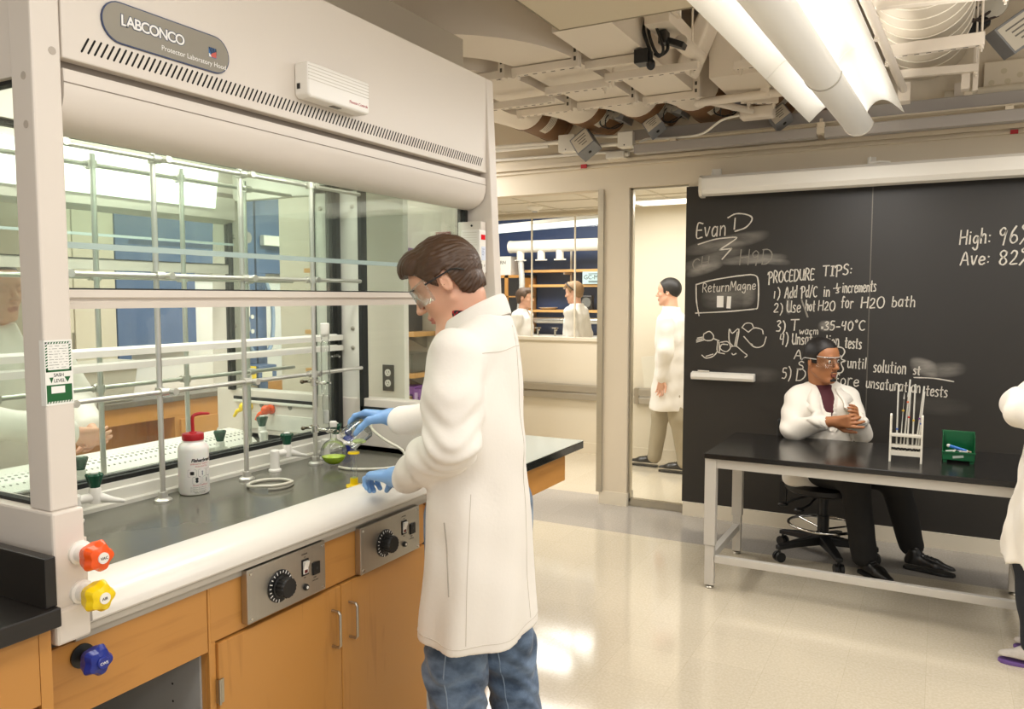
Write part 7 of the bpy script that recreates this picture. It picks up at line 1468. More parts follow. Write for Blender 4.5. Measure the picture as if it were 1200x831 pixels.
def goggles(o, R, s, parent, clear, arm=None):
    o = V3(*o); T = lambda *p: tuple(o + R @ (V3(*p) * s)); G_ = []
    m = MB(); n = 22; A_ = np.linspace(-1.18, 1.18, n); rows = []
    for k, z in enumerate((0.036, 0.028, 0.005, -0.02)):
        row = []
        for a in A_:
            zz = z if z > 0 else z + 0.016 * max(0, 1 - abs(a) / 0.22)  # notch above the nose
            r = 0.104 - 0.003 * k / 3; row.append(T(-0.002 + r * math.cos(a) * 1.06, r * 0.74 * math.sin(a) * 1.12, zz - 0.006 * (abs(a) / 1.18) ** 2 * (1 if z < 0 else -1)))
        rows.append(row)
    m._add([p for r in rows for p in r], [(k * n + i, k * n + i + 1, (k + 1) * n + i + 1, (k + 1) * n + i) for k in range(3) for i in range(n - 1)])
    g = obj('safety_glasses', m, clear, parent, smooth=60, label='clear plastic safety glasses'); sm = g.modifiers.new('thick', 'SOLIDIFY'); sm.thickness = 0.0018
    m = MB(); m.tube(rows[0], 0.0022, 6); obj('brow_bar', m, arm or BLACK, g, smooth=60) if arm is not None else obj('brow_bar', m, clear, g, smooth=60)
    for q in (-1, 1):
        m = MB(); m.obox(T(0.0, 0.0855 * q, 0.025), [R[:, 0], R[:, 1], R[:, 2]], (0.043 * s, 0.001 * s, 0.0022 * s)); m.tube([T(-0.04, 0.0865 * q, 0.026), T(-0.06, 0.082 * q, 0.018), T(-0.075, 0.075 * q, 0.005)], 0.0025, 6); obj('temple_arm', m, arm or BLACK, g)
    return g
def eyes(o, R, s, parent, iris):
    o = V3(*o)
    for q in (-1, 1):
        c = o + R @ (V3(0.0815, 0.032 * q, 0.011) * s); m = MB(); m.sphere(tuple(c), 0.0118 * s, 14); e = obj('eye', m, EYEW, parent, smooth=80)
        m = MB(); m.lathe([(0.0055 * s, 0), (0.004 * s, 0.001 * s), (0.0005, 0.0014 * s)], c + R[:, 0] * 0.0109 * s, R[:, 0], 14); obj('iris', m, iris, e)
        m = MB(); pts = [tuple(o + R @ (V3(0.094 - 0.012 * abs(t - 0.1), (0.032 + 0.02 * t) * q, 0.031 + 0.004 * (1 - t * t)) * s)) for t in np.linspace(-1, 1, 7)]; m.tube(pts, [0.0015 * s, 0.0028 * s, 0.003 * s, 0.003 * s, 0.0026 * s, 0.0022 * s, 0.001 * s], 6); obj('eyebrow', m, HAIRD if iris is IRISD else HAIRB, parent, smooth=60)
SKIN1 = mat('fair_skin', '#d9a68a', 0.5, sss=0.12, noise=0.04, nscale=40); LIP1 = mat('fair_lips', '#bf7d6c', 0.45)
SKIN2 = mat('brown_skin', '#a9714a', 0.45, sss=0.1, noise=0.04, nscale=40); LIP2 = mat('brown_lips', '#8e4f40', 0.45)
HAIRB = mat('brown_hair', '#47301d', 0.45, noise=0.35, nscale=120, stretch=(1, 1, 0.25)); HAIRD = mat('black_hair', '#15100d', 0.5, noise=0.3, nscale=150)
EYEW = mat('eye_white', '#e6e0d8', 0.2); IRISB = mat('hazel_iris', '#4b3a2a', 0.2); IRISD = mat('dark_iris', '#24160e', 0.2)
COAT = mat('lab_coat_cotton', '#ece7df', 0.75, bump=0.12, bscale=90, sheen=0.2); COAT2 = mat('lab_coat_poplin', '#eae4d8', 0.75, bump=0.12, bscale=90, sheen=0.2)
SEAM = mat('coat_stitching', '#cfc8bc', 0.8); GLOVE = mat('blue_nitrile', '#7ba6da', 0.42, sss=0.1, bump=0.15, bscale=60)
CLEAR = glass('goggle_plastic', (0.97, 0.98, 0.98), 0.03, 0.22, (0.72, 0.75, 0.76))
def denim():
    m = mat('blue_denim', '#4e6686', 0.85, bump=0.3, bscale=300, sheen=0.2); nt = m.node_tree; b = nt.nodes['Principled BSDF']
    tc = nt.nodes.new('ShaderNodeTexCoord'); n = nt.nodes.new('ShaderNodeTexNoise'); n.inputs['Scale'].default_value = 14; n.inputs['Detail'].default_value = 7
    mp = nt.nodes.new('ShaderNodeMapping'); mp.inputs['Scale'].default_value = (1, 1, 1.6); r = nt.nodes.new('ShaderNodeValToRGB')
    r.color_ramp.elements[0].position = 0.35; r.color_ramp.elements[0].color = hexlin('#33465f'); r.color_ramp.elements[1].position = 0.68; r.color_ramp.elements[1].color = hexlin('#7187a3')
    nt.links.new(tc.outputs['Object'], mp.inputs[0]); nt.links.new(mp.outputs[0], n.inputs['Vector']); nt.links.new(n.outputs['Fac'], r.inputs[0]); nt.links.new(r.outputs[0], b.inputs['Base Color']); return m
DENIM = denim()
def plaid():
    m = mat('red_plaid', '#a3202a', 0.8); nt = m.node_tree; b = nt.nodes['Principled BSDF']; tc = nt.nodes.new('ShaderNodeTexCoord')
    ch = nt.nodes.new('ShaderNodeTexChecker'); ch.inputs['Scale'].default_value = 60; ch.inputs['Color1'].default_value = hexlin('#b3202c'); ch.inputs['Color2'].default_value = hexlin('#1f1a26')
    nt.links.new(tc.outputs['Object'], ch.inputs['Vector']); nt.links.new(ch.outputs['Color'], b.inputs['Base Color']); return m
PLAID = plaid()

# ------------------------------------------------------------------ the man standing at the hood
MAN = thing('person', 'person in white lab coat, jeans and blue gloves pouring a beaker at the hood', 'person', (-1.2, 2.0, 0))
FM = unit(V3(-0.965, -0.26, 0)); LM = np.cross((0, 0, 1), FM); RM = np.stack([FM, LM, V3(0, 0, 1)], 1); PM = lambda f, l, z: V3(-1.19, 2.0, 0) + FM * f + LM * l + V3(0, 0, z)
pit = math.radians(31); hf = unit(V3(-0.93, -0.37, 0)); HO = V3(-1.292, 1.998, 1.616); HR = frame(hf * math.cos(pit) - V3(0, 0, math.sin(pit)), hf * math.sin(pit) + V3(0, 0, math.cos(pit))); HS = 1.02
SH_L, EL_L, WR_L = V3(-1.155, 1.815, 1.415), V3(-1.125, 1.75, 1.19), V3(-1.38, 1.88, 1.046)
SH_R, EL_R, WR_R = V3(-1.26, 2.175, 1.425), V3(-1.33, 2.27, 1.19), V3(-1.565, 2.115, 1.172)
B = Field((-1.75, 1.6, 0.0), (-0.95, 2.35, 1.82), 0.0048)
head(B, HO, HR, HS); B.rc(HO + HR @ V3(-0.03, 0, -0.06), (-1.225, 2.0, 1.47), 0.058, 0.062, 0.02)
B.chain([(-1.225, 2.0, 1.44), (-1.21, 2.0, 1.2), (-1.2, 2.0, 0.98)], [0.1, 0.1, 0.11], 0.03); B.chain([SH_L, EL_L, WR_L], [0.045, 0.038, 0.027], 0.02); B.chain([SH_R, EL_R, WR_R], [0.045, 0.038, 0.027], 0.02)
B.chain([SH_L + V3(0, 0.03, 0), SH_R - V3(0, 0.03, 0)], [0.05, 0.05], 0.03)
LEGS = ([(-1.2, 1.91, 0.95), (-1.215, 1.905, 0.5), (-1.165, 1.9, 0.09)], [(-1.17, 2.1, 0.95), (-1.155, 2.11, 0.5), (-1.09, 2.12, 0.09)])
for L_ in LEGS: B.chain(L_, [0.085, 0.055, 0.042], 0.03); B.rc(L_[2], V3(*L_[2]) + V3(-0.17, 0, -0.05), 0.036, 0.025, 0.02)
fobj('body', B, [SKIN1, LIP1], MAN, headmat(HO, HR, HS), smooth=1)
hair(HO, HR, HS, HAIRB, MAN, 'short', 0.003); eyes(HO, HR, HS, MAN, IRISB); goggles(HO, HR, HS, MAN, CLEAR, None)
B = Field((-1.42, 1.88, 1.4), (-1.1, 2.12, 1.64), 0.004); B.loft((PM(0.01, 0, 1.465), [(0, 0, 0, 0.078, 0.078), (0.05, 0.004, 0, 0.069, 0.069), (0.078, 0.004, 0, 0.066, 0.065)]), frame(FM, FM * 0.45 + V3(0, 0, 1)), 0); fobj('plaid_shirt', B, PLAID, MAN, label='red and black plaid shirt collar')
# lab coat
def sleeve(B, a, b, c, r, k=0.03): B.chain([a, b, c], r, k)
C = Field((-1.66, 1.6, 0.56), (-0.9, 2.42, 1.64), 0.006)
def foldf(a, w):
    low = np.clip((1.15 - w) / 0.5, 0, 1); return 0.008 * low * np.sin(a * 7 + 1.5 * np.sin(w * 5)) + 0.003 * np.sin(a * 3 + w * 14) * np.clip((w - 0.75) / 0.3, 0, 1)
C.loft((PM(0, 0, 0), [(0.607, 0.0, 0.0, 0.165, 0.25), (0.75, 0.0, 0, 0.157, 0.243), (0.95, 0.0, 0, 0.147, 0.232), (1.1, 0.0, 0, 0.137, 0.218), (1.25, 0.002, 0, 0.129, 0.206), (1.36, 0.0, 0, 0.118, 0.192), (1.44, -0.014, 0, 0.1, 0.16), (1.49, -0.03, 0, 0.078, 0.112), (1.53, -0.04, 0, 0.055, 0.08)]), RM, 0, foldf)
ARM = Field((-1.66, 1.6, 0.9), (-0.9, 2.42, 1.6), 0.006)
for S_, E_, W_, r in ((SH_L, EL_L, WR_L + V3(0.02, -0.005, 0.005), (0.079, 0.069, 0.05)), (SH_R, EL_R, WR_R + V3(0.015, 0, 0), (0.076, 0.066, 0.05))):
    ARM.chain([S_, S_ * 0.5 + E_ * 0.5, E_, E_ * 0.5 + W_ * 0.5, W_], [r[0], r[0] * 0.97, r[1], r[1] * 0.9, r[2]], 0.02)
def arm_folds(P):   # rings of creases round the bent elbows and along the forearms
    d = np.zeros(len(P))
    for S_, E_, W_ in ((SH_L, EL_L, WR_L), (SH_R, EL_R, WR_R)):
        u = unit(W_ - S_); t = (P - E_) @ u; near = np.exp(-((P - E_) ** 2).sum(1) / 0.012); n = unit(np.cross(u, S_ + W_ - 2 * E_)); q = (P - E_) @ n
        d += 0.006 * near * np.sin(t * 130 + 30 * q + 2 * np.sin(q * 40)) + 0.0025 * np.sin(t * 55 + 25 * q)
    return d
X_, Y_, Z_ = [ARM.lo[i] + ARM.h * np.arange(ARM.n[i]) for i in range(3)]; ix = np.nonzero(np.abs(ARM.g) < 0.04); ARM.g[ix] += arm_folds(np.stack([X_[ix[0]], Y_[ix[1]], Z_[ix[2]]], 1)).astype(np.float32)
C.chain([SH_L + V3(0.005, 0.13, 0.06), SH_L + V3(0.005, 0.02, 0.0)], [0.055, 0.07], 0.03); C.chain([SH_R + V3(0.05, -0.13, 0.055), SH_R], [0.055, 0.07], 0.03)
of = np.round((ARM.lo - C.lo) / C.h).astype(int); ARM_sl = tuple(slice(of[i], min(of[i] + ARM.n[i], C.n[i])) for i in range(3)); ag = ARM.g[tuple(slice(0, q.stop - q.start) for q in ARM_sl)]
cg = C.g[ARM_sl]; kk_ = 0.014; t_ = np.clip(0.5 + 0.5 * (cg - ag) / kk_, 0, 1); C.g[ARM_sl] = np.where(cg > 5, ag, np.where(ag > 5, cg, cg * (1 - t_) + ag * t_ - kk_ * t_ * (1 - t_)))
C.noise(0.007, 13, 5, lambda P: np.clip(0.35 + 0.8 * np.exp(-((P[:, 2] - 1.25) / 0.2) ** 2), 0, 1))
coat = fobj('lab_coat', C, COAT, MAN, smooth=1, label='white knee-length lab coat')
coat_off = np.array(rootloc(coat))
def skin_line(name, pts, r, m_, lift=0.0006):
    """pts: (angle round the coat from its front, height): a thin seam laid on the cloth"""
    mb = MB(); P = []
    for a, z in [(p[0], p[1]) for p in bez([(a, z, 0) for a, z in pts], 8)] if len(pts) > 2 else [np.array(pts[0]) * (1 - t) + np.array(pts[1]) * t for t in np.linspace(0, 1, 16)]:
        d = FM * math.cos(a) + LM * math.sin(a); o_ = PM(0, 0, z) + d * 0.6; hit, loc, nor, _ = coat.ray_cast(Vector(o_ - coat_off), Vector(-d))
        if hit: P.append(np.array(loc) + coat_off + np.array(nor) * lift)
    if len(P) > 1: mb.tube(P, r, 6); obj(name, mb, m_, coat, smooth=60)
# 0 = front, +pi/2 = his left, pi = back
skin_line('back_seam', [(2.95, 1.5), (3.0, 1.2), (3.05, 0.9), (3.05, 0.64)], 0.0009, SEAM); skin_line('side_seam', [(1.75, 1.05), (1.72, 0.85), (1.7, 0.64)], 0.0009, SEAM)
skin_line('pocket_slit', [(1.42, 0.97), (1.5, 0.77)], 0.0022, mat('slit_shadow', '#b5aea4', 0.9)); skin_line('hem_stitch', [(a, 0.632) for a in np.linspace(0.3, 3.6, 12)], 0.0008, SEAM); skin_line('yoke_seam', [(1.9, 1.43), (2.3, 1.43), (2.8, 1.44), (3.3, 1.44)], 0.0009, SEAM)
def collar(par, cc, F, L, r, back=0.05, amax=2.35, m_=None, w=0.042):
    # a turned-down collar: an inner stand that folds over at the top into an outer flap
    n = 33; rows = []
    for k, (dr, dz) in enumerate(((-0.006, -0.025), (-0.004, -0.005), (0.0, 0.012), (0.006, 0.018), (0.013, 0.013), (0.02, -0.004), (0.026, -0.5 * w), (0.031, -w))):
        row = []
        for a in np.linspace(-amax, amax, n):
            t = abs(a) / amax; point = (1.0 + 0.35 * max(0, t - 0.75) * 4) if k > 5 else 1.0
            rad = r + dr * (1 - 0.25 * t); row.append(cc - F * rad * 1.04 * math.cos(a) + L * rad * math.sin(a) + V3(0, 0, back * math.cos(a) + dz * point))
        rows.append(row)
    m = MB(); m._add([p for q in rows for p in q], [(k * n + i, k * n + i + 1, (k + 1) * n + i + 1, (k + 1) * n + i) for k in range(len(rows) - 1) for i in range(n - 1)])
    o = obj('collar', m, m_ or COAT, par, smooth=70); sm = o.modifiers.new('thick', 'SOLIDIFY'); sm.thickness = 0.003; sm.offset = 0; sb = o.modifiers.new('soft', 'SUBSURF'); sb.levels = 1; sb.render_levels = 1
    return o
collar(coat, PM(0.014, 0, 1.528), FM, LM, 0.077, 0.046)
# gloves
GL = Field(V3(-1.8, 1.98, 1.04), V3(-1.5, 2.2, 1.26), 0.003)
hand(GL, (-1.59, 2.115, 1.182), (-1, -0.1, 0.1), (-0.3, -0.2, -1), 1, (24, 34, 28), (1.0, 1.15), 1.08, 0.09); GL.rc((-1.53, 2.125, 1.172), (-1.59, 2.115, 1.182), 0.037, 0.03, 0.01)
fobj('glove', GL, GLOVE, MAN, smooth=1, label='blue nitrile glove holding the beaker')
GL = Field(V3(-1.62, 1.76, 0.94), V3(-1.3, 2.06, 1.13), 0.003)
hand(GL, (-1.42, 1.897, 1.044), (-0.96, 0.22, -0.06), (-0.05, 0.0, -1), -1, (22, 62, 45), (0.45, 0.6), 1.03, 0.01); GL.rc((-1.355, 1.877, 1.046), (-1.42, 1.897, 1.044), 0.038, 0.031, 0.01)
fobj('glove', GL, GLOVE, MAN, smooth=1, label='blue nitrile glove resting on the sill')
J = Field((-1.42, 1.72, 0.02), (-0.95, 2.3, 1.0), 0.006)
for L_, r in zip(LEGS, ((0.104, 0.082, 0.078), (0.1, 0.079, 0.075))): J.chain(L_, r, 0.05)
def jf(P):
    return 0.005 * np.sin(P[:, 2] * 85 + 22 * P[:, 0] + 3 * np.sin(P[:, 1] * 40 + P[:, 2] * 12)) * np.clip(1.25 - np.abs(P[:, 2] - 0.45) / 0.22, 0.15, 1)
X_, Y_, Z_ = [J.lo[i] + J.h * np.arange(J.n[i]) for i in range(3)]; ix = np.nonzero(np.abs(J.g) < 0.04); J.g[ix] += jf(np.stack([X_[ix[0]], Y_[ix[1]], Z_[ix[2]]], 1)).astype(np.float32)
jo = fobj('jeans', J, DENIM, MAN, smooth=1, label='faded blue jeans')
def jean_seam(L_, a, m_):
    mb = MB(); P = []
    for t in np.linspace(0.05, 0.95, 28):
        p = V3(*L_[0]) * (1 - 2 * t) + V3(*L_[1]) * 2 * t if t < 0.5 else V3(*L_[1]) * (2 - 2 * t) + V3(*L_[2]) * (2 * t - 1); d = V3(math.cos(a), math.sin(a), 0)
        hit, loc, nor, _ = jo.ray_cast(Vector(p + d * 0.3) - rootloc(jo), Vector(-d))
        if hit: P.append(np.array(loc) + np.array(rootloc(jo)))
    if len(P) > 2: mb.tube(P, 0.0022, 6); obj('seam', mb, m_, jo, smooth=60)
for L_ in LEGS: jean_seam(L_, -1.35, mat('jean_seam', '#8597ad', 0.9)); jean_seam(L_, 1.6, bpy.data.materials['jean_seam'])
for L_ in LEGS:
    S_ = Field(V3(*L_[2]) - V3(0.3, 0.1, 0.1), V3(*L_[2]) + V3(0.15, 0.1, 0.1), 0.006); p = V3(*L_[2]); S_.rc((p[0] + 0.03, p[1], 0.045), (p[0] - 0.19, p[1], 0.035), 0.045, 0.036, 0.02); S_.add(lambda X, Y, Z: 0.003 - Z + 0 * X + 0 * Y, p - V3(0.3, 0.1, 0.1), V3(p[0] + 0.15, p[1] + 0.1, 0.0), 0, 's'); fobj('shoe', S_, BLACK, MAN)
# beaker in the right hand
bk_ = thing('beaker', 'small glass beaker with a little green liquid, tipped in the blue gloved hand', 'beaker', (-1.7, 2.07, 1.135))
bd = unit(V3(-0.35, -0.75, -0.5)); bc_ = V3(-1.69, 2.055, 1.132) - bd * 0.035
m = MB(); m.lathe([(0.001, 0), (0.036, 0.001), (0.04, 0.006), (0.04, 0.066), (0.042, 0.072), (0.044, 0.073)], bc_, bd, 30, caps=False); obj('glass_wall', m, glass('beaker_glass', (0.93, 0.95, 0.94), 0.1, 0.75, (0.4, 0.45, 0.42)), bk_, smooth=40)
m = MB(); lo_ = bc_ + bd * 0.035 + V3(0.008, 0, -0.028); m.sphere(tuple(lo_), (0.024, 0.022, 0.008), 16); obj('liquid', m, bpy.data.materials['pale_green_liquid'], bk_, smooth=60)

# ------------------------------------------------------------------ the seated man
SIT = thing('person', 'seated person in a white lab coat and dark trousers, gesturing behind the black table', 'person', (-0.6, 5.08, 0))
FD = unit(V3(0.55, -0.83, 0)); LF = V3(-FD[1], FD[0], 0)   # forward and his left
hp_ = V3(-0.60, 5.10, 0.50)
yawh = unit(V3(0.80, -0.60, -0.05)); HO2 = V3(-0.615, 5.07, 1.195); HR2 = frame(yawh, (0.0, -0.06, 1)); HS2 = 1.06
SHR, SHL = V3(-0.745, 5.055, 0.965), V3(-0.485, 5.205, 0.965)
ELR, WRR = V3(-0.755, 4.90, 0.785), V3(-0.53, 4.81, 0.87)
ELL, WRL = V3(-0.395, 5.10, 0.78), V3(-0.42, 4.93, 0.89)
B = Field((-0.95, 4.6, 0.4), (-0.2, 5.4, 1.38), 0.0045)
head(B, HO2, HR2, HS2); B.rc(HO2 + HR2 @ V3(-0.03, 0, -0.06), (-0.62, 5.12, 0.98), 0.056, 0.064, 0.02)
B.chain([(-0.62, 5.14, 0.95), (-0.61, 5.13, 0.7), hp_], [0.07, 0.09, 0.12], 0.03); B.chain([SHR, ELR, WRR], [0.036, 0.034, 0.026], 0.02); B.chain([SHL, ELL, WRL], [0.036, 0.034, 0.026], 0.02); B.chain([SHR, SHL], [0.036, 0.036], 0.04)
hand(B, WRR + V3(0.015, -0.005, 0.005), (0.97, -0.2, 0.1), (0.2, 0.95, 0.1), -1, (18, 22, 15), (0.8, 0.3), 1.05, 0.05, [(4, 6, 5), (22, 24, 15), (30, 30, 20), (38, 35, 20)])
hand(B, WRL, (0.2, -0.62, 0.35), (-0.85, -0.2, -0.1), 1, (25, 30, 20), (0.7, 0.4), 1.0, 0.08)
fobj('body', B, [SKIN2, LIP2], SIT, headmat(HO2, HR2, HS2), smooth=1)
hair(HO2, HR2, HS2, HAIRD, SIT, 'cropped', 0.004); eyes(HO2, HR2, HS2, SIT, IRISD); goggles(HO2, HR2, HS2, SIT, CLEAR, mat('clear_arm', '#c9cac6', 0.3))
# goatee
G_ = Field(HO2 - 0.16, HO2 + 0.16, 0.004)
T2 = lambda *p: HO2 + HR2 @ (V3(*p) * HS2)
G_.rc(T2(0.087, -0.014, -0.096), T2(0.087, 0.014, -0.096), 0.009, 0.009, 0.005); G_.rc(T2(0.091, 0, -0.082), T2(0.088, 0, -0.096), 0.005, 0.008, 0.004); G_.rc(T2(0.094, -0.022, -0.05), T2(0.1, 0, -0.0475), 0.0035, 0.0035, 0.003); G_.rc(T2(0.1, 0, -0.0475), T2(0.094, 0.022, -0.05), 0.0035, 0.0035, 0.003)
fobj('goatee', G_, HAIRD, SIT)
SH_ = Field((-0.78, 4.9, 0.7), (-0.42, 5.25, 1.06), 0.005); SH_.loft(((-0.62, 5.105, 0), [(0.72, 0, 0, 0.1, 0.12), (0.9, 0.0, 0, 0.112, 0.125), (0.97, -0.002, 0, 0.092, 0.095), (1.03, -0.005, 0, 0.066, 0.068), (1.055, 0.0, 0, 0.062, 0.064)]), np.stack([FD, LF, V3(0, 0, 1)], 1), 0); fobj('maroon_shirt', SH_, mat('maroon_shirt', '#4b1620', 0.75), SIT, label='maroon collared shirt')
C = Field((-1.0, 4.65, 0.42), (-0.2, 5.45, 1.09), 0.0062)
RF = np.stack([FD, LF, V3(0, 0, 1)], 1)
C.loft(((-0.61, 5.115, 0), [(0.45, 0.02, 0, 0.2, 0.235), (0.55, 0.01, 0, 0.175, 0.22), (0.7, 0, 0, 0.15, 0.205), (0.85, -0.005, 0, 0.142, 0.2), (0.94, -0.01, 0, 0.122, 0.18), (1.0, -0.015, 0, 0.1, 0.125), (1.03, -0.012, 0, 0.085, 0.09), (1.052, -0.01, 0, 0.078, 0.08)]), RF, 0, lambda a, w: 0.005 * np.sin(a * 6 + 9 * w))
C.chain([SHR, ELR, WRR - V3(0.04, 0, 0)], [0.072, 0.06, 0.047], 0.014); C.chain([SHL, ELL, WRL + V3(0.02, 0.05, -0.01)], [0.072, 0.06, 0.047], 0.014); C.chain([SHR, V3(-0.655, 5.11, 1.03)], [0.066, 0.05], 0.025); C.chain([SHL, V3(-0.57, 5.155, 1.03)], [0.066, 0.05], 0.025)
# open front: a V cut below the neck
for (w0, w1, hw) in ((1.06, 0.78, 0.05),):
    for i in range(12):
        t = i / 11; z = w0 + (w1 - w0) * t; half = hw * (1 - t) + 0.004; p = V3(-0.61, 5.115, z) + FD * (0.085 + 0.07 * t); C.rc(p - LF * half * 0.6 - FD * 0.02, p + LF * half * 0.6 - FD * 0.0, half * 0.75, half * 0.75, 0.008, 's')
C.noise(0.011, 21, 21); sco = fobj('lab_coat', C, COAT2, SIT, smooth=1, label='white open lab coat'); so_ = np.array(rootloc(sco))
for q in (-1, 1):   # lapels lying on the chest
    rows = []
    for t in np.linspace(0, 1, 15):
        z = 1.035 - 0.25 * t; a0 = 0.62 * (1 - t) ** 0.8 + 0.10; wd = (0.42 + 0.1 * math.sin(PI * t)) * (1 - t ** 3) * (0.72 if 0.3 < t < 0.4 else 1); row = []
        for u_ in (0, 0.5, 1):
            an = (a0 + wd * u_) * q; d = FD * math.cos(an) + LF * math.sin(an); o_ = V3(-0.61, 5.115, z) + d * 0.5; hit, loc, nor, _ = sco.ray_cast(Vector(o_ - so_), Vector(-d))
            row.append(np.array(loc) + so_ + d * (0.007 - 0.002 * u_) if hit else V3(-0.61, 5.115, z) + d * 0.12)
        rows.append(row)
    m = MB(); m._add([p for r_ in rows for p in r_], [(i * 3 + j, i * 3 + j + 1, (i + 1) * 3 + j + 1, (i + 1) * 3 + j) for i in range(14) for j in (0, 1)]); lp = obj('lapel', m, COAT2, sco, smooth=60); sm = lp.modifiers.new('thick', 'SOLIDIFY'); sm.thickness = 0.004
collar(sco, V3(-0.615, 5.11, 1.028), FD, LF, 0.078, 0.02, 1.9, COAT2, 0.034)
J = Field((-0.85, 4.55, 0.02), (0.15, 5.4, 0.68), 0.0062)
KR, AR = V3(-0.40, 4.83, 0.555), V3(-0.33, 4.86, 0.09); KL, AL = V3(-0.2, 5.0, 0.55), V3(-0.10, 5.13, 0.1)
J.chain([hp_ - LF * 0.1 + V3(0, 0, 0.02), KR, AR + V3(0, 0, 0.02)], [0.1, 0.078, 0.07], 0.04); J.chain([hp_ + LF * 0.1 + V3(0, 0, 0.02), KL, AL + V3(0, 0, 0.03)], [0.1, 0.078, 0.07], 0.04); J.rc(hp_ - LF * 0.08, hp_ + LF * 0.08, 0.115, 0.115, 0.04)
J.noise(0.005, 18, 31); fobj('trousers', J, mat('black_trousers', '#191817', 0.8, bump=0.1, bscale=120), SIT, label='black trousers')
def shoe(parent, heel, d, m, sole, s=1.0, label=None):
    heel = V3(*heel); d = unit(d); sd = V3(-d[1], d[0], 0); B = Field(heel - V3(0.4, 0.4, 0.01), heel + V3(0.4, 0.4, 0.16), 0.004)
    P = lambda f, z, t=0: heel + d * f * s + sd * t * s + V3(0, 0, z * s)
    B.rc(P(0.035, 0.045), P(0.16, 0.038), 0.034 * s, 0.036 * s, 0.02); B.rc(P(0.16, 0.038), P(0.235, 0.03), 0.036 * s, 0.024 * s, 0.02); B.rc(P(0.04, 0.06), P(0.05, 0.1), 0.034 * s, 0.036 * s, 0.015); B.rc(P(0.06, 0.075), P(0.15, 0.05), 0.03 * s, 0.03 * s, 0.02)
    B.add(lambda X, Y, Z: 0.014 * s - Z + 0 * X + 0 * Y, heel - V3(0.3, 0.3, 0.05), heel + V3(0.3, 0.3, 0.014 * s), 0, 's'); o = fobj('shoe', B, m, parent, label=label)
    mb = MB(); poly = []
    for f, w in ((-0.002, 0.016), (0.015, 0.03), (0.07, 0.031), (0.12, 0.032), (0.17, 0.039), (0.22, 0.034), (0.25, 0.02), (0.258, 0.0)): poly.append((f, w))
    pts = [P(f, 0, w) for f, w in poly] + [P(f, 0, -w) for f, w in poly[-2::-1]]
    mb.loft([[p for p in pts], [p + V3(0, 0, 0.016 * s) for p in pts]][::1]); obj('sole', mb, sole, o, bevel=0.003)
    mb = MB()
    for f in (0.09, 0.11, 0.13): mb.tube([P(f, 0.098 - 0.25 * (f - 0.06), 0.02), P(f + 0.008, 0.106 - 0.25 * (f - 0.06), 0), P(f, 0.098 - 0.25 * (f - 0.06), -0.02)], 0.003 * s, 6)
    obj('laces', mb, BLACK if m is not BLACK else mat('lace', '#2a2927', 0.7), o); return o
LEATH = mat('black_leather', '#141312', 0.3, spec=0.6)
shoe(SIT, (-0.355, 4.90, 0), (0.62, -0.72, 0), LEATH, BLACK, 1.05); shoe(SIT, (-0.135, 5.10, 0), (0.97, -0.2, 0), LEATH, BLACK, 1.05)

# ------------------------------------------------------------------ the person at the right edge, arms folded
RP = thing('person', 'person with folded arms in a white lab coat, beside the end of the black table', 'person', (0.5, 4.0, 0))
B = Field((0.15, 3.7, 0.0), (0.85, 4.3, 1.82), 0.007)
HO3 = V3(0.45, 4.0, 1.62); HR3 = frame((-1, 0.1, 0), (0, 0, 1)); head(B, HO3, HR3, 1.0); B.rc((0.48, 4.0, 1.57), (0.5, 4.0, 1.45), 0.056, 0.06, 0.02); B.chain([(0.5, 4, 1.4), (0.5, 4, 0.95)], [0.11, 0.12], 0.03)
L3 = ([(0.48, 3.95, 0.92), (0.385, 3.95, 0.46), (0.42, 3.97, 0.1)], [(0.5, 4.1, 0.92), (0.5, 4.1, 0.5), (0.56, 4.12, 0.1)])
for L_ in L3: B.chain(L_, [0.085, 0.055, 0.036], 0.03); B.rc(L_[2], V3(*L_[2]) + V3(-0.03, 0, -0.045), 0.03, 0.025, 0.02)
AR3 = [(0.5, 3.8, 1.38), (0.42, 3.73, 1.1), (0.31, 3.93, 1.09)]; AL3 = [(0.5, 4.2, 1.38), (0.4, 4.25, 1.13), (0.3, 4.02, 1.1)]
B.chain(AR3, [0.045, 0.04, 0.028], 0.02); B.chain(AL3, [0.045, 0.04, 0.028], 0.02); hand(B, (0.31, 3.94, 1.09), (0.1, 1, 0.05), (1, 0, 0), 1, (15, 20, 15)); hand(B, (0.30, 4.0, 1.1), (0.3, -1, -0.05), (1, 0, 0), -1, (15, 20, 15))
fobj('body', B, [SKIN1, LIP1], RP, headmat(HO3, HR3, 1.0)); hair(HO3, HR3, 1.0, HAIRB, RP, 'short', 0.006)
C = Field((0.1, 3.55, 0.42), (0.9, 4.45, 1.6), 0.008)
C.loft(((0, 4.0, 0), [(0.45, 0.475, 0, 0.2, 0.27), (0.6, 0.475, 0, 0.185, 0.255), (0.8, 0.48, 0, 0.16, 0.24), (1.0, 0.49, 0, 0.14, 0.225), (1.2, 0.5, 0, 0.14, 0.22), (1.38, 0.5, 0, 0.12, 0.2), (1.47, 0.5, 0, 0.09, 0.12), (1.53, 0.5, 0, 0.07, 0.08)]), None, 0, lambda a, w: 0.005 * np.sin(a * 7 + 5 * w))
C.chain(AR3, [0.08, 0.066, 0.056], 0.02); C.chain(AL3, [0.08, 0.068, 0.06], 0.025); C.chain([(0.36, 3.86, 1.1), (0.3, 4.1, 1.12)], [0.065, 0.06], 0.04); C.noise(0.014, 18, 41); fobj('lab_coat', C, COAT2, RP, smooth=1, label='white lab coat')
J = Field((0.2, 3.75, 0.03), (0.75, 4.35, 0.95), 0.008)
for L_ in L3: J.chain(L_, [0.085, 0.072, 0.064], 0.03)
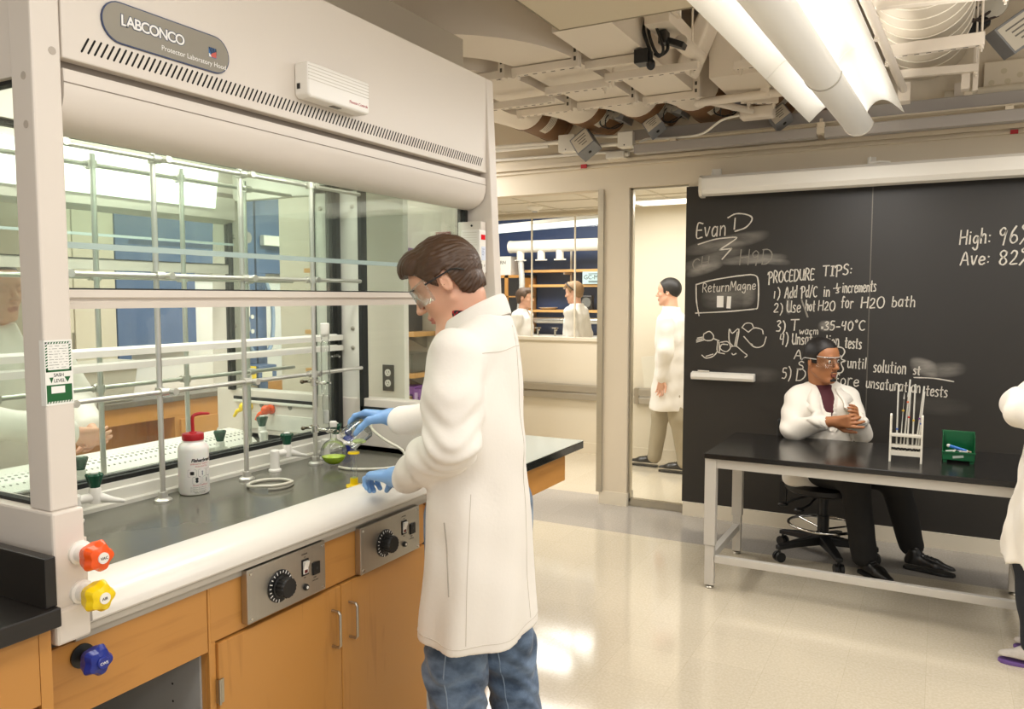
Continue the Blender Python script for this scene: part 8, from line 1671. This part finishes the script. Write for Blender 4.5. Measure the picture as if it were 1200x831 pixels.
J.noise(0.005, 20, 51); fobj('jeans', J, mat('dark_denim', '#20242c', 0.85, bump=0.2, bscale=200), RP, label='dark jeans')
SNK = mat('grey_sneaker', '#b9b2a8', 0.6, noise=0.2, nscale=60); PSOLE = mat('purple_sole', '#6d4f93', 0.5)
shoe(RP, (0.53, 3.985, 0), (-0.9, -0.1, 0), SNK, PSOLE, 1.0, 'grey trainer with a purple sole'); shoe(RP, (0.6, 4.12, 0), (-0.9, 0.1, 0), SNK, PSOLE, 1.0)

# ------------------------------------------------------------------ walker in the corridor
WK = thing('person', 'person in a white lab coat walking along the corridor behind the glass panel', 'person', (-2.13, 7.0, 0))
def figure(root, x, y, fwd, hs, head_z, skin, hairm, coatm, trm, gait, hair_style='short', arms=None, coat_hem=0.6, h=0.0075, trname='trousers', pitch=0.0, glasses_up=False, width=0.2, hands=True):
    FD = unit(V3(fwd[0], fwd[1], 0)); LF = V3(-FD[1], FD[0], 0); c = V3(x, y, 0); P = lambda f, l, z: c + FD * f + LF * l + V3(0, 0, z); s = head_z / 1.63
    HO = P(0.03, 0, head_z); HR = frame(FD * math.cos(pitch) - V3(0, 0, math.sin(pitch)), FD * math.sin(pitch) + V3(0, 0, math.cos(pitch)))
    arms = arms or [[P(0, -0.2, 1.4 * s), P(-0.05, -0.24, 1.12 * s), P(0.07, -0.22, 0.88 * s)], [P(0, 0.2, 1.4 * s), P(-0.05, 0.24, 1.12 * s), P(0.07, 0.22, 0.88 * s)]]
    lo = c - V3(0.75, 0.75, 0); hi = c + V3(0.75, 0.75, head_z + 0.2); B = Field(lo, hi, h)
    head(B, HO, HR, hs); B.rc(HO + HR @ V3(-0.02, 0, -0.06), P(0, 0, 1.42 * s), 0.055, 0.062, 0.02); B.chain([P(0, 0, 1.38 * s), P(0, 0, 0.95 * s)], [0.1, 0.11], 0.03)
    for i, A in enumerate(arms):
        B.chain(A, [0.045, 0.038, 0.027], 0.02); d = unit(V3(*A[2]) - V3(*A[1]))
        if hands: hand(B, A[2], d, LF * (1 if i == 0 else -1) + FD * 0.01, -1 if i == 0 else 1, (20, 25, 15))
    legs = [[P(0, -0.09, 0.92 * s), P(gait[0][0], -0.09, 0.5 * s), P(gait[0][1], -0.08, gait[0][2])], [P(0, 0.09, 0.92 * s), P(gait[1][0], 0.09, 0.5 * s), P(gait[1][1], 0.08, gait[1][2])]]
    for L_ in legs: B.chain(L_, [0.085, 0.055, 0.036], 0.03); B.rc(L_[2], V3(*L_[2]) + FD * 0.05 - V3(0, 0, 0.045), 0.03, 0.025, 0.02)
    fobj('body', B, [skin, LIP1], root, headmat(HO, HR, hs)); hair(HO, HR, hs, hairm, root, hair_style, max(0.0045, h * 0.7))
    C = Field(lo, hi, h); RF = np.stack([FD, LF, V3(0, 0, 1)], 1); w = width
    C.loft((c, [(coat_hem, 0.0, 0, w * 0.9, w * 1.2), (0.8 * s, 0, 0, w * 0.8, w * 1.12), (1.0 * s, 0, 0, w * 0.7, w * 1.05), (1.25 * s, 0, 0, w * 0.67, w * 1.02), (1.38 * s, 0, 0, w * 0.58, w * 0.92), (1.45 * s, 0, 0, w * 0.45, w * 0.55), (1.5 * s, 0, 0, w * 0.36, w * 0.4)]), RF, 0, lambda a, ww: 0.006 * np.sin(a * 7 + 5 * ww))
    for A in arms: C.chain([A[0], A[1], V3(*A[2]) - unit(V3(*A[2]) - V3(*A[1])) * 0.02], [0.078, 0.068, 0.052], 0.035)
    C.noise(0.007, 15, 3); fobj('lab_coat', C, coatm, root, smooth=2, label='white lab coat')
    J = Field(lo, hi, h)
    for L_ in legs: J.chain(L_, [0.1, 0.078, 0.066], 0.04)
    J.noise(0.004, 18, 8); fobj(trname, J, trm, root)
    return P, HO, HR, legs
P_, ho, hr, lg_ = figure(WK, -2.13, 7.0, (-1, 0), 1.0, 1.62, SKIN1, HAIRD, COAT, mat('khaki_trousers', '#a59a83', 0.85, bump=0.1, bscale=100), ((0.12, 0.17, 0.1), (-0.1, -0.16, 0.11)), 'cropped', [[V3(-2.13, 6.8, 1.37), V3(-2.10, 6.74, 1.1), V3(-2.14, 6.77, 0.86)], [V3(-2.13, 7.2, 1.37), V3(-2.13, 7.24, 1.08), V3(-2.3, 7.12, 0.95)]], 0.57, 0.0065)
for L_, dz in zip(lg_, (0.0, 0.0)): shoe(WK, (L_[2][0] + 0.03, L_[2][1], 0.0), (-1, 0, 0), LEATH, BLACK, 1.05)
nb = thing('notebook', 'pale papers held under the arm of the person walking in the corridor', 'papers', (-2.28, 6.98, 0.92))
m = MB(); m.obox((-2.27, 6.93, 0.91), [(1, 0.15, 0.12), (-0.15, 1, 0), (-0.12, 0, 1)], (0.1, 0.006, 0.14)); obj('sheets', m, PAPER, nb)
# ------------------------------------------------------------------ two students in the laboratory beyond
A1 = thing('person', 'brown-haired student in a white lab coat facing right, beyond the corridor window', 'person', (-4.62, 8.9, 0)); figure(A1, -4.64, 8.9, (1, 0.15), 1.0, 1.56, SKIN1, mat('mid_brown_hair', '#4a3421', 0.6), COAT, NAVY, ((0, 0, 0.1), (0, 0, 0.1)), 'short', None, 0.6, 0.009, width=0.19)
A2 = thing('person', 'taller fair-haired student in a white lab coat facing left, beyond the corridor window', 'person', (-3.9, 8.9, 0)); P2, ho2, hr2, _ = figure(A2, -3.9, 8.9, (-1, -0.05), 1.03, 1.63, SKIN1, mat('fair_hair', '#8a6a45', 0.6), COAT, NAVY, ((0, 0, 0.1), (0, 0, 0.1)), 'short', None, 0.6, 0.009, pitch=0.12, width=0.22)
m = MB(); m.tube([tuple(ho2 + hr2 @ V3(*p)) for p in ((-0.03, -0.09, 0.03), (0.02, -0.092, 0.085), (0.06, -0.07, 0.13), (0.068, 0, 0.142), (0.06, 0.07, 0.13), (0.02, 0.092, 0.085), (-0.03, 0.09, 0.03))], 0.007, 8); obj('raised_glasses', m, BLACK, A2)
# ------------------------------------------------------------------ the person on the far side of the hoods
FP = thing('person', 'person in a white lab coat behind the hood glass, hand on the perforated sill', 'person', (-3.3, 1.78, 0))
figure(FP, -3.32, 1.80, (1, 0.15), 1.0, 1.60, SKIN1, HAIRD, COAT, NAVY, ((0, 0, 0.1), (0, 0, 0.1)), 'cropped', [[V3(-3.3, 1.6, 1.4), V3(-3.05, 1.53, 1.15), V3(-2.89, 1.83, 1.065)], [V3(-3.32, 2.0, 1.4), V3(-3.2, 2.06, 1.15), V3(-2.98, 1.97, 1.06)]], 0.6, 0.006, hands=True)
